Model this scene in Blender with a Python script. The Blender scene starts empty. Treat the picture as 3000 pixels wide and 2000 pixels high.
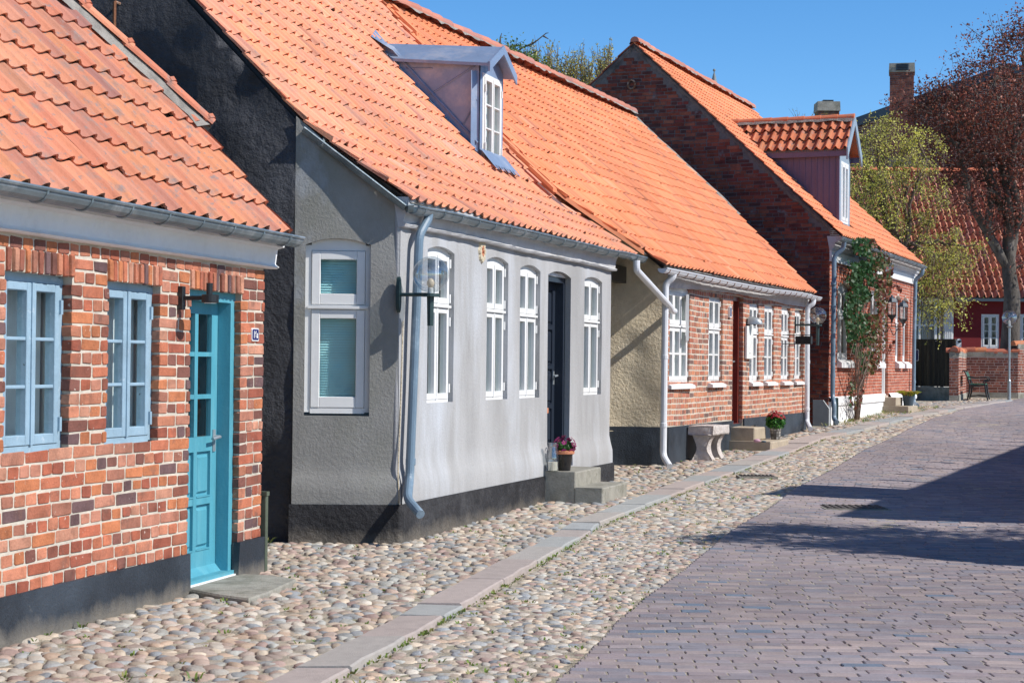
import bpy, math, random
import numpy as np
from mathutils import Matrix, Vector
from mathutils.geometry import delaunay_2d_cdt
R = random.Random(7); NR = np.random.default_rng(7)
C = bpy.context.scene.collection
# ---------------------------------------------------------------- camera model (measured in 3000x2000 photo pixels)
F = 5102.; CX, CY = 1500., 1000.; TILT = 66/5102.; ROLL = .010; H = 1.5
cT, sT, cR, sR = math.cos(TILT), math.sin(TILT), math.cos(ROLL), math.sin(ROLL)
def ray(x, y):
    a = (x-CX)/F; b = (CY-y)/F
    a, b = cR*a-sR*b, sR*a+cR*b
    return np.array([a, cT-b*sT, sT+b*cT])
KG = [(-50, 0), (15, 0), (22.7, .13), (32.5, .38), (40, .57), (50, .68), (80, .8), (900, .8)]
def zg(Y): return np.interp(Y, [k[0] for k in KG], [k[1] for k in KG])
def gr(x, y):
    r = ray(x, y); t = 10
    for _ in range(60): t = (H-float(zg(t*r[1])))/-r[2]
    return np.array([r[0]*t, r[1]*t, float(zg(t*r[1]))])
def atY(x, y, Y):
    r = ray(x, y); t = Y/r[1]; return np.array([r[0]*t, Y, r[2]*t+H])
class Pl:   # vertical plane with frame (u along, z up, o outwards)
    def __init__(s, P0, P1):
        s.P0 = np.array([P0[0], P0[1]]); d = np.array([P1[0]-P0[0], P1[1]-P0[1]]); s.L = float(np.hypot(*d)); s.d = d/s.L
        s.n = np.array([s.d[1], -s.d[0]])
    def pk(s, x, y, o=0):
        r = ray(x, y); t = (np.dot(s.P0, s.n)+o)/np.dot(r[:2], s.n); p = r*t
        return float(np.dot(p[:2]-s.P0, s.d)), float(p[2]+H)
    def W(s, u, z, o=0):
        u = np.asarray(u, float); z = np.asarray(z, float); o = np.asarray(o, float)
        u, z, o = np.broadcast_arrays(u, z, o)
        return np.stack([s.P0[0]+u*s.d[0]+o*s.n[0], s.P0[1]+u*s.d[1]+o*s.n[1], z], -1)
    def uo(s, p): q = np.array(p[:2])-s.P0; return float(q@s.d), float(q@s.n)
# ---------------------------------------------------------------- mesh builder
class MB:
    def __init__(s): s.v = []; s.f = []; s.m = []; s.c = []; s.n = 0
    def add(s, V, Fs, mat=0, col=(1, 1, 1)):
        V = np.asarray(V, float).reshape(-1, 3); s.v.append(V)
        for f in Fs: s.f.append(tuple(i+s.n for i in f))
        k = len(Fs); s.m += [mat]*k; s.c += [tuple(col)]*k; s.n += len(V); return s
    def batch(s, V, Fs, mat=0, cols=None):
        N, k = V.shape[:2]; base = s.n+np.arange(N)*k
        s.v.append(V.reshape(-1, 3))
        for f in Fs:
            A = (base[:, None]+np.array(f)[None]).tolist(); s.f += A; s.m += [mat]*N
            s.c += (np.ones((N, 3)) if cols is None else cols).tolist()
        s.n += N*k; return s
    def box(s, pl, u0, u1, z0, z1, o0, o1, mat=0, col=(1, 1, 1)):
        V = pl.W([u0, u1, u1, u0]*2, [z0, z0, z1, z1]*2, [o0]*4+[o1]*4)
        return s.add(V, BOXF, mat, col)
    def bevbox(s, pl, u0, u1, z0, z1, o0, o1, b=.006, mat=0, col=(1, 1, 1)):
        V = np.concatenate([pl.W([u0, u1, u1, u0], [z0, z0, z1, z1], o0), pl.W([u0, u1, u1, u0], [z0, z0, z1, z1], o1-b),
            pl.W([u0+b, u1-b, u1-b, u0+b], [z0+b, z0+b, z1-b, z1-b], o1)])
        return s.add(V, [(3, 2, 1, 0), (0, 1, 5, 4), (1, 2, 6, 5), (2, 3, 7, 6), (3, 0, 4, 7), (4, 5, 9, 8), (5, 6, 10, 9), (6, 7, 11, 10), (7, 4, 8, 11), (8, 9, 10, 11)], mat, col)
    def build(s, name, mats, parent=None, smooth=False):
        me = bpy.data.meshes.new(name)
        V = np.concatenate(s.v) if s.v else np.zeros((0, 3))
        if parent is not None: V = V-np.array(worldloc(parent))
        me.from_pydata(V.tolist(), [], s.f)
        if not isinstance(mats, (list, tuple)): mats = [mats]
        for m in mats: me.materials.append(m)
        me.polygons.foreach_set('material_index', s.m)
        a = me.attributes.new('tint', 'FLOAT_COLOR', 'FACE')
        cc = np.ones((len(s.f), 4), np.float32)
        if s.c: cc[:, :3] = np.array(s.c)[:, :3]
        a.data.foreach_set('color', cc.ravel())
        if smooth is True: me.polygons.foreach_set('use_smooth', [True]*len(s.f))
        me.update()
        o = bpy.data.objects.new(name, me); C.objects.link(o)
        if parent is not None: o.parent = parent
        return o
BOXF = [(3, 2, 1, 0), (4, 5, 6, 7), (0, 1, 5, 4), (1, 2, 6, 5), (2, 3, 7, 6), (3, 0, 4, 7)]
def worldloc(o):
    v = Vector((0, 0, 0))
    while o is not None: v += o.location; o = o.parent
    return v
def thing(name, label, cat, loc, group=None):
    o = bpy.data.objects.new(name, None); C.objects.link(o); o.location = tuple(float(q) for q in loc); o.empty_display_size = .1
    o['label'] = label; o['category'] = cat
    if group: o['group'] = group
    return o
def tag(o, label=None, cat=None, group=None, kind=None):
    if label: o['label'] = label
    if cat: o['category'] = cat
    if group: o['group'] = group
    if kind: o['kind'] = kind
    return o
def boxw(mb, c, s, mat=0, rz=0, col=(1, 1, 1), taper=1):
    c = np.array(c, float); x, y, z = np.array(s)/2.
    V = np.array([(-x, -y, -z), (x, -y, -z), (x, y, -z), (-x, y, -z), (-x*taper, -y*taper, z), (x*taper, -y*taper, z), (x*taper, y*taper, z), (-x*taper, y*taper, z)])
    q, w = math.cos(rz), math.sin(rz); V = V@np.array([[q, w, 0], [-w, q, 0], [0, 0, 1]])+c
    return mb.add(V, [(3, 2, 1, 0), (4, 5, 6, 7), (0, 1, 5, 4), (1, 2, 6, 5), (2, 3, 7, 6), (3, 0, 4, 7)], mat, col)
def tube(mb, pts, rad, n=8, mat=0, col=(1, 1, 1), cap=True, half=None, smooth=True):
    P = np.array(pts, float); k = len(P); rad = np.broadcast_to(np.asarray(rad, float), (k,))
    T = np.gradient(P, axis=0) if k > 2 else np.array([P[1]-P[0]]*2)
    T = T/np.maximum(np.linalg.norm(T, axis=1), 1e-9)[:, None]
    ref = np.array([0, 0, 1.]) if abs(T[0][2]) < .9 else np.array([1., 0, 0])
    V = []; a0 = None
    for i in range(k):
        if a0 is None: a = np.cross(ref, T[i])
        else: a = a0-T[i]*(a0@T[i])
        a /= max(np.linalg.norm(a), 1e-9); a0 = a; b = np.cross(T[i], a)
        if half is None: th = np.arange(n)*2*math.pi/n
        else: th = np.linspace(half[0], half[1], n)
        V.append(P[i]+rad[i]*(np.cos(th)[:, None]*a+np.sin(th)[:, None]*b))
    V = np.concatenate(V); Fs = []
    m = n if half is None else n-1
    for i in range(k-1):
        for j in range(m):
            j2 = (j+1) % n; Fs.append((i*n+j, i*n+j2, (i+1)*n+j2, (i+1)*n+j))
    if cap and half is None: Fs += [tuple(range(n))[::-1], tuple((k-1)*n+j for j in range(n))]
    return mb.add(V, Fs, mat, col)
def rnd_path(pts, r=.05, n=4):   # round the corners of a polyline
    P = [np.array(p, float) for p in pts]; out = [P[0]]
    for i in range(1, len(P)-1):
        a, b, c = P[i-1], P[i], P[i+1]; la, lc = np.linalg.norm(a-b), np.linalg.norm(c-b); q = min(r, la*.45, lc*.45)
        s, e = b+(a-b)/la*q, b+(c-b)/lc*q
        for t in np.linspace(0, 1, n): out.append((1-t)**2*s+2*t*(1-t)*b+t*t*e)
    out.append(P[-1]); return out
def lathe(mb, c, prof, n=16, mat=0, col=(1, 1, 1), axis=None, sx=1, sy=1):
    c = np.array(c, float); V = []
    th = np.arange(n)*2*math.pi/n
    for r, z in prof: V.append(np.stack([c[0]+r*sx*np.cos(th), c[1]+r*sy*np.sin(th), np.full(n, c[2]+z)], -1))
    V = np.concatenate(V); k = len(prof); Fs = []
    for i in range(k-1):
        for j in range(n): Fs.append((i*n+j, i*n+(j+1) % n, (i+1)*n+(j+1) % n, (i+1)*n+j))
    Fs += [tuple(range(n))[::-1], tuple((k-1)*n+j for j in range(n))]
    return mb.add(V, Fs, mat, col)
def sphere(mb, c, r, n=20, m=12, mat=0, sc=(1, 1, 1)):
    prof = [(r*math.sin(math.pi*i/m)+1e-5, -r*math.cos(math.pi*i/m)*sc[2]) for i in range(m+1)]
    return lathe(mb, c, prof, n, mat, sx=sc[0], sy=sc[1])
# ---------------------------------------------------------------- smooth value noise for shapes
_T = NR.random((64, 64, 64)).astype(float)
def vn(x, y, z=0.):
    x = np.asarray(x, float); y = np.asarray(y, float); z = np.asarray(z, float)+0*x
    xi, yi, zi = np.floor(x).astype(int), np.floor(y).astype(int), np.floor(z).astype(int)
    fx, fy, fz = x-xi, y-yi, z-zi; fx, fy, fz = [t*t*(3-2*t) for t in (fx, fy, fz)]
    g = lambda a, b, c: _T[(xi+a) % 64, (yi+b) % 64, (zi+c) % 64]
    r = 0
    for a in (0, 1):
        for b in (0, 1):
            for c in (0, 1): r = r+g(a, b, c)*(fx if a else 1-fx)*(fy if b else 1-fy)*(fz if c else 1-fz)
    return r-.5
# ---------------------------------------------------------------- materials
def srgb(h):
    h = h.lstrip('#'); v = [int(h[i:i+2], 16)/255 for i in (0, 2, 4)]
    return tuple(((x+.055)/1.055)**2.4 if x > .04045 else x/12.92 for x in v)
def nodes(name):
    m = bpy.data.materials.new(name); m.use_nodes = True; nt = m.node_tree
    b = nt.nodes['Principled BSDF']; return m, nt, b
def noise(nt, scale, detail=4, rough=.55, vec=None, dim='3D'):
    n = nt.nodes.new('ShaderNodeTexNoise'); n.inputs['Scale'].default_value = scale; n.inputs['Detail'].default_value = detail; n.inputs['Roughness'].default_value = rough
    if vec is not None: nt.links.new(vec, n.inputs['Vector'])
    return n
def ramp(nt, fac, stops):
    r = nt.nodes.new('ShaderNodeValToRGB'); e = r.color_ramp.elements
    while len(e) < len(stops): e.new(.5)
    for i, (p, c) in enumerate(stops): e[i].position = p; e[i].color = (*c, 1) if len(c) == 3 else c
    nt.links.new(fac, r.inputs[0]); return r
def mix(nt, a, b, fac, mode='MIX'):
    n = nt.nodes.new('ShaderNodeMix'); n.data_type = 'RGBA'; n.blend_type = mode
    for val, sock in ((fac, n.inputs[0]), (a, n.inputs[6]), (b, n.inputs[7])):
        if isinstance(val, bpy.types.NodeSocket): nt.links.new(val, sock)
        elif isinstance(val, (int, float)): sock.default_value = val
        else: sock.default_value = (*val, 1)
    return n.outputs[2]
def geo(nt, scale=(1, 1, 1), rot=(0, 0, 0)):
    t = nt.nodes.new('ShaderNodeTexCoord'); m = nt.nodes.new('ShaderNodeMapping'); m.inputs['Scale'].default_value = scale; m.inputs['Rotation'].default_value = rot
    nt.links.new(t.outputs['Object'], m.inputs['Vector']); return m.outputs[0]
def bump(nt, b, hts, dist=.01, strength=1.):
    n = nt.nodes.new('ShaderNodeBump'); n.inputs['Distance'].default_value = dist; n.inputs['Strength'].default_value = strength
    nt.links.new(hts, n.inputs['Height']); nt.links.new(n.outputs[0], b.inputs['Normal']); return n
def M(name, base, rough=.8, var=.25, vs=6., bs=40., bd=.004, tint=False, dirt=None, dscale=1.5, dthr=(.52, .68), metal=0, spec=.3, stretch=(1, 1, 1), vdark=None, second=None, keepv=False, splash=None):
    """painted / mineral surface: base colour, two scales of tone variation, optional blotches, fine bump"""
    m, nt, b = nodes(name); v = geo(nt, stretch)
    n1 = noise(nt, vs, 6, .6, v); n2 = noise(nt, vs*7, 4, .6, v)
    lo = tuple(c*(1-var) for c in base); hi = tuple(min(1, c*(1+var*.7)) for c in base)
    if vdark: lo = vdark
    col = ramp(nt, n1.outputs[0], [(.3, lo), (.5, base), (.72, hi)]).outputs[0]
    g = ramp(nt, n2.outputs[0], [(.3, (1-var*.5,)*3), (.7, (1, 1, 1))]).outputs[0]
    col = mix(nt, col, g, 1., 'MULTIPLY')
    if tint:
        a = nt.nodes.new('ShaderNodeAttribute'); a.attribute_name = 'tint'; col = mix(nt, col, a.outputs['Color'], 1., 'MULTIPLY')
    if dirt:
        n3 = noise(nt, dscale, 8, .68, v); f = ramp(nt, n3.outputs[0], [(dthr[0], (0, 0, 0)), (dthr[1], (1, 1, 1))]).outputs[0]; col = mix(nt, col, dirt, f)
    if second:
        n4 = noise(nt, second[1], 6, .6, v); f = ramp(nt, n4.outputs[0], [(second[2], (0, 0, 0)), (second[3], (1, 1, 1))]).outputs[0]; col = mix(nt, col, second[0], f)
    if splash:   # dust and splashed soil near the foot of the wall
        tz = nt.nodes.new('ShaderNodeTexCoord'); sz = nt.nodes.new('ShaderNodeSeparateXYZ'); nt.links.new(tz.outputs['Object'], sz.inputs[0])
        mr = nt.nodes.new('ShaderNodeMapRange'); mr.inputs[1].default_value = splash[1]; mr.inputs[2].default_value = splash[2]; mr.inputs[3].default_value = .62; mr.inputs[4].default_value = 0; nt.links.new(sz.outputs[2], mr.inputs[0])
        ns = noise(nt, 3.5, 8, .7, geo(nt, (1, 1, .45))); ad = nt.nodes.new('ShaderNodeMath'); ad.operation = 'MULTIPLY_ADD'; ad.inputs[1].default_value = .9; nt.links.new(ns.outputs[0], ad.inputs[0]); nt.links.new(mr.outputs[0], ad.inputs[2])
        f = ramp(nt, ad.outputs[0], [(.68, (0, 0, 0)), (1.08, (.8, .8, .8))]).outputs[0]; col = mix(nt, col, splash[0], f)
    nt.links.new(col, b.inputs['Base Color'])
    b.inputs['Roughness'].default_value = rough; b.inputs['Metallic'].default_value = metal; b.inputs['Specular IOR Level'].default_value = spec
    if bd:
        n5 = noise(nt, bs, 8, .65, v if keepv else geo(nt)); bump(nt, b, n5.outputs[0], bd)
    return m
MT = {}
MT['brick'] = M('brick', (.80, .80, .80), .88, .32, 9, 70, .007, tint=True, dirt=(.20, .10, .075), dscale=7, dthr=(.55, .75), second=((.62, .50, .42), 26, .66, .72))
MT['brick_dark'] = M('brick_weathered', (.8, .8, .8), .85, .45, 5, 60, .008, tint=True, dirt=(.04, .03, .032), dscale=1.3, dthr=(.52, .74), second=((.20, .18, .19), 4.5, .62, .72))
MT['mortar'] = M('lime_mortar', (.61, .55, .46), .95, .22, 5, 60, .006, dirt=(.44, .38, .31), dscale=3, dthr=(.5, .72))
MT['mortar_grey'] = M('grey_mortar', (.20, .18, .18), .95, .5, 3, 50, .012, dirt=(.05, .045, .045), dscale=3)
MT['mortar_pink'] = M('pale_mortar', (.56, .47, .40), .95, .18, 5, 60, .004)
MT['plaster'] = M('grey_limewash', (.42, .42, .425), .92, .16, 1.1, 36, .006, dirt=(.29, .285, .28), dscale=.9, dthr=(.45, .75), stretch=(1.4, 1.4, .35), second=((.54, .57, .62), .8, .52, .74))
MT['black_plaster'] = M('black_tarred_plaster', (.072, .074, .084), .72, .4, 2, 13, .06, spec=.35, second=((.105, .11, .125), 1.4, .52, .72))
MT['plinth_black'] = M('black_plinth', (.03, .03, .034), .75, .35, 3, 22, .025, dirt=(.075, .075, .08), dscale=2.2, dthr=(.5, .72), splash=((.17, .15, .125), -.02, .20))
MT['plinth_blue'] = M('blue_black_plinth', (.026, .034, .046), .5, .3, 3, 55, .008, spec=.4, dirt=(.25, .235, .21), dscale=3.2, dthr=(.655, .72), second=((.05, .065, .085), 1.6, .45, .7), splash=((.20, .18, .15), -.02, .17))
MT['beige'] = M('yellow_limewash', (.68, .58, .42), .92, .18, 1.5, 22, .03, dirt=(.52, .46, .36), dscale=1.2, dthr=(.5, .75))
MT['lime_white'] = M('white_limewash', (.82, .82, .82), .9, .08, 2, 30, .008, dirt=(.60, .60, .59), dscale=1.6, dthr=(.55, .78))
MT['cornice_grey'] = M('grey_white_limewash', (.56, .56, .57), .9, .15, 2, 25, .012, dirt=(.40, .38, .34), dscale=2, dthr=(.52, .75))
MT['white'] = M('white_paint', (.80, .80, .79), .38, .05, 4, 60, .0008, spec=.5)
MT['white_old'] = M('worn_white_paint', (.76, .75, .72), .5, .08, 6, 60, .002, dirt=(.45, .38, .3), dscale=9, dthr=(.66, .74))
MT['blue'] = M('worn_light_blue_paint', (.29, .42, .52), .55, .15, 4, 50, .003, dirt=(.50, .58, .64), dscale=11, dthr=(.62, .72), second=((.06, .07, .08), 16, .70, .76))
MT['teal'] = M('teal_paint', (.085, .33, .42), .5, .14, 3, 50, .002, spec=.45, dirt=(.13, .37, .44), dscale=4, dthr=(.5, .75), stretch=(3, 3, .5))
MT['navy'] = M('blue_black_paint', (.022, .030, .046), .35, .1, 3, 50, .001, spec=.5)
MT['red_door'] = M('dark_red_paint', (.19, .035, .025), .4, .12, 3, 50, .001, spec=.5)
MT['zinc'] = M('weathered_zinc', (.23, .285, .315), .42, .2, 5, 30, .002, metal=.55, spec=.5, dirt=(.47, .51, .53), dscale=4, dthr=(.5, .72))
MT['zinc_blue'] = M('painted_zinc', (.16, .235, .31), .42, .1, 4, 40, .002, spec=.5, dirt=(.36, .45, .52), dscale=2, dthr=(.5, .75))
MT['zinc_sheet'] = M('zinc_sheet', (.22, .30, .44), .48, .16, 3, 20, .002, metal=.15, spec=.5, dirt=(.42, .44, .50), dscale=2.5, dthr=(.5, .75))
MT['pvc'] = M('white_gutter', (.74, .76, .80), .35, .06, 4, 30, .0005, spec=.5)
MT['iron'] = M('black_iron', (.016, .018, .02), .4, .2, 8, 50, .002, spec=.5)
MT['iron_green'] = M('dark_green_metal', (.03, .06, .062), .45, .2, 8, 50, .001, spec=.5)
MT['steel'] = M('galvanised_steel', (.40, .44, .46), .4, .15, 6, 40, .001, metal=.5, spec=.5)
MT['rust'] = M('rusty_iron', (.24, .10, .05), .8, .4, 12, 50, .004, dirt=(.5, .42, .36), dscale=9)
MT['tile_old'] = M('old_clay_tile', (1, 1, 1), .85, .14, 3.5, 55, .004, tint=True, dirt=(.30, .20, .17), dscale=5.5, dthr=(.54, .70), spec=.3, second=((.30, .21, .19), 22, .58, .68))
MT['tile'] = M('orange_clay_tile', (1, 1, 1), .8, .1, 1.2, 55, .003, tint=True, dirt=(.50, .27, .19), dscale=2.2, dthr=(.50, .72), spec=.3, second=((.36, .22, .18), 17, .58, .68))
MT['tile_new'] = M('clean_clay_tile', (1, 1, 1), .72, .10, 1.1, 55, .002, tint=True, spec=.35, dirt=(.56, .25, .15), dscale=1.8, dthr=(.56, .76), second=((.42, .22, .15), 19, .64, .72))
MT['bedding'] = M('ridge_bedding_mortar', (.33, .31, .28), .95, .35, 6, 30, .02, dirt=(.13, .125, .12), dscale=5)
MT['cobble'] = M('field_stone', (.86, .86, .86), .72, .22, 14, 60, .006, tint=True, spec=.35)
MT['sand'] = M('sandy_joint', (.52, .46, .36), .95, .35, 7, 90, .02, second=((.30, .31, .16), 2.4, .58, .72), dirt=(.34, .28, .21), dscale=5)
MT['paver'] = M('clinker_paver', (.9, .9, .9), .72, .14, 9, 60, .004, tint=True, spec=.35, dirt=(.33, .29, .25), dscale=2.2, dthr=(.58, .8))
MT['slab'] = M('granite_slab', (.9, .9, .9), .8, .12, 12, 110, .004, tint=True, dirt=(.36, .32, .28), dscale=3, dthr=(.6, .8))
MT['granite'] = M('rough_granite', (.62, .57, .54), .9, .2, 16, 18, .035, dirt=(.42, .38, .36), dscale=5)
MT['sandstone'] = M('sandstone_step', (.44, .375, .285), .88, .15, 5, 60, .005, dirt=(.29, .25, .20), dscale=2.4)
MT['concrete'] = M('weathered_concrete', (.34, .325, .28), .92, .25, 5, 45, .01, dirt=(.16, .155, .12), dscale=3, dthr=(.5, .7))
MT['grey_block'] = M('grey_render', (.36, .38, .40), .9, .12, 3, 40, .003)
MT['fence'] = M('dark_fence_wood', (.055, .05, .04), .8, .5, 3, 40, .004, stretch=(8, 8, .6), tint=True)
MT['purple_wood'] = M('grey_violet_board', (.135, .12, .19), .6, .1, 3, 40, .002, stretch=(4, 4, .6))
MT['grey_wood'] = M('blue_grey_paint', (.27, .34, .41), .5, .08, 3, 40, .001)
MT['red_wall'] = M('dark_red_limewash', (.20, .022, .026), .85, .12, 2, 40, .004)
MT['bark'] = M('grey_bark', (.12, .105, .09), .9, .5, 6, 14, .04, stretch=(1, 1, .35), second=((.24, .22, .20), 2.2, .55, .7), keepv=True)
MT['stem'] = M('brown_stem', (.17, .12, .095), .9, .3, 20, 40, .004)
MT['thatch'] = M('reed_thatch', (.20, .16, .11), .95, .4, 9, 60, .02)
MT['black_pot'] = M('black_glazed_pot', (.012, .012, .014), .15, .1, 5, 40, 0, spec=.6)
MT['terra'] = M('terracotta', (.55, .22, .12), .8, .15, 8, 50, .002)
MT['mosaic'] = M('grey_mosaic_pot', (.9, .9, .9), .45, .2, 20, 60, .002, tint=True)
MT['wax'] = M('candle_wax', (.7, .66, .55), .5, .05, 8, 50, 0)
MT['enamel'] = M('white_enamel', (.8, .8, .78), .25, .03, 8, 40, 0, spec=.5)
MT['enamel_blue'] = M('blue_enamel', (.01, .015, .13), .25, .03, 8, 40, 0, spec=.5)
MT['black_paint'] = M('matt_black_paint', (.01, .01, .012), .45, .1, 8, 40, 0)
MT['green_paint'] = M('bench_green_paint', (.05, .17, .11), .45, .1, 5, 40, .001)
MT['curtain'] = M('curtain_cloth', (.72, .74, .74), .9, .1, 5, 40, 0)
MT['dark'] = M('dark_interior', (.05, .055, .06), .9, .2, 2, 10, 0)
MT['room'] = M('room_wall', (.46, .48, .48), .9, .2, 1, 10, 0)
MT['blind'] = M('blue_green_blind', (.42, .74, .78), .5, .06, 5, 40, 0)
MT['red_roof'] = M('red_brown_tile', (1, 1, 1), .7, .12, 3, 50, .003, tint=True, spec=.35, dirt=(.2, .09, .06), dscale=3, dthr=(.6, .8))
MT['slate'] = M('dark_roof_edge', (.06, .09, .12), .5, .1, 3, 30, 0)
MT['lead'] = M('spire_lead', (.20, .23, .25), .6, .2, 3, 30, 0)
MT['soil'] = M('soil', (.05, .035, .025), .95, .3, 9, 50, .01)
MT['bulb'] = M('lamp_bulb_glass', (.75, .62, .45), .2, .05, 9, 50, 0, spec=.5)
MT['olive'] = M('olive_paint', (.10, .12, .085), .6, .2, 8, 50, .001)
MT['cast'] = M('worn_cast_iron', (.13, .115, .105), .7, .3, 8, 50, .003)
MT['lichen'] = M('lichen_brick', (.8, .8, .8), .9, .3, 9, 60, .006, tint=True, dirt=(.26, .22, .06), dscale=2.5, dthr=(.45, .65))
def leafmat(name, rough=.5, trans=.35):
    m, nt, b = nodes(name); a = nt.nodes.new('ShaderNodeAttribute'); a.attribute_name = 'tint'
    nt.links.new(a.outputs['Color'], b.inputs['Base Color']); b.inputs['Roughness'].default_value = rough
    t = nt.nodes.new('ShaderNodeBsdfTranslucent'); nt.links.new(a.outputs['Color'], t.inputs[0])
    x = nt.nodes.new('ShaderNodeMixShader'); x.inputs[0].default_value = trans
    nt.links.new(b.outputs[0], x.inputs[1]); nt.links.new(t.outputs[0], x.inputs[2]); nt.links.new(x.outputs[0], nt.nodes['Material Output'].inputs[0]); return m
MT['leaf'] = leafmat('leaf'); MT['petal'] = leafmat('petal', .6, .25)
def glassmat(name, tintc=(.9, .95, .95), wav=0., refl=1.0, base=0.):
    m, nt, b = nodes(name); nt.nodes.remove(b)
    fr = nt.nodes.new('ShaderNodeFresnel'); fr.inputs[0].default_value = 1.5*refl if refl < 1.2 else refl
    g = nt.nodes.new('ShaderNodeBsdfGlossy'); g.inputs['Roughness'].default_value = .02
    t = nt.nodes.new('ShaderNodeBsdfTransparent'); t.inputs[0].default_value = (*tintc, 1)
    if wav:
        n = noise(nt, 5, 2, .5, geo(nt)); bp = nt.nodes.new('ShaderNodeBump'); bp.inputs['Distance'].default_value = wav
        nt.links.new(n.outputs[0], bp.inputs['Height']); nt.links.new(bp.outputs[0], g.inputs['Normal']); nt.links.new(bp.outputs[0], fr.inputs['Normal'])
    gm = nt.nodes.new('ShaderNodeNewGeometry'); mm = nt.nodes.new('ShaderNodeMath'); mm.operation = 'SUBTRACT'; mm.inputs[0].default_value = 1; nt.links.new(gm.outputs['Backfacing'], mm.inputs[1]); m3 = nt.nodes.new('ShaderNodeMath'); m3.operation = 'MULTIPLY'; nt.links.new(fr.outputs[0], m3.inputs[0]); nt.links.new(mm.outputs[0], m3.inputs[1])
    m4_ = nt.nodes.new('ShaderNodeMath'); m4_.operation = 'MAXIMUM'; m4_.inputs[1].default_value = base; nt.links.new(m3.outputs[0], m4_.inputs[0]); x = nt.nodes.new('ShaderNodeMixShader'); nt.links.new(m4_.outputs[0], x.inputs[0]); nt.links.new(t.outputs[0], x.inputs[1]); nt.links.new(g.outputs[0], x.inputs[2])
    nt.links.new(x.outputs[0], nt.nodes['Material Output'].inputs[0]); return m
MT['glass'] = glassmat('window_glass', (.90, .95, .94), .004)
MT['globe'] = glassmat('clear_globe_glass', (.92, .95, .96), 0, 2.0, .26)
MT['smoke_globe'] = glassmat('smoked_globe_glass', (.92, .88, .80), 0, 1.8, .28)
MT['plaster_end'] = M('shaded_stained_limewash', (.30, .295, .28), .92, .2, 1.3, 40, .007, dirt=(.21, .21, .175), dscale=1.1, dthr=(.45, .72), second=((.42, .46, .52), 1.0, .57, .72), stretch=(1, 1, .6))  # cut corner: base darkened to carry its grazing-sun shade, blotches are stains
# ---------------------------------------------------------------- panel with holes, reveals, real undulation
def inpoly(P, poly):
    x, y = P[:, 0], P[:, 1]; c = np.zeros(len(P), bool); q = np.array(poly); j = len(q)-1
    for i in range(len(q)):
        xi, yi, xj, yj = *q[i], *q[j]
        m = ((yi > y) != (yj > y)) & (x < (xj-xi)*(y-yi)/((yj-yi) if yj != yi else 1e-12)+xi); c ^= m; j = i
    return c
def dens(poly, step):
    out = []; k = len(poly)
    for i in range(k):
        a, b = np.array(poly[i], float), np.array(poly[(i+1) % k], float); n = max(1, int(math.ceil(np.linalg.norm(b-a)/step)))
        for t in range(n): out.append(a+(b-a)*t/n)
    return np.array(out)
def segdist(P, poly):
    d = np.full(len(P), 9e9); k = len(poly)
    for i in range(k):
        a, b = np.array(poly[i]), np.array(poly[(i+1) % k]); ab = b-a; t = np.clip(((P-a)@ab)/max(ab@ab, 1e-12), 0, 1)
        d = np.minimum(d, np.linalg.norm(P-(a+t[:, None]*ab), axis=1))
    return d
def panel(mb, pl, outer, holes=(), step=.12, off=None, reveal=.12, mat=0, rmat=None, rsplay=0, edge=0):
    off = off or (lambda u, z: 0*u)
    loops = [dens(outer, step)]+[dens(h, step) for h in holes]
    q = np.array(outer); g = np.meshgrid(np.arange(q[:, 0].min()+step/2, q[:, 0].max(), step), np.arange(q[:, 1].min()+step/2, q[:, 1].max(), step))
    G = np.stack([g[0].ravel(), g[1].ravel()], -1); k = inpoly(G, outer)
    for l in loops: k &= segdist(G, l) > step*.4
    for h in holes: k &= ~inpoly(G, h)
    G = G[k]
    pts = []; ed = []; n = 0
    for l in loops:
        pts += [Vector(p) for p in l]; ed += [(n+i, n+(i+1) % len(l)) for i in range(len(l))]; n += len(l)
    pts += [Vector(p) for p in G]
    r = delaunay_2d_cdt(pts, ed, [], 0, 1e-6)
    V = np.array([tuple(p) for p in r[0]]); T = np.array(r[2]); cen = V[T].mean(1)
    k = inpoly(cen, outer)
    for h in holes: k &= ~inpoly(cen, h)
    T = T[k]
    o = off(V[:, 0], V[:, 1])
    mb.add(pl.W(V[:, 0], V[:, 1], o), [tuple(t) for t in T.tolist()], mat)
    for h in holes:
        l = dens(h, step); m = len(l); c = l.mean(0); o1 = off(l[:, 0], l[:, 1])
        A = pl.W(l[:, 0], l[:, 1], o1); B = pl.W(l[:, 0]+np.sign(l[:, 0]-(l[:, 0].min()+l[:, 0].max())/2)*reveal*.17, l[:, 1], o1*0-reveal)
        mb.add(np.concatenate([A, B]), [(i, (i+1) % m, m+(i+1) % m, m+i) for i in range(m)], mat if rmat is None else rmat)
    if edge:
        l = loops[0]; m = len(l); o1 = off(l[:, 0], l[:, 1]); A = pl.W(l[:, 0], l[:, 1], o1); B = pl.W(l[:, 0], l[:, 1], o1-edge)
        mb.add(np.concatenate([A, B]), [(i, m+i, m+(i+1) % m, (i+1) % m) for i in range(m)], mat)
    return mb
def rect(a, b, c, d): return [(a, c), (b, c), (b, d), (a, d)]
def arch(u0, u1, z0, zs, zp, n=9, pointed=False):
    """opening with springing height zs and crown height zp"""
    pts = [(u0, z0), (u1, z0)]
    for i in range(n):
        t = i/(n-1); x = 1-2*t
        z = zs+(zp-zs)*((1-abs(x)**1.6) if pointed else (1-x*x))
        pts.append((u1+(u0-u1)*t, z))
    return pts
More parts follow.
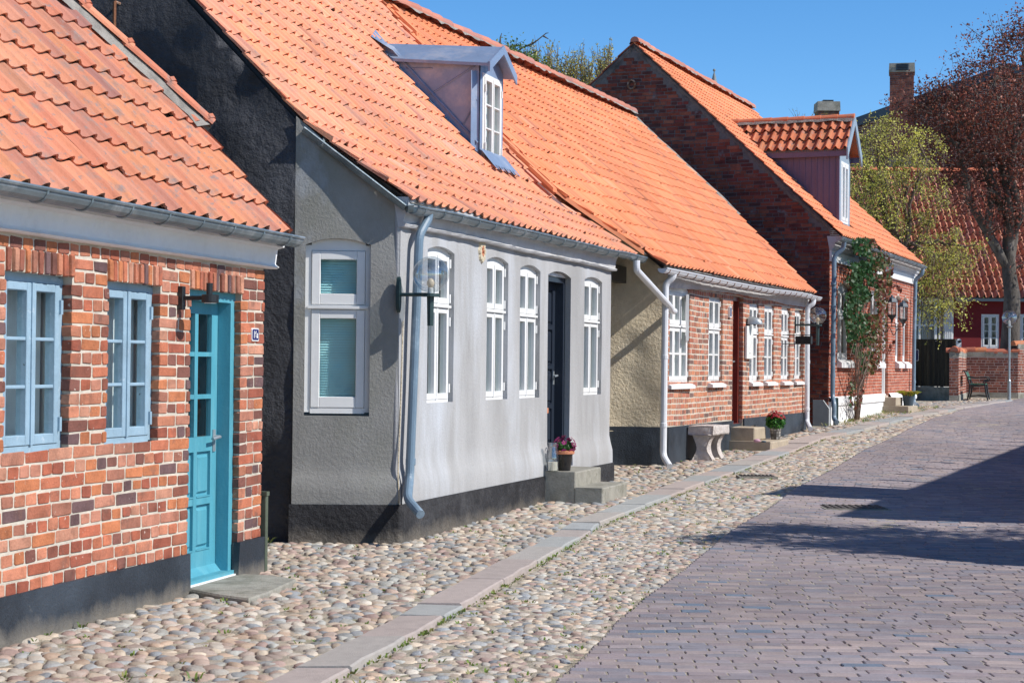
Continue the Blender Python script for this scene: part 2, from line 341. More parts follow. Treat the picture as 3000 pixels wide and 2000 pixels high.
# ---------------------------------------------------------------- brickwork
PAL_A = [(.60, .20, .11), (.54, .16, .09), (.66, .26, .155), (.44, .13, .08), (.34, .12, .08), (.68, .32, .21), (.19, .11, .11), (.50, .21, .14), (.62, .22, .10), (.62, .27, .18), (.56, .20, .12), (.27, .11, .085)]
PAL_B = [(.60, .23, .14), (.66, .30, .19), (.54, .19, .12), (.58, .29, .21), (.36, .17, .13), (.66, .27, .15), (.62, .27, .19), (.24, .15, .13), (.52, .20, .14), (.60, .25, .15)]
PAL_C = [(.55, .17, .10), (.50, .14, .08), (.60, .20, .12), (.46, .13, .08)]
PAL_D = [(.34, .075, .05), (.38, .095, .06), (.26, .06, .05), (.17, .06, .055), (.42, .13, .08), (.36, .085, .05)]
PAL_E = [(.27, .09, .06), (.22, .07, .05), (.31, .12, .08), (.18, .065, .05)]
def bricks(mb, pl, u0, u1, z0, z1, holes=(), course=.077, head=.125, joint=.015, prot=.012, jit=.004, deep=.1, pat='HS', pal=PAL_A, mat=0, clip=None, off=None, bright=1., wav=None, rnd=True, edged=True):
    off = off or (lambda u, z: 0*u); wav = wav or (lambda u, z: 0*u)
    L = []; row = 0; z = z0
    while z+course*.6 < z1:
        zt = min(z+course, z1); zm = (z+zt)/2
        segs = [(u0, u1)]
        for h in holes:
            ha, hb, hz0, hz1 = h
            if hz0-.004 < zm < hz1+.004:
                ns = []
                for a, b in segs:
                    if hb <= a or ha >= b: ns.append((a, b)); continue
                    if ha > a: ns.append((a, ha))
                    if hb < b: ns.append((hb, b))
                segs = ns
        P = pat[row % len(pat)]; ph = (row*.37 % 1)*head*(1 if P == 'H' else 2) if P != 'F' else 0
        for a, b in segs:
            if b-a < .03: continue
            x = a; first = True
            while x < b-1e-4:
                w = head if P == 'H' else (2*head if P == 'S' else (head if R.random() < .5 else 2*head))
                if P == 'F': w = [head, 2*head][row_alt(row, len(L))]
                if first: w = w*(.5+.5*((row//2) % 2)) if P == 'S' else w*(.55 if row % 2 else 1)
                w *= 1+R.uniform(-.10, .10)
                e = x+w
                if b-e < head*.42: e = b
                L.append((x, e, z, zt, (x == a) and edged, (e >= b-1e-4) and edged)); x = e; first = False
        z = zt; row += 1
    if clip: L = [b for b in L if clip((b[0]+b[1])/2, (b[2]+b[3])/2)]
    A = np.array([b[:4] for b in L]); N = len(A)
    emit_bricks(mb, pl, A, np.array([b[4] for b in L]), np.array([b[5] for b in L]), joint, prot, jit, deep, pal, mat, off, bright, wav, rnd)
def row_alt(r, i): return (i+r) % 2
def emit_bricks(mb, pl, A, le, re, joint, prot, jit, deep, pal, mat, off, bright, wav, rnd):
    N = len(A); j = joint/2
    a = A[:, 0]+np.where(le, 0, j); b = A[:, 1]-np.where(re, 0, j); c = A[:, 2]+j; d = A[:, 3]-j
    jj = lambda: NR.uniform(-jit, jit, N)
    a, b, c, d = a+jj(), b+jj(), c+jj(), d+jj()
    dp = np.where(le | re, deep, .004)
    w, h = b-a, d-c
    if rnd:
        k = np.minimum(w, h)*.11
        U = np.stack([a+k, b-k, b, b, b-k, a+k, a, a], 1)+NR.uniform(-jit, jit, (N, 8)); Z = np.stack([c, c, c+k, d-k, d, d, d-k, c+k], 1)+NR.uniform(-jit, jit, (N, 8)); n = 8
    else:
        U = np.stack([a, b, b, a], 1)+NR.uniform(-jit, jit, (N, 4)); Z = np.stack([c, c, d, d], 1)+NR.uniform(-jit, jit, (N, 4)); n = 4
    cu, cz = U.mean(1)[:, None], Z.mean(1)[:, None]
    ins = .90 if rnd else .95
    zw = wav(U, Z)
    O = off(U, Z)
    pr = (prot*(1+NR.uniform(-.45, .45, N)))[:, None]
    sp = (.17*dp)[:, None]; UB = U+np.where(le[:, None] & (U < cu), sp, 0)-np.where(re[:, None] & (U > cu), sp, 0)
    V = np.concatenate([pl.W(UB, Z+zw, O-dp[:, None]), pl.W(U, Z+zw, O+pr*.45), pl.W(cu+(U-cu)*ins, cz+(Z-cz)*ins+zw, O+pr)], 1)
    Fs = []
    for r_ in (0, n):
        for i in range(n): Fs.append((r_+i, r_+(i+1) % n, r_+n+(i+1) % n, r_+n+i))
    Fs.append(tuple(2*n+i for i in range(n)))
    P = np.array(pal); idx = NR.integers(0, len(P), N); cols = P[idx]*NR.uniform(.85, 1.18, (N, 1))*bright
    mb.batch(V, Fs, mat, np.clip(cols, 0, 1))
def soldiers(mb, pl, u0, u1, z0, z1, w=.075, **k):
    n = max(1, int(round((u1-u0)/w))); e = np.linspace(u0, u1, n+1); A = np.stack([e[:-1], e[1:], np.full(n, z0), np.full(n, z1)], 1)
    off = k.get('off') or (lambda u, z: 0*u); wav = k.get('wav') or (lambda u, z: 0*u)
    emit_bricks(mb, pl, A, np.ones(n, bool)*False, np.zeros(n, bool), k.get('joint', .014), .014, k.get('jit', .003), .1, k.get('pal', PAL_A), k.get('mat', 0), off, k.get('bright', 1), wav, True)
# ---------------------------------------------------------------- roofs
class Roof:
    """slope over plane pl: profile points (o, z) from the eave up; S(u,t,h)"""
    def __init__(s, pl, prof, sag=0.02, seed=0):
        s.pl = pl; P = np.array(prof, float); L = np.concatenate([[0], np.cumsum(np.linalg.norm(np.diff(P, axis=0), axis=1))]); s.L = L[-1]
        t = np.linspace(0, s.L, 160); O = np.interp(t, L, P[:, 0]); Z = np.interp(t, L, P[:, 1])
        k = 13; ker = np.ones(k)/k; pad = lambda a: np.concatenate([a[0]-(a[1]-a[0])*np.arange(k//2, 0, -1), a, a[-1]+(a[-1]-a[-2])*np.arange(1, k//2+1)])
        s.t = t; s.O = np.convolve(pad(O), ker, 'valid'); s.Z = np.convolve(pad(Z), ker, 'valid')
        dO, dZ = np.gradient(s.O, t), np.gradient(s.Z, t); q = np.hypot(dO, dZ); s.nO, s.nZ = dZ/q, -dO/q
        s.sag = sag; s.seed = seed
    def S(s, u, t, h=0):
        u, t, h = np.broadcast_arrays(np.asarray(u, float), np.asarray(t, float), np.asarray(h, float))
        h = h+s.sag*2*vn(u*.45+s.seed, t*.4, s.seed)*np.clip(t, .25, 1)
        ex = np.maximum(t-s.L, 0); t0 = np.minimum(t, s.L)
        o = np.interp(t0, s.t, s.O)-ex*s.nZ[-1]; z = np.interp(t0, s.t, s.Z)+ex*s.nO[-1]
        no, nz = np.interp(t0, s.t, s.nO), np.interp(t0, s.t, s.nZ)
        return s.pl.W(u, z+nz*h, o+no*h)
TX = np.array([0, .10, .30, .52, .66, .76, .88, .97, 1.05]); TZ = np.array([.020, .006, -.004, -.002, .010, .028, .036, .030, .012])
def tiles(mb, rf, u0, u1, t0, t1, w=.19, g=.29, lift=.03, cols=None, mat=0, ulo=None, uhi=None, jit=1., amp=1., skip=None, thick=.014):
    nu = int(round((u1-u0)/w)); nt = int(math.ceil((t1-t0)/g)); w = (u1-u0)/nu
    I, J = np.meshgrid(np.arange(nu), np.arange(nt)); I = I.ravel(); J = J.ravel()
    ua = u0+I*w; ta = t0+J*g
    k = np.ones(len(I), bool)
    if ulo is not None: k &= ua+w > ulo(ta+g*.5)
    if uhi is not None: k &= ua < uhi(ta+g*.5)
    if skip is not None: k &= ~skip(ua+w/2, ta+g/2)
    ua, ta = ua[k], ta[k]; N = len(ua); m = len(TX)
    ju = NR.uniform(-.004, .004, N)*jit; jt = NR.uniform(-.010, .010, N)*jit; jh = NR.uniform(0, .006, N)*jit; sk = NR.uniform(-.006, .006, N)*jit
    jt = jt+.022*2*vn(ua*.9, ta*.7, 12.)*jit*.6; odd = NR.random(N); jt = np.where(odd < .02, jt-NR.uniform(.01, .045, N), jt); sk = np.where(odd > .97, sk*3, sk)
    def ring(t, h, sh, ak=1.):
        uu = ua[:, None]+TX[None]*w+ju[:, None]+sh[:, None]; tt = np.broadcast_to(t[:, None], uu.shape)
        if ulo is not None: uu = np.maximum(uu, ulo(tt))
        if uhi is not None: uu = np.minimum(uu, uhi(tt))
        hh = TZ[None]*ak*amp*w/.19+h[:, None]
        return rf.S(uu, np.minimum(tt, t1+.02), hh)
    tl, tu = ta+jt-.0, ta+g*1.06+jt
    A = ring(tl, lift+jh, 0*ju, 1.28); Am = ring((tl+tu)/2, lift*.55+jh, sk*.5, 1.05); B = ring(tu, lift*0+jh*0, sk, .8); Cc = ring(tl+.004, lift+jh-thick, 0*ju, 1.28); Cb = ring((tl+tu)/2, lift*.55+jh-thick, sk*.5, 1.05)
    V = np.concatenate([A, Am, B, Cc, Cb], 1); Fs = []
    for i in range(m-1):
        Fs += [(i, i+1, m+i+1, m+i), (m+i, m+i+1, 2*m+i+1, 2*m+i), (3*m+i, 3*m+i+1, i+1, i)]
    Fs += [(3*m-3*m, m, 4*m, 3*m), (m-1, 4*m-1, 5*m-1, 2*m-1)]
    cc = np.array(cols); c = cc[NR.integers(0, len(cc), N)]*NR.uniform(.92, 1.08, (N, 1))
    c = np.where((odd > .955)[:, None], c*np.array([.72, .78, .9]), c); c = np.where(((odd > .94) & (odd < .955))[:, None], c*np.array([1.02, 1.22, 1.4]), c); c = c*(1+.22*vn(ua*.5, ta*.6, 4.))[:, None]
    mb.batch(V, Fs, mat, np.clip(c, 0, 1))
def ridge(mb, a, b, r=.10, seg=.38, mat=0, mmat=1, cols=((.8, .3, .15),), down=.02, wob=.012, sink=.0):
    a, b = np.array(a, float), np.array(b, float); L = np.linalg.norm(b-a); n = max(1, int(L/seg)); d = (b-a)/L; s = np.cross(d, [0, 0, 1.]); s /= np.linalg.norm(s); up = np.cross(s, d)
    th = np.linspace(-.15, math.pi+.15, 9)
    for i in range(n):
        p0 = a+d*(L*i/n-.03); p1 = a+d*(L*(i+1)/n); q = NR.uniform(-wob, wob, 2)
        V = [p0+s*(r*.92*math.cos(t))+up*(r*.92*math.sin(t)+q[0]-sink) for t in th]+[p1+s*(r*1.08*math.cos(t))+up*(r*1.08*math.sin(t)+q[0]-sink) for t in th]
        c = np.array(cols[R.randrange(len(cols))])*R.uniform(.9, 1.1)
        mb.add(V, [(j, j+1, 10+j, 9+j) for j in range(8)]+[tuple(range(9)), tuple(range(17, 8, -1))], mat, c)
    if mmat is not None:
        k = max(2, int(L/.12)); V = []; Fs = []
        for i in range(k+1):
            p = a+d*L*i/k
            for sd in (-1, 1):
                wv = NR.uniform(.0, .045)
                V += [p+s*sd*(r*1.0), p+s*sd*(r+.025)-up*(.01+wv+down)]
        for i in range(k):
            for q in (0, 2): Fs.append((i*4+q, i*4+q+1, i*4+4+q+1, i*4+4+q))
        mb.add(V, Fs, mmat)
def gutter(mb, pts, r=.065, mat=0, brk=.55, bmat=0, wob=.0, rings=True):
    P = np.array(pts, float)
    # densify
    Q = []
    for a, b in zip(P[:-1], P[1:]):
        n = max(1, int(np.linalg.norm(b-a)/.3))
        for i in range(n): Q.append(a+(b-a)*i/n)
    Q.append(P[-1]); Q = np.array(Q)
    if wob: Q[:, 2] += wob*2*vn(np.arange(len(Q))*.35, 3.3)
    d = np.gradient(Q, axis=0); d /= np.linalg.norm(d, axis=1)[:, None]; s = np.cross(d, [0, 0, 1.]); s /= np.linalg.norm(s, axis=1)[:, None]; up = np.cross(s, d)
    th = np.linspace(math.pi, 2*math.pi, 9); V = []
    for p, sd, u in zip(Q, s, up): V += [p+sd*r*math.cos(t)+u*r*math.sin(t) for t in th]
    k = len(Q); Fs = [(i*9+j, (i+1)*9+j, (i+1)*9+j+1, i*9+j+1) for i in range(k-1) for j in range(8)]+[tuple(range(9)), tuple(range(k*9-1, k*9-10, -1))]
    mb.add(V, Fs, mat)
    V2 = []
    for p, sd, u in zip(Q, s, up): V2 += [p+sd*(r-.004)*math.cos(t)+u*(r-.004)*math.sin(t) for t in th]
    mb.add(V2, [(i*9+j, i*9+j+1, (i+1)*9+j+1, (i+1)*9+j) for i in range(k-1) for j in range(8)], mat)
    tube(mb, Q+s*r, .011, 6, mat)
    if rings:
        L = np.concatenate([[0], np.cumsum(np.linalg.norm(np.diff(Q, axis=0), axis=1))])
        for x in np.arange(brk*.4, L[-1], brk):
            p = np.array([np.interp(x, L, Q[:, i]) for i in range(3)]); i = min(k-1, int(np.searchsorted(L, x)))
            tube(mb, [p+s[i]*(r+.004)*math.cos(t)+up[i]*(r+.004)*math.sin(t) for t in np.linspace(math.pi, 2*math.pi, 9)], .0065, 4, bmat)
def pipe(mb, pts, r=.04, mat=0, collars=(), cmat=None):
    tube(mb, rnd_path(pts, r*1.6, 5), r, 12, mat)
    for c in collars:
        tube(mb, [(c[0], c[1], c[2]-.03), (c[0], c[1], c[2]-.025), (c[0], c[1], c[2]+.025), (c[0], c[1], c[2]+.03)], [r*1.02, r*1.13, r*1.13, r*1.02], 12, mat if cmat is None else cmat)
# ---------------------------------------------------------------- windows and doors
def make_window(parent, pl, op, rec=.1, cols=2, rows=((0, 1, 3),), mat='white', fw=.045, sw=.042, mun=.02, name='window', sill=None, curtain='sides', hinges=False, room='room', off0=0, dress=None, glass='glass', transom_proud=True, label=None, head=.08):
    ua, ub, za, zb = op; f = MB(); r = rec-off0
    o1 = -r; o0 = -r-.07
    f.box(pl, ua-.02, ua+fw, za, zb, o0, o1); f.box(pl, ub-fw, ub+.02, za, zb, o0, o1)
    f.box(pl, ua+fw, ub-fw, za-.01, za+fw*.8, o0, o1+.006); f.box(pl, ua+fw, ub-fw, zb-fw, zb+head, o0, o1)
    Z0, Z1 = za+fw*.8, zb-fw; U0, U1 = ua+fw, ub-fw; cw = (U1-U0)/cols; G = []
    for ri, (a, b, nr) in enumerate(rows):
        s0, s1 = Z0+(Z1-Z0)*a, Z0+(Z1-Z0)*b
        if ri > 0:
            p = Z0+(Z1-Z0)*rows[ri-1][1]; f.box(pl, U0, U1, p, s0, o0, o1+.004)
            if transom_proud: f.box(pl, U0-fw*.6, U1+fw*.6, (p+s0)/2-.012, (p+s0)/2+.010, o1+.004, o1+.03)
        for c in range(cols):
            g = .003; x0, x1 = U0+c*cw+g, U0+(c+1)*cw-g; y0, y1 = s0+g, s1-g; b0, b1 = -r-.05, -r+.012
            f.bevbox(pl, x0, x0+sw, y0, y1, b0, b1, .004); f.bevbox(pl, x1-sw, x1, y0, y1, b0, b1, .004)
            f.bevbox(pl, x0+sw, x1-sw, y0, y0+sw*1.25, b0, b1-.002, .004); f.bevbox(pl, x0+sw, x1-sw, y1-sw, y1, b0, b1-.002, .004)
            for i in range(1, nr):
                zz = y0+sw*1.25+(y1-y0-sw*2.25)*i/nr; f.bevbox(pl, x0+sw, x1-sw, zz-mun/2, zz+mun/2, b0+.01, b1-.006, .004)
            G.append((x0+sw-.004, x1-sw+.004, y0+sw, y1-sw+.004))
            if c > 0 and cols == 2: f.box(pl, x0-.012, x0+.010, y0, y1, b1, b1+.008)
            if hinges:
                for hz in (y0+.12*(y1-y0), y1-.14*(y1-y0)):
                    for hx, sg in (((x0-.004), -1), ((x1+.004), 1)):
                        if (c == 0 and sg == -1) or (c == cols-1 and sg == 1): f.box(pl, hx-.012, hx+.012, hz-.04, hz+.04, b1, b1+.014)
    w = f.build(name, MT[mat], parent)
    if label: w['label'] = label
    g = MB()
    for x0, x1, y0, y1 in G: g.add(pl.W([x0, x1, x1, x0], [y0, y0, y1, y1], [-r-.022]*4), [(0, 1, 2, 3)])
    g.build('pane', MT[glass], w)
    if dress: dress(w, pl, ua, ub, za, zb, r)
    # room behind the glass
    q = MB(); D = .55; oo = -r-.075
    q.add(pl.W([ua, ub, ub, ua]*2, [za, za, zb, zb]*2, [oo]*4+[oo-D]*4), [(4, 5, 6, 7), (0, 4, 7, 3), (1, 2, 6, 5), (0, 1, 5, 4), (3, 7, 6, 2)])
    q.build('interior', MT[room], w)
    if curtain:
        q = MB(); cz0, cz1 = za+.05, zb-.03; W_ = ub-ua
        spans = {'sides': ((ua+.02, ua+W_*.20), (ub-W_*.22, ub-.02), (ua+W_*.42, ua+W_*.50)), 'full': ((ua+.02, ub-.02),), 'right': ((ub-W_*.45, ub-.03),)}[curtain]
        for x0, x1 in spans:
            n = max(4, int((x1-x0)/.015)); xs = np.linspace(x0, x1, n); oo2 = oo-.05+.02*np.sin(xs*70+np.cos(xs*23)*2)
            V = np.concatenate([pl.W(xs, cz0, oo2), pl.W(xs, cz1, oo2)]); q.add(V, [(i, i+1, n+i+1, n+i) for i in range(n-1)])
        q.build('curtain', MT['curtain'], w)
    if sill:
        q = MB(); d, h, e = sill; zt = za+.004
        V = pl.W([ua-e, ub+e]*5, [zt, zt, zt-.004, zt-.004, zt-h*.4, zt-h*.4, zt-h, zt-h, zt-h, zt-h], [-r, -r, .012, .012, d, d, d, d, -r, -r])
        q.add(V, [(0, 2, 3, 1), (2, 4, 5, 3), (4, 6, 7, 5), (6, 8, 9, 7), (0, 8, 6, 4, 2), (1, 3, 5, 7, 9)]); q.build('sill', MT['white'], w)
    return w
def blind(w, pl, ua, ub, za, zb, r):
    q = MB(); z = za+.06
    while z < zb-.06:
        o = -r-.085; q.add(pl.W([ua+.05, ub-.05, ub-.05, ua+.05], [z, z, z+.021, z+.021], [o+.012, o+.012, o-.006, o-.006]), [(0, 1, 2, 3)]); z += .022
    q.build('blind', MT['blind'], w)
def panel_door(parent, pl, op, rec, mat, glass_rows=0, cols=2, prow=(.0, .5, 1.), frame=.06, name='door', handle='steel', hz=1.0, split=.47, casing=True, bottom=.16, hmat=None):
    ua, ub, za, zb = op; f = MB(); r = rec; o1 = -r
    f.box(pl, ua-.02, ua+frame, za, zb+.06, o1-.09, o1+.035); f.box(pl, ub-frame, ub+.02, za, zb+.06, o1-.09, o1+.035); f.box(pl, ua+frame, ub-frame, zb-frame, zb+.06, o1-.09, o1+.035)
    u0, u1, z0, z1 = ua+frame+.003, ub-frame-.003, za+.03, zb-frame-.003; o1 = -r-.06; st = .095 if (u1-u0) > .6 else .07
    b0 = o1-.035; ms = .05
    f.box(pl, u0, u0+st, z0, z1, b0, o1); f.box(pl, u1-st, u1, z0, z1, b0, o1); f.box(pl, u0+st, u1-st, z1-.08, z1, b0, o1); f.box(pl, u0+st, u1-st, z0, z0+bottom, b0, o1)
    zs = z0+(z1-z0)*split if glass_rows else z1-.08
    inner0, inner1 = u0+st, u1-st; cw = (inner1-inner0-ms*(cols-1))/cols
    G = []
    def field(a, b, rws, glassy):
        h = (b-a-ms*(rws-1))/rws if not glassy else (b-a-.03*(rws-1))/rws
        gap = ms if not glassy else .03
        for i in range(rws):
            y0 = a+i*(h+gap); y1 = y0+h
            if i > 0: f.box(pl, inner0, inner1, y0-gap, y0, b0, o1)
            for c in range(cols):
                x0 = inner0+c*(cw+ms); x1 = x0+cw
                if glassy: G.append((x0, x1, y0, y1))
                else:
                    f.box(pl, x0, x1, y0, y1, b0, o1-.022)
                    e = .022; f.bevbox(pl, x0+e, x1-e, y0+e*1.2, y1-e*1.2, o1-.022, o1-.004, .014)
                    f.box(pl, x0, x1, y0, y0+.008, o1-.022, o1+.006)
        for c in range(1, cols):
            x0 = inner0+c*(cw+ms)-ms; f.box(pl, x0, x0+ms, a, b, b0, o1+.0015)
    if glass_rows:
        f.box(pl, inner0, inner1, zs, zs+.10, b0, o1); field(z0+bottom, zs, len(prow)-1, False); field(zs+.10, z1-.08, glass_rows, True)
    else: field(z0+bottom, z1-.08, len(prow)-1, False)
    f.add(pl.W([u0, u1, u1, u0, u0, u1], [z0, z0, z0+.05, z0+.05, z0, z0], [o1+.045, o1+.045, o1, o1, o1, o1]), [(0, 1, 2, 3), (0, 3, 4), (1, 5, 2), (0, 4, 5, 1)])
    f.box(pl, ua-.01, ub+.01, za-.02, za+.03, -r-.09, -r+.06, 0)
    d = f.build(name, MT[mat], parent)
    if G:
        g = MB(); q = MB()
        for x0, x1, y0, y1 in G: g.add(pl.W([x0, x1, x1, x0], [y0, y0, y1, y1], [o1-.02]*4), [(0, 1, 2, 3)])
        g.build('pane', MT['glass'], d)
        x0, x1, y0, y1 = inner0, inner1, zs+.1, z1-.08; oo = b0-.005
        q.add(pl.W([x0, x1, x1, x0]*2, [y0, y0, y1, y1]*2, [oo]*4+[oo-.7]*4), [(4, 5, 6, 7), (0, 4, 7, 3), (1, 2, 6, 5), (0, 1, 5, 4), (3, 7, 6, 2)]); q.build('interior', MT['dark'], d)
    else:
        pass
    q = MB(); hx = u1-st*.5; hz_ = za+hz
    tube(q, [pl.W(hx, hz_, o1), pl.W(hx, hz_, o1+.05)], .012, 8); tube(q, rnd_path([pl.W(hx, hz_, o1+.05), pl.W(hx-.04, hz_, o1+.055), pl.W(hx-.12, hz_-.01, o1+.05)], .02), .011, 8)
    q.box(pl, hx-.02, hx+.02, hz_-.10, hz_+.05, o1, o1+.008)
    q.build('handle', MT[handle], d)
    return d
def cover_box(parent, name, pl, pts_uz, o0, o1, mat, step=.15, off=None):
    mb = MB(); panel(mb, pl, pts_uz, (), step, (lambda u, z: 0*u+o1) if off is None else off, edge=o1-o0); return mb.build(name, MT[mat], parent)
def cornice(pl, u0, u1, z0, z1, steps, wav=0., seed=0, mat='cornice_grey', parent=None, name='cornice', n=None, lumpy=.0):
    """moulding: steps = list of (zfrac, o); wavy along u"""
    n = n or max(2, int((u1-u0)/.12)); us = np.linspace(u0, u1, n+1); mb = MB(); V = []
    for zf, o in steps:
        z = z0+(z1-z0)*zf; w = wav*2*vn(us*.55+seed, seed+.5)*(1-zf*.7); V.append(pl.W(us, z+w+(lumpy*vn(us*9, zf*9, seed) if zf < .5 else 0), o+lumpy*vn(us*7, zf*5+3, seed)))
    V = np.concatenate(V); k = len(steps); m = n+1
    Fs = [(i*m+j, i*m+j+1, (i+1)*m+j+1, (i+1)*m+j) for i in range(k-1) for j in range(n)]
    Fs += [tuple(i*m for i in range(k)), tuple(i*m+n for i in range(k))[::-1]]
    mb.add(V, Fs, 0); return mb.build(name, MT[mat], parent)
# ================================================================ ground, pavement, road
def zgv(Y): return np.asarray(zg(Y), float)
mb = MB()
ys = np.concatenate([np.arange(-30, 60, 1.0), np.arange(60, 200, 10), [200, 300, 500, 900]]); xs = np.concatenate([[-400, -200, -100, -60], np.arange(-40, 60, 2.), [60, 100, 200, 400]])
X, Y = np.meshgrid(xs, ys); Z = zgv(Y)-.018
V = np.stack([X.ravel(), Y.ravel(), Z.ravel()], -1); nx = len(xs)
mb.add(V, [(j*nx+i, j*nx+i+1, (j+1)*nx+i+1, (j+1)*nx+i) for j in range(len(ys)-1) for i in range(nx-1)])
tag(mb.build('ground', MT['sand'], smooth=True), kind='structure')
H1 = Pl(gr(0, 1888), gr(759, 1675)); G = Pl(gr(1160, 1587), gr(1797, 1401)); H3 = Pl(gr(1950, 1360), gr(2365, 1255)); H4 = Pl(gr(2445, 1240), gr(2685, 1185))
ROADL = np.array([gr(*p)[:2] for p in [(1632, 2000), (1654, 1983), (1811, 1811), (1981, 1686), (2118, 1579), (2338, 1427), (2529, 1323), (2731, 1227), (2880, 1186)]])
def roadx(y): y = np.asarray(y, float); return np.interp(y, ROADL[:, 1], ROADL[:, 0])+np.where(y < ROADL[0, 1], (y-ROADL[0, 1])*.19, 0)+np.where(y > 43, (y-43)*.45, 0)
KL = np.array([gr(*p)[:2] for p in [(792, 2000), (1042, 1878), (1363, 1709), (1669, 1539), (2049, 1392), (2200, 1340), (2346, 1284), (2465, 1260), (2600, 1226), (2690, 1203)]])
KR = np.array([gr(*p)[:2] for p in [(1001, 1980), (1180, 1883), (1473, 1713), (1782, 1541), (2193, 1376), (2340, 1317), (2525, 1254), (2600, 1236)]])
def klx(y): y = np.asarray(y, float); return np.interp(y, KL[:, 1], KL[:, 0])+np.where(y < KL[0, 1], (y-KL[0, 1])*.2, 0)+np.where(y > KL[-1, 1], (y-KL[-1, 1])*.48, 0)
def krx(y): return klx(y)+.27+np.clip((np.asarray(y, float)-16)*.012, 0, .14)
# kerb line of flat slabs
COLS = [(.46, .39, .355), (.44, .385, .355), (.40, .405, .39), (.48, .405, .37), (.44, .405, .37), (.385, .40, .40), (.47, .41, .38)]
joints = [3.0, 4.1, 5.2, 6.2, 7.25, 8.46, 9.42, 10.22, 10.67, 11.9, 13.1, 14.1, 15.0, 15.55, 16.1]
while joints[-1] < 46: joints.append(joints[-1]+R.uniform(.75, 1.25))
mb = MB()
for i in range(len(joints)-1):
    a, b = joints[i]+.008, joints[i+1]-.008; c = COLS[[0, 3, 4, 1, 0, 4, 0, 2, 3, 0, 4, 2, 1, 5][i]] if i < 14 else COLS[R.randrange(7)]
    n = 5; yy = np.linspace(a, b, n); jl, jr = NR.uniform(-.008, .008, n), NR.uniform(-.012, .012, n); zt = float(NR.uniform(.012, .03)); tilt = float(NR.uniform(-.006, .006))
    top = [(klx(y)+j1, y, float(zg(y))+zt) for y, j1 in zip(yy, jl)]+[(krx(y)+j2, y, float(zg(y))+zt+tilt) for y, j2 in zip(yy, jr)]
    ins = [(x+(.012 if k < n else -.012), y, z+.008) for k, (x, y, z) in enumerate(top)]; bot = [(x, y, z-.10) for x, y, z in top]
    V = bot+top+ins; Fs = []
    m = 2*n; order = list(range(n))+list(range(2*n-1, n-1, -1))
    for L0 in (0, m):
        for q in range(m): p, r_ = order[q], order[(q+1) % m]; Fs.append((L0+r_, L0+p, L0+m+p, L0+m+r_))
    for q in range(n-1): Fs.append((2*m+q, 2*m+n+q, 2*m+n+q+1, 2*m+q+1))
    mb.add(V, Fs, 0, np.array(c)*R.uniform(.95, 1.05))
tag(mb.build('kerb', MT['slab']), kind='structure')
# cobbles: packed domes of field stone
SC = [(.43, .35, .27), (.47, .41, .34), (.41, .37, .32), (.38, .30, .25), (.50, .45, .38), (.31, .31, .30), (.27, .28, .29), (.46, .34, .25), (.43, .32, .26), (.40, .39, .35), (.35, .25, .215), (.52, .43, .33)]
def stones(x0f, x1f, ya, yb, sx, sy, dens_, hh, bright=1., jig=.42, seed=0, elong=1.35):
    pts = []
    y = ya; row = 0
    while y < yb:
        a, b = float(x0f(y)), float(x1f(y)); n = int((b-a)/sx)
        if n > 0:
            xs_ = a+(np.arange(n)+(.5 if row % 2 else 0)+.25)*sx+NR.uniform(-jig, jig, n)*sx; ys_ = y+NR.uniform(-jig, jig, n)*sy
            pts.append(np.stack([xs_, ys_], -1))
        y += sy*.88; row += 1
    P = np.concatenate(pts); P = P[NR.random(len(P)) < dens_]
    P = P[(P[:, 0] > x0f(P[:, 1])+.02) & (P[:, 0] < x1f(P[:, 1])-.02)]
    N = len(P); k = 9; th = np.arange(k)*2*math.pi/k
    rx = sx*NR.uniform(.40, .74, N)*np.where(NR.random(N) < .12, 1.3, 1); ry = sy*NR.uniform(.38, .60, N)*np.where(NR.random(N) < .12, 1.15, 1); ang = NR.normal(0, .35, N)
    hz = hh*NR.uniform(.45, 1.2, N); z0 = zgv(P[:, 1])-.022
    tx, ty = NR.uniform(-.10, .10, (2, N))
    irr = 1+NR.uniform(-.16, .16, (N, k))
    rings = []
    for rr, zz in ((1., 0.), (.90, .62), (.55, .93)):
        lx = rx[:, None]*rr*irr*np.cos(th); ly = ry[:, None]*rr*irr*np.sin(th)
        ca, sa = np.cos(ang)[:, None], np.sin(ang)[:, None]; dx, dy = ca*lx-sa*ly, sa*lx+ca*ly
        z = z0[:, None]+zz*hz[:, None]+(tx[:, None]*dx+ty[:, None]*dy)*zz*2
        rings.append(np.stack([P[:, 0:1]+dx, P[:, 1:2]+dy, z], -1))
    top = np.stack([P[:, 0], P[:, 1], z0+hz], -1)[:, None]
    V = np.concatenate(rings+[top], 1); Fs = []
    for q in (0, k):
        for i in range(k): Fs.append((q+i, q+(i+1) % k, q+k+(i+1) % k, q+k+i))
    for i in range(k): Fs.append((2*k+i, 2*k+(i+1) % k, 3*k))
    cc = np.array(SC)[NR.integers(0, len(SC), N)]*NR.uniform(.8, 1.15, (N, 1))*bright
    return V, Fs, cc
def fac(y):   # left limit of the pavement: along the house fronts
    y = np.asarray(y, float); xp = []; pts = []
    for pl, a, b in ((H1, -4, 3.35),): pts += [pl.P0+pl.d*a, pl.P0+pl.d*b]
    pts += [np.array([-2.9, 12.6]), np.array([-2.9, 14.55]), G.P0+np.array([-.85, 0]), G.P0, G.P0+G.d*7.0, np.array([0.8, 21.6]), np.array([1.2, 23.5]), H3.P0, H3.P0+H3.d*9.1, H4.P0, H4.P0+H4.d*9.6, np.array([9.9, 43.6]), np.array([11.5, 46.6]), np.array([12.4, 49.9])]
    pts = np.array(pts); return np.interp(y, pts[:, 1], pts[:, 0])
mb = MB()
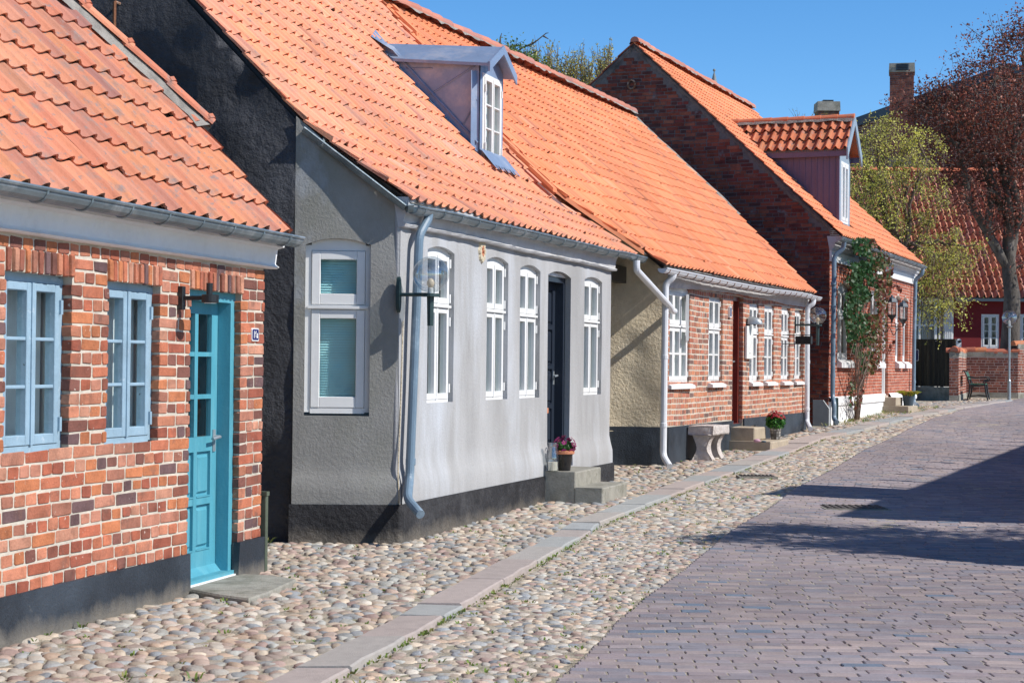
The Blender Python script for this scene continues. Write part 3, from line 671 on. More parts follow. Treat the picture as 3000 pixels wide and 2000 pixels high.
for a, b, s in ((5.2, 16, .082), (16, 27, .095), (27, 49, .12)):
    V, Fs, cc = stones(fac, lambda y: klx(y)-.005, a, b, s, s*1.22, .97, .022, 1.22); mb.batch(V, Fs, 0, cc)
for a, b, s in ((4.5, 16, .070), (16, 27, .088), (27, 47, .115)):
    V, Fs, cc = stones(lambda y: krx(y)+.01, roadx, a, b, s, s*1.15, .96, .015, 1.36); mb.batch(V, Fs, 0, cc)
tag(mb.build('pavement', MT['cobble'], smooth=True), kind='structure')
# clinker road
def heave(x, y): return .035*2*vn(np.asarray(x)*.55, np.asarray(y)*.5, 5.)*0.6
PC = [(.31, .255, .26), (.29, .24, .245), (.33, .28, .28), (.265, .235, .25), (.37, .30, .28), (.31, .27, .275), (.25, .235, .26), (.32, .265, .255)]
A = []
y = 4.5; row = 0
while y < 62:
    rd = .098; a = float(roadx(y))+.005; b = min(a+.5+.34*y+2.5, a+14) if y < 42 else a+8
    x = a-(.1 if row % 2 else 0)*1
    while x < b:
        w = .2*R.uniform(.88, 1.12); xa = max(x, a+R.uniform(-.004, .01)); 
        if x+w-xa > .05: A.append((xa+.002, x+w-.002, y, row))
        x += w
    y += rd+R.uniform(-.002, .002); row += 1
A = np.array(A); N = len(A)
rx0, rx1, ry = A[:, 0], A[:, 1], A[:, 2]
slope = .035   # courses run slightly askew
def pv(x, yy, h): y2 = yy-(x-roadx(yy))*slope+.012*np.sin(x*2.1+yy); return np.stack([x, y2, zgv(y2)+.004+heave(x, y2)+h], -1)
e = NR.uniform(.001, .004, (6, N)); hj = NR.uniform(-.002, .0025, N); t1, t2 = NR.uniform(-.0015, .0015, (2, N)); d = .0925
b_ = .005
V = np.stack([pv(rx0+e[0], ry+e[1], -.04), pv(rx1-e[2], ry+e[3], -.04), pv(rx1-e[4], ry+d-e[5], -.04), pv(rx0+e[1], ry+d-e[0], -.04),
    pv(rx0+e[0], ry+e[1], hj-.003), pv(rx1-e[2], ry+e[3], hj-.003), pv(rx1-e[4], ry+d-e[5], hj-.003), pv(rx0+e[1], ry+d-e[0], hj-.003),
    pv(rx0+e[0]+b_, ry+e[1]+b_, hj+t1), pv(rx1-e[2]-b_, ry+e[3]+b_, hj+t2), pv(rx1-e[4]-b_, ry+d-e[5]-b_, hj-t1), pv(rx0+e[1]+b_, ry+d-e[0]-b_, hj-t2)], 1)
Fs = [(0, 1, 5, 4), (1, 2, 6, 5), (2, 3, 7, 6), (3, 0, 4, 7), (4, 5, 9, 8), (5, 6, 10, 9), (6, 7, 11, 10), (7, 4, 8, 11), (8, 9, 10, 11)]
cc = np.array(PC)[NR.integers(0, len(PC), N)]*NR.uniform(.88, 1.12, (N, 1))*1.12*(1+.3*vn(rx0*.5, ry*.35, 7.))[:, None]; blue = NR.random(N) < .02; cc[blue] = (.17, .21, .27)
mb = MB(); mb.batch(V, Fs, 0, cc); tag(mb.build('road', MT['paver']), kind='structure')
# bed under the clinkers
mb = MB(); yy = np.arange(4, 62, .25); k = 14; V = []
for q in yy:
    a = float(roadx(q)); b = a+11
    xx = np.linspace(a, b, k); V += np.stack([xx, np.full(k, q), zgv(np.full(k, q))-.0005+heave(xx, np.full(k, q))], -1).tolist()
mb.add(V, [(j*k+i, j*k+i+1, (j+1)*k+i+1, (j+1)*k+i) for j in range(len(yy)-1) for i in range(k-1)]); tag(mb.build('road_bed', MT['sand'], smooth=True), kind='structure')
# drain covers
def cover(px, py, L, W_, name, lab):
    p = gr(px, py); t = thing(name, lab, 'drain cover', p); mb = MB(); hz = .008+float(heave(p[0], p[1]))
    boxw(mb, p+np.array([0, 0, hz-.02]), (L, W_, .05)); n = 9
    for i in range(n): boxw(mb, p+np.array([-L/2+L*(i+.5)/n, 0, hz+.009]), (L/n*.45, W_*.8, .01))
    mb.build('grate', MT['cast'], t); q = MB(); boxw(q, p+np.array([0, 0, hz-.025]), (L+.06, W_+.06, .05)); q.build('surround', MT['concrete'], t)
cover(2500, 1482, .62, .5, 'drain_cover', 'rectangular iron drain cover in the clinker road at the edge of the shadow')
cover(2217, 1396, .42, .3, 'drain_cover', 'small rusty drain grate among the cobbles beside the kerb slabs')
def rpk(pl, o, ze, b, x, y):
    r = ray(x, y); c, sn = math.cos(b), math.sin(b)
    t = ((pl.P0@pl.n+o)*sn+(ze-H)*c)/((r[:2]@pl.n)*sn+r[2]*c); p = r*t
    return float((p[:2]-pl.P0)@pl.d), float((p[2]+H-ze)/sn), np.array([p[0], p[1], p[2]+H])
def OP(pl, l, r, b, p=None):
    ul, zl = pl.pk(*l); ur, zr = pl.pk(*r); zb = pl.pk(*b)[1]; zs = (zl+zr)/2
    return (ul, ur, zb, zs) if p is None else (ul, ur, zb, zs, pl.pk(*p)[1])
def tilecols(*h): return [srgb(x) for x in h]
TC_OLD = [(.59, .225, .135), (.63, .26, .155), (.57, .205, .125), (.62, .27, .16), (.50, .21, .15), (.63, .26, .14), (.57, .25, .165), (.61, .24, .145), (.62, .235, .135)]
TC_OR = [(.80, .32, .18), (.78, .30, .165), (.80, .34, .20), (.76, .31, .19), (.80, .325, .175), (.74, .30, .19)]
TC_NEW = [(.79, .265, .12), (.80, .28, .13), (.77, .25, .11), (.82, .29, .14), (.74, .25, .125)]
TC_RED = [(.42, .13, .075), (.45, .15, .09), (.39, .12, .075), (.36, .13, .10), (.47, .16, .10)]
# ================================================================ HOUSE 1 (brick, blue windows)
h1 = thing('brick_house', 'low red brick house with light blue windows and a turquoise door, nearest the viewer', 'house', H1.W(0, 0, 0), )
wA = OP(H1, (19, 796), (206, 815), (16, 1325)); wB = OP(H1, (316, 826), (467, 842), (312, 1296)); dA = OP(H1, (556, 845), (702, 857), (540, 1690))
wA = (wA[0], wA[1], 1.0, 1.955); wB = (wB[0], wB[1], 1.005, 1.955); dA = (dA[0], dA[1], .03, 1.955)
w0 = (wA[0]-1.05, wA[0]-.42, 1.0, 1.955)
E1 = 3.40
ops = [w0, wA, wB, dA]
o1f = lambda u, z: .012*2*vn(u*1.3, z*1.2, 1.)+.0*u
wv1 = lambda u, z: .010*2*vn(u*.8+9, z*.3, 4.)
mb = MB(); panel(mb, H1, rect(-4, E1-.012, 0, 2.3), [rect(a-.012 if 1 else a, b+.012, c-.01, d+.012) for a, b, c, d in ops], .14, o1f, .06, 1)
holes = [(a, b, c, d) for a, b, c, d in ops]
lint = []
for a, b, c, d in ops: lint.append((a-.02, b+.03, d, d+.150))
bricks(mb, H1, -4, E1, .24, 2.185, holes+lint, .0765, .122, .0145, .006, .0035, .08, 'HS', PAL_A, 0, None, o1f, 1., wv1)
for a, b, c, d in lint: soldiers(mb, H1, a, b, c, d-.005, .066, off=o1f, joint=.019)
# end wall in the passage
E = Pl(H1.W(E1, 0, -7)[:2], H1.W(E1, 0, 0)[:2]); E.n = -E.n
EE = Pl(H1.W(E1, 0, 0)[:2], H1.W(E1, 0, -7)[:2])
panel(mb, EE, [(0, 0), (7, 0), (7, 2.3), (3.7, 5.8), (.02, 2.3)], (), .5, None, mat=1); bricks(mb, EE, 0, 7, .24, 5.6, (), .0765, .24, .015, .01, .003, .02, 'HS', PAL_A, 0, lambda u, z: z < 2.25+min(u, 7.2-u)*.93, None, .8, None, False)
mb.build('wall', [MT['brick'], MT['mortar']], h1)
mb = MB(); pz = lambda u, z: .026+.006*2*vn(u*2, z*3)
def seg(a, b): panel(mb, H1, rect(a, b, -.15, .252), (), .08, pz, edge=.05)
seg(-4, dA[0]+.005); seg(dA[1]-.008, E1+.02); panel(mb, EE, rect(-.02, 7, -.15, .25), (), .3, pz, edge=.05)
mb.build('plinth', MT['plinth_blue'], h1)
cornice(H1, -4, E1+.12, 2.165, 2.40, [(0, 0), (0, .055), (.05, .075), (.12, .05), (.16, .045), (.60, .06), (.66, .11), (.95, .12), (1, .13), (1, -.05)], 0, 1, 'lime_white', h1, lumpy=.006)
rf1 = Roof(H1, [(.16, 2.395), (.16-4.0, 2.395+4.0*math.tan(math.radians(47.75)))], .018, 2)
B1 = math.radians(47.75); q0 = rpk(H1, .16, 2.395, B1, 842, 696)[:2]; q1 = rpk(H1, .16, 2.395, B1, 560, 357)[:2]; q2 = rpk(H1, .16, 2.395, B1, 204, 30)[:2]
kk = (q2[0]-q1[0])/(q2[1]-q1[1]); uh1 = lambda t: np.where(np.asarray(t) < q1[1], np.interp(t, [0, q1[1]], [q0[0]+.02, q1[0]+.02]), q1[0]+.02+(np.asarray(t)-q1[1])*kk)
mb = MB(); tiles(mb, rf1, -4.2, 3.64, 0, 4.6, .196, .275, .017, TC_OLD, 0, None, uh1, 1.3, .8, thick=.016)
# underlay and rear slope
def sheet(mb, rf, u0, u1, t1, m=1, h=-.03, n=12, ulo=None, uhi=None):
    tt = np.linspace(0, t1, n); us = []; V = []
    for t in tt:
        a = u0 if ulo is None else max(u0, float(ulo(t))); b = u1 if uhi is None else min(u1, float(uhi(t)))
        V += rf.S(np.linspace(a, b, 8), t, h).tolist()
    mb.add(V, [(j*8+i, j*8+i+1, (j+1)*8+i+1, (j+1)*8+i) for j in range(n-1) for i in range(7)], m)
    return mb
sheet(mb, rf1, -4.2, 3.6, 4.6, 1, -.02, 12, None, lambda t: uh1(t)-.04)
rt = mb.build('roof', [MT['tile_old'], MT['bedding']], h1)
mb = MB()   # mortar flaunching and cover tiles on the upper verge
tt = np.linspace(q1[1]-.1, 4.4, 60); V = []
for i, t in enumerate(tt):
    u = float(uh1(t)); w_ = .05+.05*float(vn(t*3.1, 2.2)+.5)
    for du, hh in ((-w_-.03, .03), (-w_*.4, .06), (.03, .075), (.08, .05), (.09, -.12)): V.append(rf1.S(u+du+.01*vn(t*9, du*20), t, hh+.012*vn(t*8, du*30)))
mb.add(V, [(i*5+j, i*5+j+1, (i+1)*5+j+1, (i+1)*5+j) for i in range(59) for j in range(4)], 0)
t = q1[1]-.06
while t < 4.3:
    a, b = rf1.S(float(uh1(t))+.06, t, .085), rf1.S(float(uh1(t+.36))+.06, t+.36, .07); ridge(mb, a, b, .05, .5, 1, None, TC_OLD, sink=.01, wob=0); 
    tube(mb, [rf1.S(float(uh1(t))+.06, t-.005, .08), rf1.S(float(uh1(t))+.06, t+.03, .085)], .055, 8, 1, (.5, .17, .1)); t += .34
mb.build('verge_flashing', [MT['bedding'], MT['tile_old']], rt)
mb = MB(); a = H1.W(-4, 2.385, .21); b = H1.W(H1.pk(862, 704, .2)[0], 2.385, .21); gutter(mb, [a, b], .066, 0, .47)
mb.build('gutter', MT['zinc'], h1)
for op in ops[:3]: make_window(h1, H1, op, .055, 2, ((0, 1, 3),), 'blue', .035, .045, .02, hinges=True, curtain='full')
panel_door(h1, H1, dA, .075, 'teal', 3, 2, (0, .5, 1), .055, 'door', 'steel', .95, .45)
mb = MB(); V = H1; mb.box(H1, dA[0], dA[1], -.05, .035, -.2, .0); mb.build('threshold', MT['lime_white'], h1)
mb = MB(); mb.bevbox(H1, E1+.035, E1+.075, 0, .56, -.03, .03, .006); mb.box(H1, E1+.03, E1+.08, .54, .57, -.035, .035); mb.build('downpipe_cover', MT['olive'], h1)
MT_g = MT['iron_green']
# stone slab in front of the door
def slab_poly(name, lab, cat, pxs, h, mat, top=.0):
    P = [gr(*p) for p in pxs]; c = sum(P)/len(P); t = MB(); n = len(P)
    V = [p+np.array([0, 0, -.08]) for p in P]+[p+np.array([0, 0, h-.012]) for p in P]+[c+(p-c)*np.array([.975, .975, 1])+np.array([0, 0, h]) for p in P]
    t.add(V, [(i, (i+1) % n, n+(i+1) % n, n+i) for i in range(n)]+[(n+i, n+(i+1) % n, 2*n+(i+1) % n, 2*n+i) for i in range(n)]+[tuple(range(2*n, 3*n))])
    return tag(t.build(name, MT[mat]), lab, cat)
slab_poly('stone_slab', 'flat worn grey stone slab lying in front of the turquoise door', 'stone slab', [(538, 1733), (640, 1752), (728, 1764), (790, 1742), (868, 1706), (800, 1694), (690, 1688)][::-1], .025, 'concrete')
# wall lamp
lp = thing('wall_lamp', 'small black metal wall lamp on a short arm beside the turquoise door', 'wall lamp', H1.W(*H1.pk(520, 873), 0))
u, z = H1.pk(521, 873); mb = MB(); mb.bevbox(H1, u-.022, u+.022, z-.075, z+.075, 0, .045, .004); mb.build('wall_bracket', MT['iron'], lp)
mb = MB(); mb.box(H1, u-.012, u+.012, z-.014, z+.014, .045, .17); mb.build('arm', MT['iron'], lp)
mb = MB(); c = H1.W(u, z, .225); lathe(mb, c, [(.0, -.03), (.052, -.03), (.055, -.025), (.055, .018), (.05, .022), (.0, .022)], 20); lathe(mb, c+np.array([-.005, 0, .02]), [(0.02, 0), (.021, .075), (0, .075)], 14); mb.build('lamp_head', MT['iron'], lp)
mb = MB(); lathe(mb, c, [(0, -.034), (.04, -.034), (.04, -.03), (0, -.03)], 16); mb.build('lens', MT['enamel'], lp)
# house number
def textmesh(s, size, pl, u, z, o, mat, name, parent, ext=.001, bold=0.):
    cu = bpy.data.curves.new('t', 'FONT'); cu.body = s; cu.size = size; cu.align_x = 'CENTER'; cu.align_y = 'CENTER'; cu.extrude = ext; cu.offset = bold
    ob = bpy.data.objects.new('t', cu); C.objects.link(ob); bpy.context.view_layer.update()
    me = ob.to_mesh(); V = np.array([v.co[:] for v in me.vertices]); Fs = [tuple(p.vertices) for p in me.polygons]; ob.to_mesh_clear(); bpy.data.objects.remove(ob); bpy.data.curves.remove(cu)
    m = MB(); m.add(pl.W(u+V[:, 0]*.8, z+V[:, 1], o+V[:, 2]), Fs); return m.build(name, MT[mat], parent)
u, z = H1.pk(740, 980); nb = thing('house_number', 'small blue enamel number plate reading 16a on the red brick pier', 'number plate', H1.W(u, z, 0))
mb = MB(); w_, hh_, cc_ = .058, .045, .010
def plate(mb, w_, h_, c_, o0, o1, pl, u, z, m=0):
    q = [(-w_, -h_+c_), (-w_+c_, -h_), (w_-c_, -h_), (w_, -h_+c_), (w_, h_-c_), (w_-c_, h_), (-w_+c_, h_), (-w_, h_-c_)]
    V = np.concatenate([pl.W([u+a for a, b in q], [z+b for a, b in q], o0), pl.W([u+a for a, b in q], [z+b for a, b in q], o1)]); mb.add(V, [(i, (i+1) % 8, 8+(i+1) % 8, 8+i) for i in range(8)]+[tuple(range(8, 16))], m)
plate(mb, .062, .046, .010, .0, .022, H1, u, z); mb.build('plate', MT['enamel'], nb)
mb = MB(); plate(mb, .054, .038, .008, .022, .0235, H1, u, z); mb.build('blue_field', MT['enamel_blue'], nb)
textmesh('16a', .068, H1, u, z-.002, .0245, 'enamel', 'numeral', nb, .0008, .0022)
# ================================================================ HOUSE 2 (grey plaster, cut corner)
g1 = G.P0.copy(); g0 = g1+np.array([-.873, -.035]); bd = np.array([-.965, .262]); bd /= np.linalg.norm(bd)
BK = Pl(g0+bd*7.4, g0); CH = Pl(g0, g1)
hg = thing('plastered_house', 'grey plastered house with a cut-off corner, black gable and orange tiled roof with zinc dormer', 'house', (*g1, 0))
EG = 6.92
gw = [OP(G, (1252, 733), (1330, 741), (1232, 1187), (1288, 722)), OP(G, (1426.5, 762), (1489, 772), (1415, 1170), (1452, 752)), OP(G, (1523.5, 785), (1582, 796), (1516, 1168), (1546, 775)), OP(G, (1711, 820), (1763, 825), (1709, 1159), (1733, 811))]
gd = OP(G, (1605, 806), (1671, 813), (1596, 1372), (1631, 794))
gw = [(a, b, 1.15, d, e) for a, b, c, d, e in gw]; gd = (gd[0], gd[1], .375, gd[3], gd[4])
def sm(x): x = np.clip(x, 0, 1); return x*x*(3-2*x)
def offG(u, z): return .045*sm((.66-z)/.22)+.03*sm((.33-z)/.03)*0+.012*2*vn(u*.5, z*.5, 8.)+.003*2*vn(u*2, z*1.6, 2.)
mb = MB(); hs = [arch(a, b, c, d, e) for a, b, c, d, e in gw]+[arch(gd[0], gd[1], gd[2], gd[3], gd[4])]
cf = lambda u, z: np.where(u < .05, -.0, 0)
panel(mb, G, rect(0, EG, .30, 2.92), hs, .09, offG, .06, 0)
# cut corner
mb.build('wall', MT['plaster'], hg, smooth=True); mb = MB()
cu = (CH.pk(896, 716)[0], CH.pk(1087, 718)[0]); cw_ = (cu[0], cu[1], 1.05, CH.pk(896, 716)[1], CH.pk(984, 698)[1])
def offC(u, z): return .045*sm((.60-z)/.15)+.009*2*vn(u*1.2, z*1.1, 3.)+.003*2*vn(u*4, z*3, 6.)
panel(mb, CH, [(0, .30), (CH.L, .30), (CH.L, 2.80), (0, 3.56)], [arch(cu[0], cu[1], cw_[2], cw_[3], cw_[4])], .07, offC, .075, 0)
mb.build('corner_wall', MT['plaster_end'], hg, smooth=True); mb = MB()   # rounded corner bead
for (x, y, pl, z1) in ((g1[0], g1[1], 0, 2.84),):
    zz = np.linspace(.3, z1, 26); tube(mb, [(x-.012+.0*k, y+.03, k) for k in zz], [.035+.03*float(sm((.64-k)/.2)) for k in zz], 12, 0)
mb.build('corner_bead', MT['plaster'], hg, smooth=True)
mb = MB(); offP = lambda u, z: offG(u, z*0+.3)+.012+.006*vn(u*5, z*5)
panel(mb, G, rect(0, gd[0]-.02, -.2, .318), (), .09, offP, edge=.12); panel(mb, G, rect(gd[1]+.05, EG+.03, -.2, .318), (), .09, offP, edge=.12); panel(mb, G, rect(gd[0]-.03, gd[1]+.06, -.2, .30), (), .09, lambda u, z: -.02+0*u, edge=.02)
panel(mb, CH, rect(-.02, CH.L+.02, -.2, .315), (), .07, lambda u, z: offC(u, z*0+.3)+.012+.008*vn(u*6, z*6), edge=.12)
zz = np.linspace(-.2, .315, 8); tube(mb, [(g1[0]-.012, g1[1]+.025, k) for k in zz], .085, 12, 0)
mb.build('plinth', MT['plinth_black'], hg, smooth=True)
mb = MB()
def offB(u, z): return .055*2*vn(u*.9, z*.8, 11.)+.02*2*vn(u*3.2, z*3.2, 7.)-.02*sm((.6-z)/.1)
gs = math.tan(math.radians(46.3)); inw = .0
def gz(u): # roof line over the black gable, u measured from far left end
    s = .867+(BK.L-u)*.995; return np.where(s < 3.55, 3.5+(s-.75)*gs, 3.5+2.8*gs-(s-3.55)*gs)
pu = [0, BK.L-(3.55-.867)/.995, BK.L-.02]
panel(mb, BK, [(0, -.1), (BK.L, -.1), (BK.L, float(gz(BK.L))-.10), (pu[1], float(gz(pu[1]))-.1), (0, max(2.6, float(gz(0))-.1))], (), .11, offB, 0)
mb.build('gable_wall', MT['black_plaster'], hg, smooth=True)
# far end wall towards the passage
EW = Pl(G.W(EG, 0, 0)[:2], G.W(EG, 0, -6)[:2]); mb = MB(); panel(mb, EW, [(0, -.1), (6, -.1), (6, 3.4), (3.4, 6), (0, 2.9)], (), .3); mb.build('end_wall', MT['plaster'], hg)
cornice(G, -.01, EG+.06, 2.655, 2.90, [(0, .0), (.02, .055), (.10, .068), (.16, .04), (.45, .055), (.62, .07), (.7, .08), (.98, .09), (1, -.05)], .03, 4, 'cornice_grey', hg, lumpy=.012)
rfg = Roof(G, [(.11, 2.865), (-.75, 3.5), (-3.47, 3.5+2.72*gs)], .02, 5)
T1 = math.hypot(.86, .635); LG = rfg.L
ulg = lambda t: np.where(np.asarray(t) < T1, np.interp(t, [0, T1], [-.02, -.29]), -.29-(np.asarray(t)-T1)*.04)
BG = math.radians(46.3); up0 = (-.75, 3.5)
dl = rpk(G, *up0, BG, 1403, 463); dr = rpk(G, *up0, BG, 1470, 488); EGR = 7.75
# dormer frame
do = -.75-.5*(dl[1]+dr[1])*math.cos(BG); DU0, DU1 = G.pk(1403, 300, do)[0], G.pk(1470, 300, do)[0]
zb_ = 3.5+(do+.75)*-gs; zt_ = G.pk(1403, 186, do)[1]; za_ = G.pk(1441, 150, do)[1]
def under(u, t):
    o = np.interp(t, rfg.t, rfg.O); z = np.interp(t, rfg.t, rfg.Z); return (u > DU0) & (u < DU1) & (o < do) & (z < zt_-.05)
mb = MB(); tiles(mb, rfg, -.62, EGR, 0, LG, .186, .268, .011, TC_OR, 0, ulg, None, 1.1, .9, skip=under)
sheet(mb, rfg, -.6, EGR, LG, 1, -.02, 14, lambda t: ulg(t)+.03)
ridge(mb, rfg.S(-.25, LG, .05), rfg.S(EGR+.1, LG, .05), .10, .36, 0, 1, [(.50, .2, .14), (.55, .22, .15), (.45, .2, .16)], down=.0)
# rear slope
rb = G.P0; V = [G.W(-.3, rfg.Z[-1], -3.47), G.W(EGR, rfg.Z[-1], -3.47), G.W(EGR, 2.7, -7.2), G.W(-.3, 2.7, -7.2)]; mb.add(V, [(0, 1, 2, 3)], 0, (.7, .25, .1))
rfo = mb.build('roof', [MT['tile'], MT['bedding']], hg)
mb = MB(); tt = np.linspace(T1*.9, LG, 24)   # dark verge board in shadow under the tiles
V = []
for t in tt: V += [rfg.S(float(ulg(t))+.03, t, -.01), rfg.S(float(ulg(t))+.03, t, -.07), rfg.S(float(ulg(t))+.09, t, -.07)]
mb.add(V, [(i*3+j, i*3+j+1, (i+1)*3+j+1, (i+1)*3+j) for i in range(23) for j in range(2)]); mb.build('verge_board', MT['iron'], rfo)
# gutters and downpipe
mb = MB(); p1 = G.W(-.02, 2.815, .12); p2 = G.W(G.pk(1882, 748, .13)[0], 2.875, .13)
c0 = CH.W(*CH.pk(893, 376, .015), .015); c1 = G.W(-.05, 2.81, .08)
gutter(mb, [c0, c1], .045, 0, .9, rings=False); gutter(mb, [c1, p1+np.array([0, 0, 0])], .055, 0, 9); gutter(mb, [p1, p1+(p2-p1)*.5+np.array([0, 0, -.01]), p2], .06, 0, .46, wob=.01)
tube(mb, [c0+(c1-c0)*.18+np.array([0, -.05, -.03]), c0+(c1-c0)*.18+np.array([0, .06, .05])], .016, 4)
mb.build('gutter', MT['zinc'], hg)
mb = MB(); P = lambda x, y, o: G.W(*G.pk(x, y, o), o)
pp = [P(1256, 612, .13), P(1256, 640, .13), P(1228, 690, .10), P(1206, 1300, .085), P(1200, 1400, .09), P(1194, 1462, .15), P(1232, 1506, .33)]
pp[3] = pp[2]*.3+pp[4]*.7
pipe(mb, pp, .038, 0, [P(1203, 1352, .09)]); mb.build('downpipe', MT['zinc_blue'], hg)
mb = MB(); tube(mb, [P(1181, 940, .02), P(1174, 1180, .02), P(1166, 1385, .02), P(1170, 1475, .035), P(1182, 1560, .05)], .006, 5); mb.build('cable', MT['beige'], hg)
for i, (a, b, c, d, e) in enumerate(gw): make_window(hg, G, (a, b, c, d), .045, 2, ((0, .635, 1), (.665, 1, 1)), 'white', .03, .042, .02, hinges=True, curtain='sides')
make_window(hg, CH, (cu[0], cu[1], cw_[2]+.03, cw_[3]), .065, 1, ((0, .625, 1), (.655, 1, 1)), 'white', .045, .072, curtain=None, dress=blind, label='white two-part window with a blue-green blind in the cut-off corner')
for k in (0,):
    pass
panel_door(hg, G, (gd[0], gd[1], gd[2], gd[3]-.01), .10, 'navy', 0, 2, (0, .25, .5, .75, 1), .05, 'door', 'steel', 1.0, bottom=.22)
mb = MB(); u = (gd[0]+gd[1])/2; mb.bevbox(G, u-.09, u+.09, .96, 1.02, -.165, -.135, .004); mb.build('letter_slot', MT['terra'], hg)
mb = MB(); mb.box(G, gd[0]+.02, gd[1]-.02, gd[3], gd[4]-.012, -.06, -.05); mb.build('door_tympanum', MT['lime_white'], hg)
# zinc dormer
def dormer(house, pl, o_f, u0, u1, zb, ze, za, slope_z, cheek, face, roofm, over=.12, win=None, ov_back=.0, tiled=None, fascia=None, barge='zinc_sheet', back=None):
    """gabled dormer: front plane at offset o_f; slope_z(o) = height of the main roof"""
    oi = lambda z: o_f-(z-slope_z(o_f))/gs_   # where height z meets the main roof
    D = MB(); oe = oi(ze); um = (u0+u1)/2; oa = oi(za)
    for u, s in ((u0, -1), (u1, 1)):
        V = [pl.W(u, slope_z(o_f)-.05, o_f), pl.W(u, ze, o_f), pl.W(u, ze, oe-.1), pl.W(u, slope_z(o_f)-.05+0, o_f-.02)]
        eb, zb2_ = back if back else (oe-.15, ze)
        D.add([pl.W(u, slope_z(o_f)-.1, o_f), pl.W(u, ze, o_f), pl.W(u, zb2_, eb)], [(0, 1, 2)], 0)
    d = D.build('dormer', MT[cheek], house)
    m = MB(); wu0, wu1, wz0, wz1 = win
    panel(m, pl, [(u0, zb-.1), (u1, zb-.1), (u1, ze), (um, za), (u0, ze)], [rect(wu0, wu1, wz0, wz1)], .3, lambda u, z: 0*u+o_f+.015, .06-o_f)
    m.build('front', MT[face], d)
    return d, oe, oa, um
gs_ = gs; slz = lambda o: 3.5+(-.75-o)*gs
wz0 = G.pk(1411, 463, do)[1]; wz1 = G.pk(1411, 213, do)[1]; wu0 = G.pk(1411, 300, do)[0]; wu1 = G.pk(1464, 300, do)[0]
be = rpk(G, *up0, BG, 1137, 171); ba_ = rpk(G, *up0, BG, 1095, 122); oeb, zeb = -.75-be[1]*math.cos(BG), 3.5+be[1]*math.sin(BG); oab, zab = -.75-ba_[1]*math.cos(BG), 3.5+ba_[1]*math.sin(BG)
dm, oe, oa, um = dormer(hg, G, do, DU0, DU1, zb_, zt_, za_, slz, 'zinc_sheet', 'zinc_sheet', None, win=(wu0, wu1, wz0, wz1), back=(oeb, zeb))
oe = oeb
dm['label'] = 'zinc clad dormer with a narrow white window on the grey house'
def slopes(mb, pl, u0, u1, ze, za, of, ob_e, ob_a, eo=.10, fo=.14, th=.03, m=0, dz=(0, 0)):
    um = (u0+u1)/2; k = (za-ze)/(um-u0)
    for s in (-1, 1):
        ue = (u0-eo) if s < 0 else (u1+eo); zl = ze-eo*k
        A = [pl.W(um, za, of+fo), pl.W(ue, zl, of+fo), pl.W(ue, zl+dz[0], ob_e), pl.W(um, za+dz[1], ob_a)]
        V = np.array(A); W2 = V+np.array([0, 0, th])
        mb.add(np.concatenate([V, W2]), [(3, 2, 1, 0), (4, 5, 6, 7), (0, 1, 5, 4), (1, 2, 6, 5), (2, 3, 7, 6)] if s < 0 else [(0, 1, 2, 3), (7, 6, 5, 4), (4, 5, 1, 0), (5, 6, 2, 1), (6, 7, 3, 2)], m)
mb = MB(); slopes(mb, G, DU0, DU1, zt_, za_, do, oeb-.1, oab-.1, .09, .14, .035, dz=(zeb-zt_, zab-za_))
k_ = (za_-zt_)/(um-DU0)
for s, ue in ((-1, DU0-.09), (1, DU1+.09)):
    V = [G.W(um, za_+.05, do+.14), G.W(ue, zt_-.09*k_+.05, do+.14), G.W(ue, zt_-.09*k_-.06, do+.14), G.W(um, za_-.05, do+.14)]; V = np.array(V)
    mb.add(np.concatenate([V, V+np.array([*(G.n*.02), 0])]), BOXF, 0)
mb.add([G.W(DU0-.14, zeb-.02, oeb+.25), G.W(DU0-.12, slz(oeb-.14)+.08, oeb-.14), G.W(um+.05, slz(oab-.12)+.08, oab-.12), G.W(um, zab+.02, oab+.05), G.W(DU0+.0, zeb+.12, oeb+.1)], [(0, 1, 2, 3, 4)], 0)
mb.build('dormer_roof', MT['zinc_sheet'], dm)
mb = MB()   # side flashing, standing seams, apron
for s, t in ((.0, 0),): pass
o_ = np.linspace(do, oe, 10); V = []
for o in o_: z = slz(o); V += [G.W(DU0-.10, z+.075, o), G.W(DU0-.003, z+.07, o), G.W(DU0-.006, z+.16, o)]
mb.add(V, [(i*3+j, (i+1)*3+j, (i+1)*3+j+1, i*3+j+1) for i in range(9) for j in range(2)])
mb.add([G.W(DU0-.03, zb_+.11, do+.03), G.W(DU1+.03, zb_+.11, do+.03), G.W(DU1+.10, zb_-.07, do+.17), G.W(DU0+.02, zb_-.07, do+.17)], [(0, 1, 2, 3)])
n = 9
for i in range(n): a, b = DU0+.02+(DU1-DU0+.1)*i/n, DU0+.02+(DU1-DU0+.1)*(i+.8)/n; mb.add([G.W(a, zb_-.065, do+.165), G.W(b, zb_-.065, do+.165), G.W(b-.02, zb_-.125-.02*(i % 2), do+.22), G.W(a+.01, zb_-.125, do+.22)], [(0, 1, 2, 3)])
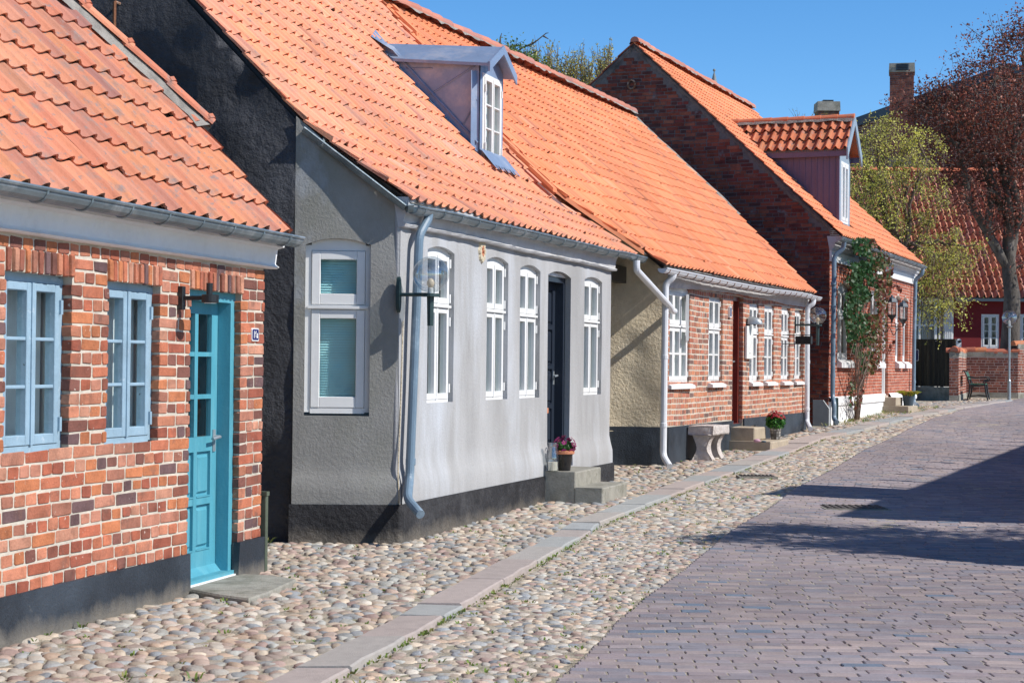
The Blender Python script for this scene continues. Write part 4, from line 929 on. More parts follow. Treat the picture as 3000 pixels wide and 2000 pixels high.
for k in (.22, .55, .88):   # standing seams running down the cheek
    oa_ = do+(oe-do)*k*.72; za2 = zt_-.04; z_ = slz(do+(oe-do)*max(0, k-.45)*.9)
    ob_ = do+(oe-do)*max(0, k-.55); mb_z = slz(ob_)+.12
    if k < .5: A, B = G.W(DU0-.008, slz(do)+(zt_-slz(do))*.62, do-.02), G.W(DU0-.008, slz(do+(oe-do)*.18)+.14, do+(oe-do)*.18)
    elif k < .7: A, B = G.W(DU0-.008, zt_-.03, do-.06), G.W(DU0-.008, slz(do+(oe-do)*.52)+.12, do+(oe-do)*.52)
    else: A, B = G.W(DU0-.008, zt_-.03, do+(oe-do)*.5), G.W(DU0-.008, slz(do+(oe-do)*.78)+.12, do+(oe-do)*.78)
    tube(mb, [A, B], .010, 4)
tube(mb, [G.W(DU0-.02, slz(o)+.17, o) for o in np.linspace(do, oe, 3)], .012, 5)
mb.build('flashing', MT['zinc_sheet'], dm)
# dormer window
mb = MB(); uw = (wu0, wu1, wz0, wz1)
class OPl:   # plane shifted outwards
    pass
def shifted(pl, o): q = Pl(pl.P0+pl.n*o, pl.P0+pl.n*o+pl.d*pl.L); return q
GD = shifted(G, do)
def sub_window(parent, pl, op, rec, cols, rows, mat, **k):
    return make_window(parent, pl, op, rec, cols, rows, mat, **k)
w_ = make_window(hg, GD, uw, -.02, 2, ((0, 1, 3),), 'white_old', .035, .04, .02, name='dormer_window', curtain='right', hinges=True, head=0)
# rosette, bracket rod
u, z = G.pk(1410, 736); mb = MB(); t_ = thing('wall_rosette', 'small cream and orange painted plaster rosette high on the grey facade', 'wall ornament', G.W(u, z, .02))
lathe2 = [(0, 0)]
ob_ = float(offG(np.array([u]), np.array([z]))[0])
for r_, cnt, m_ in ((.105, 8, 0), (.055, 6, 1)):
    for i in range(cnt):
        a = 2*math.pi*i/cnt; cu_, cz_ = u+math.cos(a)*r_*.55, z+math.sin(a)*r_*.75
        th = np.arange(8)*2*math.pi/8; V = np.concatenate([G.W(cu_+np.cos(th)*r_*.38, cz_+np.sin(th)*r_*.4, ob_-.002), G.W(cu_+np.cos(th)*r_*.26, cz_+np.sin(th)*r_*.28, ob_+.02)]); mb.add(V, [(j, (j+1) % 8, 8+(j+1) % 8, 8+j) for j in range(8)]+[tuple(range(8, 16))], m_)
mb.build('relief', [MT['beige'], MT['terra']], t_)
x0, y0 = 352, 12; r_ = [BK.pk(352, 12), BK.pk(350, 145)]; t_ = thing('wall_rod', 'rusty iron rod with a white clip fixed to the black gable', 'iron rod', BK.W(*r_[1], .03))
mb = MB(); tube(mb, [BK.W(*r_[0], .10), BK.W(*r_[1], .10)], .016, 6); tube(mb, [BK.W(*r_[0], .10), BK.W(*r_[0], -.02)], .012, 6); mb.build('rod', MT['rust'], t_)
mb = MB(); u, z = BK.pk(351, 103); sphere(mb, BK.W(u, z, .10), .028, 10, 6); tube(mb, [BK.W(u, z, .10), BK.W(u, z, -.03)], .012, 6); mb.build('clip', MT['enamel'], t_)
# ================================================================ HOUSE 3 (brick, white windows, red door)
h3 = thing('brick_house', 'low brick house with six white windows and a dark red door', 'house', H3.W(0, 0, 0))
E3 = H3.pk(2356, 1050)[0]; D3 = lambda l, r, b: OP(H3, l, r, b)
o3 = [D3((1958, 838), (2024, 850), (1958, 1119)), D3((2079, 864), (2116, 868), (2076, 1120)), D3((2197, 886), (2225, 892), (2192, 1118)), D3((2241, 893), (2269, 898), (2239, 1116)), D3((2290, 902), (2314, 905), (2287, 1112)), D3((2326, 907), (2349, 911), (2325, 1108))]
z3 = sum(o[2] for o in o3)/6; o3 = [(a, b, z3-.02, d-.01) for a, b, c, d in o3]
d3 = D3((2145, 868), (2177, 875), (2136, 1249)); d3 = (d3[0], d3[1], .575, d3[3])
wv3 = lambda u, z: .07*vn(u*.42+3, 1.2)*1.1*np.clip((z-.6)/2.4, 0.15, 1)+.035*vn(u*1.1, z*.4, 2)
of3 = lambda u, z: .05*vn(u*.6, z*.6, 4.)
TOP3 = 2.66
def shear(mbn, pl):   # panel whose z is warped
    pass
mb = MB(); hs = [rect(a-.008, b+.008, c-.02, d+.02) for a, b, c, d in o3+[d3]]
panel(mb, H3, rect(0, E3, .1, TOP3+.1), hs, .16, lambda u, z: of3(u, z), .06, 1)
al = [(a, b, c-.0, d) for a, b, c, d in o3+[d3]]
bricks(mb, H3, -.01, E3, .66, TOP3, al, .0775, .115, .020, .004, .003, .07, 'HS', PAL_B, 0, None, of3, 1.05, wv3)
mb.build('wall', [MT['brick'], MT['mortar']], h3)
cb = H3.P0; bdir = np.array([-1., -.03]); bdir /= np.linalg.norm(bdir)
BE = Pl(cb+bdir*4.2, cb); mb = MB()
ofb = lambda u, z: .06*sm((.95-z)/.1)*0+.07*2*vn(u*1.1, z*.8, 9.)+.02*2*vn(u*4, z*4, 3.)+.05*sm((u-3.6)/.5)*sm((2.1-z)/.8)
panel(mb, BE, [(0, .6), (4.2, .6), (4.2, 2.75), (0, 6.2)], (), .09, ofb, 0); mb.build('side_wall', MT['beige'], h3, smooth=True)
mb = MB(); panel(mb, BE, rect(0, 4.23, 0, .665), (), .09, lambda u, z: ofb(u, .7+0*z)+.02+.012*vn(u*5, z*5), edge=.15)
pf = lambda u, z: of3(u, z)+.03+.008*vn(u*3, z*5)
panel(mb, H3, rect(-.02, d3[0]-.02, 0, .66), (), .15, pf, edge=.1); panel(mb, H3, rect(d3[1]+.02, E3+.02, 0, .675), [rect(d3[1]+.5, d3[1]+.78, .45, .55)], .15, pf, .1, edge=.1); panel(mb, H3, rect(d3[0]-.03, d3[1]+.03, 0, .6), (), .2, lambda u, z: 0*u-.03, edge=.02)
mb.build('plinth', MT['plinth_blue'], h3)
EW3 = Pl(H3.W(E3, 0, 0)[:2], H3.W(E3, 0, -7)[:2]); mb = MB(); panel(mb, EW3, [(0, 0), (7, 0), (7, 2.7), (3.5, 6.1), (0, 2.7)], (), .5); mb.build('end_wall', MT['mortar_grey'], h3)
cornice(H3, -.02, E3+.1, 2.60, 2.86, [(0, -.02), (0, .035), (.25, .05), (.55, .07), (.6, .09), (.95, .11), (1, .12), (1, -.05)], .06, 9, 'cornice_grey', h3, lumpy=.015)
B3 = math.radians(44); rf3 = Roof(H3, [(.2, 2.83), (.2-3.56, 2.83+3.56*math.tan(B3))], .035, 11)
ul3 = lambda t: np.interp(t, [0, .2, 1.16, 5], [-.74, -1.28, -2.62, -2.25])
U3R = 8.66
mb = MB(); tiles(mb, rf3, -2.8, U3R, 0, rf3.L, .186, .265, .011, TC_NEW, 0, ul3, None, .9, .85); sheet(mb, rf3, -2.8, U3R, rf3.L, 1, -.02, 14, ul3)
ridge(mb, rf3.S(-2.2, rf3.L, .05), rf3.S(U3R+.03, rf3.L, .05), .10, .36, 0, 1, [(.50, .2, .14), (.55, .22, .15), (.45, .2, .16)], down=.0)
V = [H3.W(-2.4, rf3.Z[-1], -3.36), H3.W(U3R, rf3.Z[-1], -3.36), H3.W(U3R, 2.7, -6.9), H3.W(-2.4, 2.7, -6.9)]; mb.add(V, [(0, 1, 2, 3)], 0, (.7, .25, .1))
tt = np.linspace(.2, rf3.L, 20); V = []
for t in tt: V += [rf3.S(float(ul3(t))+.01, t, .02), rf3.S(float(ul3(t))+.01, t, .02)-np.array([0, 0, .06 if t < 1.2 else .3])]
mb.add(V, [(2*i, 2*i+1, 2*i+3, 2*i+2) for i in range(19)], 0, (.55, .2, .1))
r3 = mb.build('roof', [MT['tile_new'], MT['bedding']], h3)
for (x, y) in ((1162, 48), (1215, 108), (1508, 447), (1560, 500), (1618, 560)):
    u, t, _ = rpk(H3, .2, 2.83, B3, x, y); a, b = rf3.S(u, t, .06), rf3.S(u-.04, t+.42, .05)
    s = np.array([*H3.d, 0])*.065; n_ = np.array([0, 0, .05]); V = np.array([a-s, a+s, b+s, b-s]); mb = MB(); mb.add(np.concatenate([V-n_, V]), BOXF, 0, (.74, .26, .12)); mb.build('verge_slat', MT['tile_new'], r3)
mb = MB(); V = []; tt = np.linspace(2.05, rf3.L, 26)
for t in tt: V += [rf3.S(U3R-.03, t, .03), rf3.S(U3R+.03, t, .055+.02*vn(t*5, 1.)), rf3.S(U3R+.07, t, -.0), rf3.S(U3R+.06, t, -.10+.05*vn(t*7, 2.))]
mb.add(V, [(i*4+j, i*4+j+1, (i+1)*4+j+1, (i+1)*4+j) for i in range(25) for j in range(3)]); mb.build('verge_mortar', MT['bedding'], r3)
g3 = lambda x, y, o=.2: H3.W(*H3.pk(x, y, o), o)
mb = MB(); us = np.linspace(H3.pk(1940, 780, .2)[0], H3.pk(2398, 868, .2)[0], 24); zz = 2.755+.0*us+.065*vn(us*.42+3, 1.2)*1.0
gutter(mb, [H3.W(a, b, .2) for a, b in zip(us, zz)], .062, 0, .42, 1); mb.build('gutter', [MT['pvc'], MT['rust']], h3)
mb = MB(); q = lambda x, y, o: H3.W(*H3.pk(x, y, o), o)
pipe(mb, [q(1974, 790, .2), q(1973, 812, .2), q(1950, 830, .10), q(1949, 900, .10), q(1946, 1100, .10), q(1943, 1335, .10), q(1962, 1366, .24)], .045, 0, [q(1950, 897, .10), q(1947, 1045, .10), q(1944, 1245, .10)])
mb.build('downpipe', MT['pvc'], h3)
mb = MB(); pipe(mb, [q(2384, 874, .2), q(2383, 890, .2), q(2366, 900, .10), q(2365, 1000, .10), q(2364, 1235, .10), q(2374, 1256, .25)], .045, 0, [q(2365, 943, .10), q(2365, 1060, .10), q(2364, 1198, .10)]); mb.build('downpipe', MT['pvc'], h3)
mb = MB(); GQ = lambda x, y, o: G.W(*G.pk(x, y, o), o)
pipe(mb, [G.W(7.42, 2.80, .2), G.W(7.42, 2.68, .2), H3.W(-.35, 2.30, .14), H3.W(-.14, 2.25, .10), H3.W(.02, 2.24, .10)], .043); mb.build('gutter_pipe', MT['pvc'], hg)
mb = MB(); boxw(mb, (G.W(EG-.05, 2.72, -.25)+H3.W(-.6, 2.72, -.7))/2, (.14, 3.0, .22), 0, -math.atan2(G.d[0], G.d[1])*.9); mb.build('passage_beam', MT['iron'], hg)
for i, (a, b, c, d) in enumerate(o3):
    if i == 0: make_window(h3, H3, (a, b, c, d), .045, 3, ((0, .60, 2), (.635, 1, 1)), 'white', .05, .05, .028, hinges=True, sill=(.07, .075, .04))
    else: make_window(h3, H3, (a, b, c, d), .04, 2, ((0, .62, 2), (.65, 1, 1)), 'white', .045, .05, .024, hinges=True, sill=(.07, .07, .03))
# the open casement
a, b, c, d = o3[0]; mb = MB(); hx = b-.07; OPN = Pl(H3.W(hx, 0, -.02)[:2], H3.W(hx-.36, 0, .10)[:2]); mb.box(OPN, 0, .06, d-.72, d-.07, 0, .04); mb.box(OPN, .30, .36, d-.72, d-.07, 0, .04); mb.box(OPN, .06, .30, d-.72, d-.64, 0, .04); mb.box(OPN, .06, .30, d-.14, d-.07, 0, .04); mb.build('open_casement', MT['white'], h3)
dd = panel_door(h3, H3, d3, .10, 'red_door', 0, 2, (0, .33, .66, 1), .05, 'door', 'steel', 1.0)
# little things on the wall
def onwall(pl, x, y): return pl.pk(x, y)
u, z = H3.pk(2132, 914); t_ = thing('house_number', 'narrow blue and white number plate beside the dark red door', 'number plate', H3.W(u, z, .03)); mb = MB(); plate(mb, .055, .085, .01, .0, .05, H3, u, z); mb.build('plate', MT['enamel'], t_)
mb = MB(); plate(mb, .04, .068, .008, .05, .052, H3, u, z); mb.build('blue_field', MT['enamel_blue'], t_)
u0_, z1_ = H3.pk(2179, 954); u1_, z0_ = H3.pk(2196, 1051); t_ = thing('sign_board', 'tall plain white sign board between the red door and the next window', 'sign', H3.W((u0_+u1_)/2, z0_, .04)); mb = MB(); mb.bevbox(H3, u0_, u1_, z0_, z1_, .02, .055, .004); mb.build('board', MT['enamel'], t_)
mb = MB(); um_ = (u0_+u1_)/2
for k, (dz, w_) in enumerate(((.44, .045), (.60, .03))): mb = MB(); mb.box(H3, um_-w_, um_-.008, z1_-dz, z1_-dz+.012, .055, .0565); mb.box(H3, um_+.004, um_+w_*.8, z1_-dz, z1_-dz+.012, .055, .0565); mb.build('faint_lettering', MT['steel'], t_)

u, z = H3.pk(2189, 948); t_ = thing('wall_lamp', 'silver dome wall lamp above the tall white sign board', 'wall lamp', H3.W(u, z, .03)); mb = MB()
V = []; n = 14; m = 8
for i in range(m+1):
    ph = math.pi/2*i/m
    for j in range(n+1):
        th = math.pi*j/n; V.append(H3.W(u+math.cos(th)*.095*math.cos(ph)**.8, z-.01+.125*math.sin(ph), .03+math.sin(th)*.22*math.cos(ph)**.8))
mb.add(V, [(i*(n+1)+j, i*(n+1)+j+1, (i+1)*(n+1)+j+1, (i+1)*(n+1)+j) for i in range(m) for j in range(n)]); mb.build('shade', MT['steel'], t_, smooth=True)
mb = MB(); mb.box(H3, u-.05, u+.05, z-.03, z+.08, 0, .04); sphere(mb, H3.W(u, z+.01, .12), .04, 10, 6); mb.build('lamp_base', MT['iron'], t_)
# hanging sign on two rods
uS, zt = H3.pk(2292, 981); zb2 = H3.pk(2292, 1007)[1]; t_ = thing('hanging_sign', 'small black box sign held out from the brick wall on two thin iron rods', 'sign', H3.W(uS, zb2, .1)); mb = MB()
ln = 0.0
for zz_ in (zt, zb2): tube(mb, [H3.W(uS, zz_, 0), H3.W(uS, zz_, .50)], .007, 5)
mb.build('bracket_rod', MT['iron'], t_)
mb = MB(); SG = Pl(H3.W(uS-.06, 0, .24)[:2], H3.W(uS-.06, 0, .50)[:2]); mb.bevbox(SG, 0, .27, zb2-.0, zt-.02, -.14, .0, .006); mb.build('sign_box', MT['black_paint'], t_)
# ================================================================ HOUSE 4
u4 = H4.pk(2429, 1000)[0]; E4 = H4.pk(2677, 1000)[0]
h4 = thing('brick_house', 'tall brick house with a dark weathered gable, white frieze and a tiled dormer', 'house', H4.W(u4, .4, 0))
W4 = lambda l, r, zb, p, zs: (H4.pk(l, 950)[0], H4.pk(r, 950)[0], H4.pk((l+r)/2, zb)[1], H4.pk((l+r)/2, zs)[1], H4.pk((l+r)/2, p)[1])
o4 = [W4(2453, 2493, 1052, 826, 838), W4(2549, 2583, 1060, 850, 861), W4(2623, 2639, 1067, 866, 878), W4(2644.5, 2660, 1069, 872, 883)]
zb4 = np.mean([o[2] for o in o4]); zs4 = np.mean([o[3] for o in o4]); zp4 = np.mean([o[4] for o in o4])
o4 = [(a, b, zb4, zs4, zp4) for a, b, *_ in o4]
d4 = (H4.pk(2584, 1000)[0], H4.pk(2602, 1000)[0], H4.pk(2586, 1158)[1], zs4+.0, zp4)
zf1 = H4.pk(2432, 761)[1]; zf2 = H4.pk(2440, 736)[1]; zpl = H4.pk(2450, 1172)[1]
mb = MB(); allo = o4+[d4]; panel(mb, H4, rect(u4, E4, .2, zf1+.1), [arch(a-.01, b+.01, c, d, e, 9, True) for a, b, c, d, e in allo], .3, None, .09, 1)
def c4(u, z):
    for a, b, c, d, e in allo:
        if a < u < b and d <= z < d+(e-d)*(1-abs((u-(a+b)/2)/((b-a)/2))**1.6)+.02: return False
    return True
bricks(mb, H4, u4, E4, zpl, zf1, [(a, b, c, d) for a, b, c, d, e in allo], .0655, .12, .011, .004, .002, .09, 'SH', PAL_C, 0, c4, None, 1.05, None, False)
mb.build('wall', [MT['brick'], MT['mortar_pink']], h4)
# gable
cdir = np.array([-.916, .40]); k0 = H4.W(u4, 0, 0)[:2]; G4 = Pl(k0+cdir*9.6, k0)
ap = G4.pk(1859, 133); rc = (G4.L, 4.17); lc = G4.pk(1712, 277); ls = (ap[1]-lc[1])/(ap[0]-lc[0]); zl = 3.9; ul_ = ap[0]-(ap[1]-zl)/ls
poly = [(max(0, ul_), .2), (G4.L, .2), (G4.L, rc[1]), ap, (max(0, ul_), zl)]
mb = MB(); panel(mb, G4, [(p, q_-.03 if q_ > 1 else q_) for p, q_ in poly], (), .3, lambda u, z: .05*vn(u*.5, z*.5), mat=1)
sl = lambda u, z: z < (ap[1]-.04 - (ap[0]-u)*ls if u < ap[0] else ap[1]-.04-(u-ap[0])*(ap[1]-rc[1])/(G4.L-ap[0]))
def bound(u0, u1, zt_): return sl(u0, zt_) and sl(u1, zt_)
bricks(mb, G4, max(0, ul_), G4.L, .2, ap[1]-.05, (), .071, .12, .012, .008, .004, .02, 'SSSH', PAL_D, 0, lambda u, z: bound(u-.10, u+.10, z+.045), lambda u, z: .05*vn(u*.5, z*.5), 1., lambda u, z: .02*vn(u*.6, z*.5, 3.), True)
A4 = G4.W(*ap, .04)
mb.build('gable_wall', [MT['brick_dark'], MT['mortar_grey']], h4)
mb = MB(); k = 60   # cement fillet along both gable slopes
for (a, b) in (((ap[0], ap[1]+.04), (G4.L+.02, rc[1]+.02)), ((ap[0], ap[1]+.04), (max(0, ul_), zl+.05))):
    V = []; a = np.array(a); b = np.array(b)
    for i in range(k+1):
        p = a+(b-a)*i/k; w_ = .13+.14*vn(i*.45, a[0])+.08*vn(i*1.7, 2.); V += [G4.W(p[0], p[1], .0), G4.W(p[0], p[1], .035+.01*vn(i*.9, 4.)), G4.W(p[0], p[1]-w_*.5, .045+.015*vn(i*.7, 5.)), G4.W(p[0], p[1]-w_, .015)]
    mb.add(V, [(i*4+j, i*4+j+1, (i+1)*4+j+1, (i+1)*4+j) for i in range(k) for j in range(3)])
mb.build('verge_mortar', MT['mortar_grey'], h4)
mb = MB(); u, z = G4.pk(1853, 249); tube(mb, [G4.W(u+.075*math.cos(a), z+.09*math.sin(a), .05) for a in np.linspace(0, 2*math.pi, 13)], .022, 6); mb.build('wall_anchor', MT['rust'], h4)
# base render of the gable, small post
mb = MB(); a, b = G4.pk(2385, 1200)[0], G4.L+.03; z1 = G4.pk(2400, 1171)[1]
P_ = [(a, .2), (b, .2), (b, z1-.16), (b-.12, z1), (a, z1)]; mb2 = []
V = np.concatenate([G4.W([p[0] for p in P_], [p[1] for p in P_], 0), G4.W([p[0] for p in P_], [p[1] for p in P_], .10)]); mb.add(V, [(i, (i+1) % 5, 5+(i+1) % 5, 5+i) for i in range(5)]+[tuple(range(5, 10))]); mb.build('gable_base', MT['grey_block'], h4)
pg = gr(2381, 1242); t_ = MB(); boxw(t_, pg+np.array([0, 0, .30]), (.07, .07, .62)); tag(t_.build('marker_post', MT['steel']), 'short grey metal post between the white downpipe and the grey gable base', 'post')
# plinth, frieze, cornice
st4 = (H4.pk(2586, 1160)[0]-.1, H4.pk(2612, 1160)[0]+.1)
mb = MB(); 
for a, b in ((u4, st4[0]), (d4[1]+.06, E4+.03)):
    mb.box(H4, a, b, .1, zpl-.02, 0, .05); V = []
    pr = [(zpl-.10, .05), (zpl-.10, .075), (zpl-.04, .085), (zpl+.01, .06), (zpl+.06, .03), (zpl+.075, .0)]
    mb.add(np.concatenate([H4.W([a, b], [z, z], o) for z, o in pr]), [(2*i, 2*i+1, 2*i+3, 2*i+2) for i in range(5)]+[tuple(2*i+1 for i in range(6))])
mb.build('plinth', MT['lime_white'], h4)
mb = MB(); mb.bevbox(H4, u4-.02, E4+.02, zf1, zf2, 0, .045, .01); mb.box(H4, u4-.03, E4+.03, zf1-.03, zf1, 0, .06); mb.build('frieze', MT['white'], h4)
cornice(H4, u4-.03, E4+.12, zf2, 4.0, [(0, .0), (0, .055), (.15, .06), (.3, .10), (.55, .11), (.6, .16), (.85, .19), (.9, .22), (1, .23), (1, -.05)], 0, 1, 'cornice_grey', h4, n=6)
B4 = math.atan2(3.93, 4.24); rf4 = Roof(H4, [(.25, 4.0), (.25-4.24, 7.93)], .02, 21)
v0 = rpk(H4, .25, 4.0, B4, 2457, 688); v1 = rpk(H4, .25, 4.0, B4, 1872, 130); v2 = rpk(H4, .25, 4.0, B4, 2703, 776)
print('H4', u4, E4, v0[:2], v1[:2], v2[:2], rf4.L, ap, rc, 'zpl', zpl, zf1, zf2, 'op', o4[0], d4)
ug4 = lambda o: u4+(o)*float(cdir@H4.d)/float(cdir@H4.n)-.07
ul4 = lambda t: ug4(.25-np.asarray(t)*math.cos(B4)); U4R = v2[0]; bz4 = math.tan(B4)
# dormer on house 4
dl4 = rpk(H4, .25, 4.0, B4, 2455, 646); dr4 = rpk(H4, .25, 4.0, B4, 2488, 664); do4 = .25-.5*(dl4[1]+dr4[1])*math.cos(B4); X0, X1 = H4.pk(2455, 560, do4)[0], H4.pk(2488, 560, do4)[0]
sz4 = lambda o: 4.0+(.25-o)*bz4; ze4 = H4.pk(2447, 447, do4)[1]; za4 = H4.pk(2488, 362, do4)[1]
def und4(u, t): o = .25-t*math.cos(B4); z = 4.0+t*math.sin(B4); return (u > X0) & (u < X1) & (o < do4) & (z < ze4-.05)
mb = MB(); tiles(mb, rf4, -1.2, U4R, 0, rf4.L, .186, .262, .011, TC_NEW, 0, ul4, None, .9, .85, skip=und4); sheet(mb, rf4, -1.2, U4R, rf4.L, 1, -.02, 14, ul4)
ridge(mb, rf4.S(ug4(-3.99), rf4.L, .04), rf4.S(U4R, rf4.L, .04), .10, .36, 0, 1, [(.50, .2, .14), (.55, .22, .15), (.45, .2, .16)], down=.0)
zr = 7.93; V = [H4.W(ug4(-3.99)+.06, zr, -3.99), H4.W(U4R, zr, -3.99), H4.W(U4R, 4.0, -8.2), H4.W(ug4(-8.2)+.06, 4.0, -8.2)]; mb.add(V, [(0, 1, 2, 3)], 0, (.7, .25, .1))
mb.build('roof', [MT['tile_new'], MT['bedding']], h4)
mb = MB()   # rear verge tiles on the far slope of the gable
for (a, b) in (((ap[0], ap[1]+.05), (max(0, ul_), zl+.06)),):
    a = np.array(a); b = np.array(b); n = 14
    for i in range(n):
        p, q_ = a+(b-a)*i/n, a+(b-a)*(i+1.05)/n; V = [G4.W(p[0], p[1]+.015, .05), G4.W(q_[0], q_[1]+.045, .05), G4.W(q_[0], q_[1]+.045, -.3), G4.W(p[0], p[1]+.015, -.3)]; V = np.array(V); mb.add(np.concatenate([V-np.array([0, 0, .03]), V]), BOXF, 0, (.35, .1, .06))
mb.build('verge_tiles', MT['tile_old'], h4)
mb = MB(); gutter(mb, [H4.W(*H4.pk(2458, 696, .28), .28), H4.W(*H4.pk(2708, 782, .28), .28)], .062, 0, .6); mb.build('gutter', MT['zinc'], h4)
q4 = lambda x, y, o: H4.W(*H4.pk(x, y, o), o)
mb = MB(); pipe(mb, [q4(2473, 702, .28), q4(2472, 727, .27), q4(2444, 751, .10), q4(2439, 1160, .10), q4(2444, 1184, .16), q4(2443, 1226, .16), q4(2452, 1236, .26)], .045, 0, [q4(2442, 830, .10), q4(2440, 1100, .10), q4(2442, 900, .10)]); mb.build('downpipe', MT['zinc_blue'], h4)
mb = MB(); pipe(mb, [q4(2704, 786, .28), q4(2702, 803, .27), q4(2682, 818, .10), q4(2678, 1000, .10), q4(2676, 1178, .10), q4(2688, 1188, .3)], .045, 0, [q4(2680, 875, .10), q4(2677, 1118, .10)]); mb.build('downpipe', MT['zinc_blue'], h4)
mb = MB(); a = q4(2448, 1180, .12); boxw(mb, q4(2450, 1212, .10), (.07, .07, .62)); mb.build('downpipe_cover', MT['iron_green'], h4)
for a, b, c, d, e in o4: make_window(h4, H4, (a, b, c+.04, d), .08, 2 if b-a > 1 else 1, ((0, .62, 1), (.65, 1, 1)), 'white', .07, .06, .02, curtain=None, sill=(.10, .16, .02))
panel_door(h4, H4, (d4[0], d4[1], d4[2], d4[3]), .10, 'white', 0, 2, (0, .5, 1), .08, 'door')
gs_ = bz4
dm4, oe4, oa4, um4 = dormer(h4, H4, do4, X0, X1, sz4(do4), ze4, za4, sz4, 'purple_wood', 'grey_wood', None, win=(X0+.20*(X1-X0), X1-.17*(X1-X0), H4.pk(2460, 650, do4)[1], H4.pk(2460, 470, do4)[1]))
dm4['label'] = 'violet-grey boarded dormer with a tiled roof on the tall brick house'
mb = MB(); n = 12
for i in range(n):   # vertical board joints
    o = do4+(oe4-do4)*(i+.6)/n; zb_l = sz4(o)-.02; mb.box(H4, X0-.012, X0-.001, zb_l, ze4, o-.012, o+.012)
mb.box(H4, X0-.02, X0+.02, sz4(do4)-.02, ze4, do4-.02, do4+.03)
mb.build('cover_strip', MT['purple_wood'], dm4)
mb = MB(); mb.box(H4, X0-.12, X0-.08, ze4-.05, ze4+.065, oe4-.25, do4+.18); mb.box(H4, X1+.08, X1+.12, ze4-.05, ze4+.065, oe4-.25, do4+.18); mb.box(H4, X0-.09, X0, ze4, ze4+.03, oe4-.1, do4+.16); mb.build('fascia', MT['purple_wood'], dm4)
hw = (X1-X0)/2; k4 = (za4-ze4)/hw
DP = Pl(H4.W(X0, 0, oa4-.25)[:2], H4.W(X0, 0, do4+.2)[:2]); rd = Roof(DP, [(.15, ze4+.07), (-hw, za4)], .0, 3)
def rmain(u, t):  # drop tiles below the main roof
    o = oa4-.25+u; z = np.interp(t, rd.t, rd.Z); return z < 4.0+(.25-o)*bz4-.02
mb = MB(); tiles(mb, rd, 0, DP.L, 0, rd.L, .19, rd.L/3.02, .03, [(.55, .17, .08), (.60, .2, .1), (.5, .15, .07), (.52, .19, .09)], 0, None, None, 1., 1.5, skip=rmain)
ridge(mb, rd.S(.0, rd.L, .04), rd.S(DP.L+.02, rd.L, .04), .085, .33, 0, 1, [(.62, .2, .1)], down=.03, wob=.003)
DP2 = Pl(H4.W(X1, 0, do4+.2)[:2], H4.W(X1, 0, oa4-.25)[:2]); rd2 = Roof(DP2, [(.15, ze4+.07), (-hw, za4)], 0, 3)
sheet(mb, rd, 0, DP.L, rd.L, 1, -.02, 4); mb.add([rd2.S(0, 0, 0), rd2.S(DP.L, 0, 0), rd2.S(DP.L, rd2.L, 0), rd2.S(0, rd2.L, 0)], [(0, 1, 2, 3)], 0, (.5, .17, .08))
mb.build('dormer_roof', [MT['tile_old'], MT['bedding']], dm4)
mb = MB()
for s, ue in ((-1, X0-.19), (1, X1+.19)):
    zt0 = za4+.10; ze0 = ze4+.11
    V = np.array([H4.W(um4, zt0, do4+.20), H4.W(ue, ze0, do4+.20), H4.W(ue, ze0-.24, do4+.20), H4.W(um4, zt0-.22, do4+.20)]); mb.add(np.concatenate([V, V+np.array([*(H4.n*.03), 0])]), BOXF)
mb.build('bargeboard', MT['grey_wood'], dm4)
D4 = shifted(H4, do4)
make_window(h4, D4, (X0+.20*(X1-X0), X1-.17*(X1-X0), H4.pk(2460, 650, do4)[1], H4.pk(2460, 470, do4)[1]), -.02, 2, ((0, 1, 1),), 'white', .05, .06, .02, name='dormer_window', curtain='full', head=0)
# ================================================================ vegetation
def leaves(mb, P, size, cols, mat=0, flat=0., jitter=.3, clump=None, aspect=.62):
    N = len(P); n = NR.normal(size=(N, 3)); n[:, 2] += flat; n /= np.linalg.norm(n, axis=1)[:, None]
    a = np.cross(n, NR.normal(size=(N, 3))); a /= np.maximum(np.linalg.norm(a, axis=1), 1e-6)[:, None]; b = np.cross(n, a)
    s = (size*NR.uniform(1-jitter, 1+jitter, N))[:, None]
    V = np.stack([P-a*s*.5, P+b*s*.5*aspect-a*s*.05+n*s*.08, P+a*s*.5, P-b*s*.5*aspect-a*s*.05+n*s*.08], 1)
    c = np.array(cols); idx = NR.integers(0, len(c), N); cc = c[idx]*NR.uniform(.75, 1.25, (N, 1))
    if clump is not None: cc = cc*clump[:, None]
    mb.batch(V, [(0, 1, 2, 3)], mat, np.clip(cc, 0, 1))
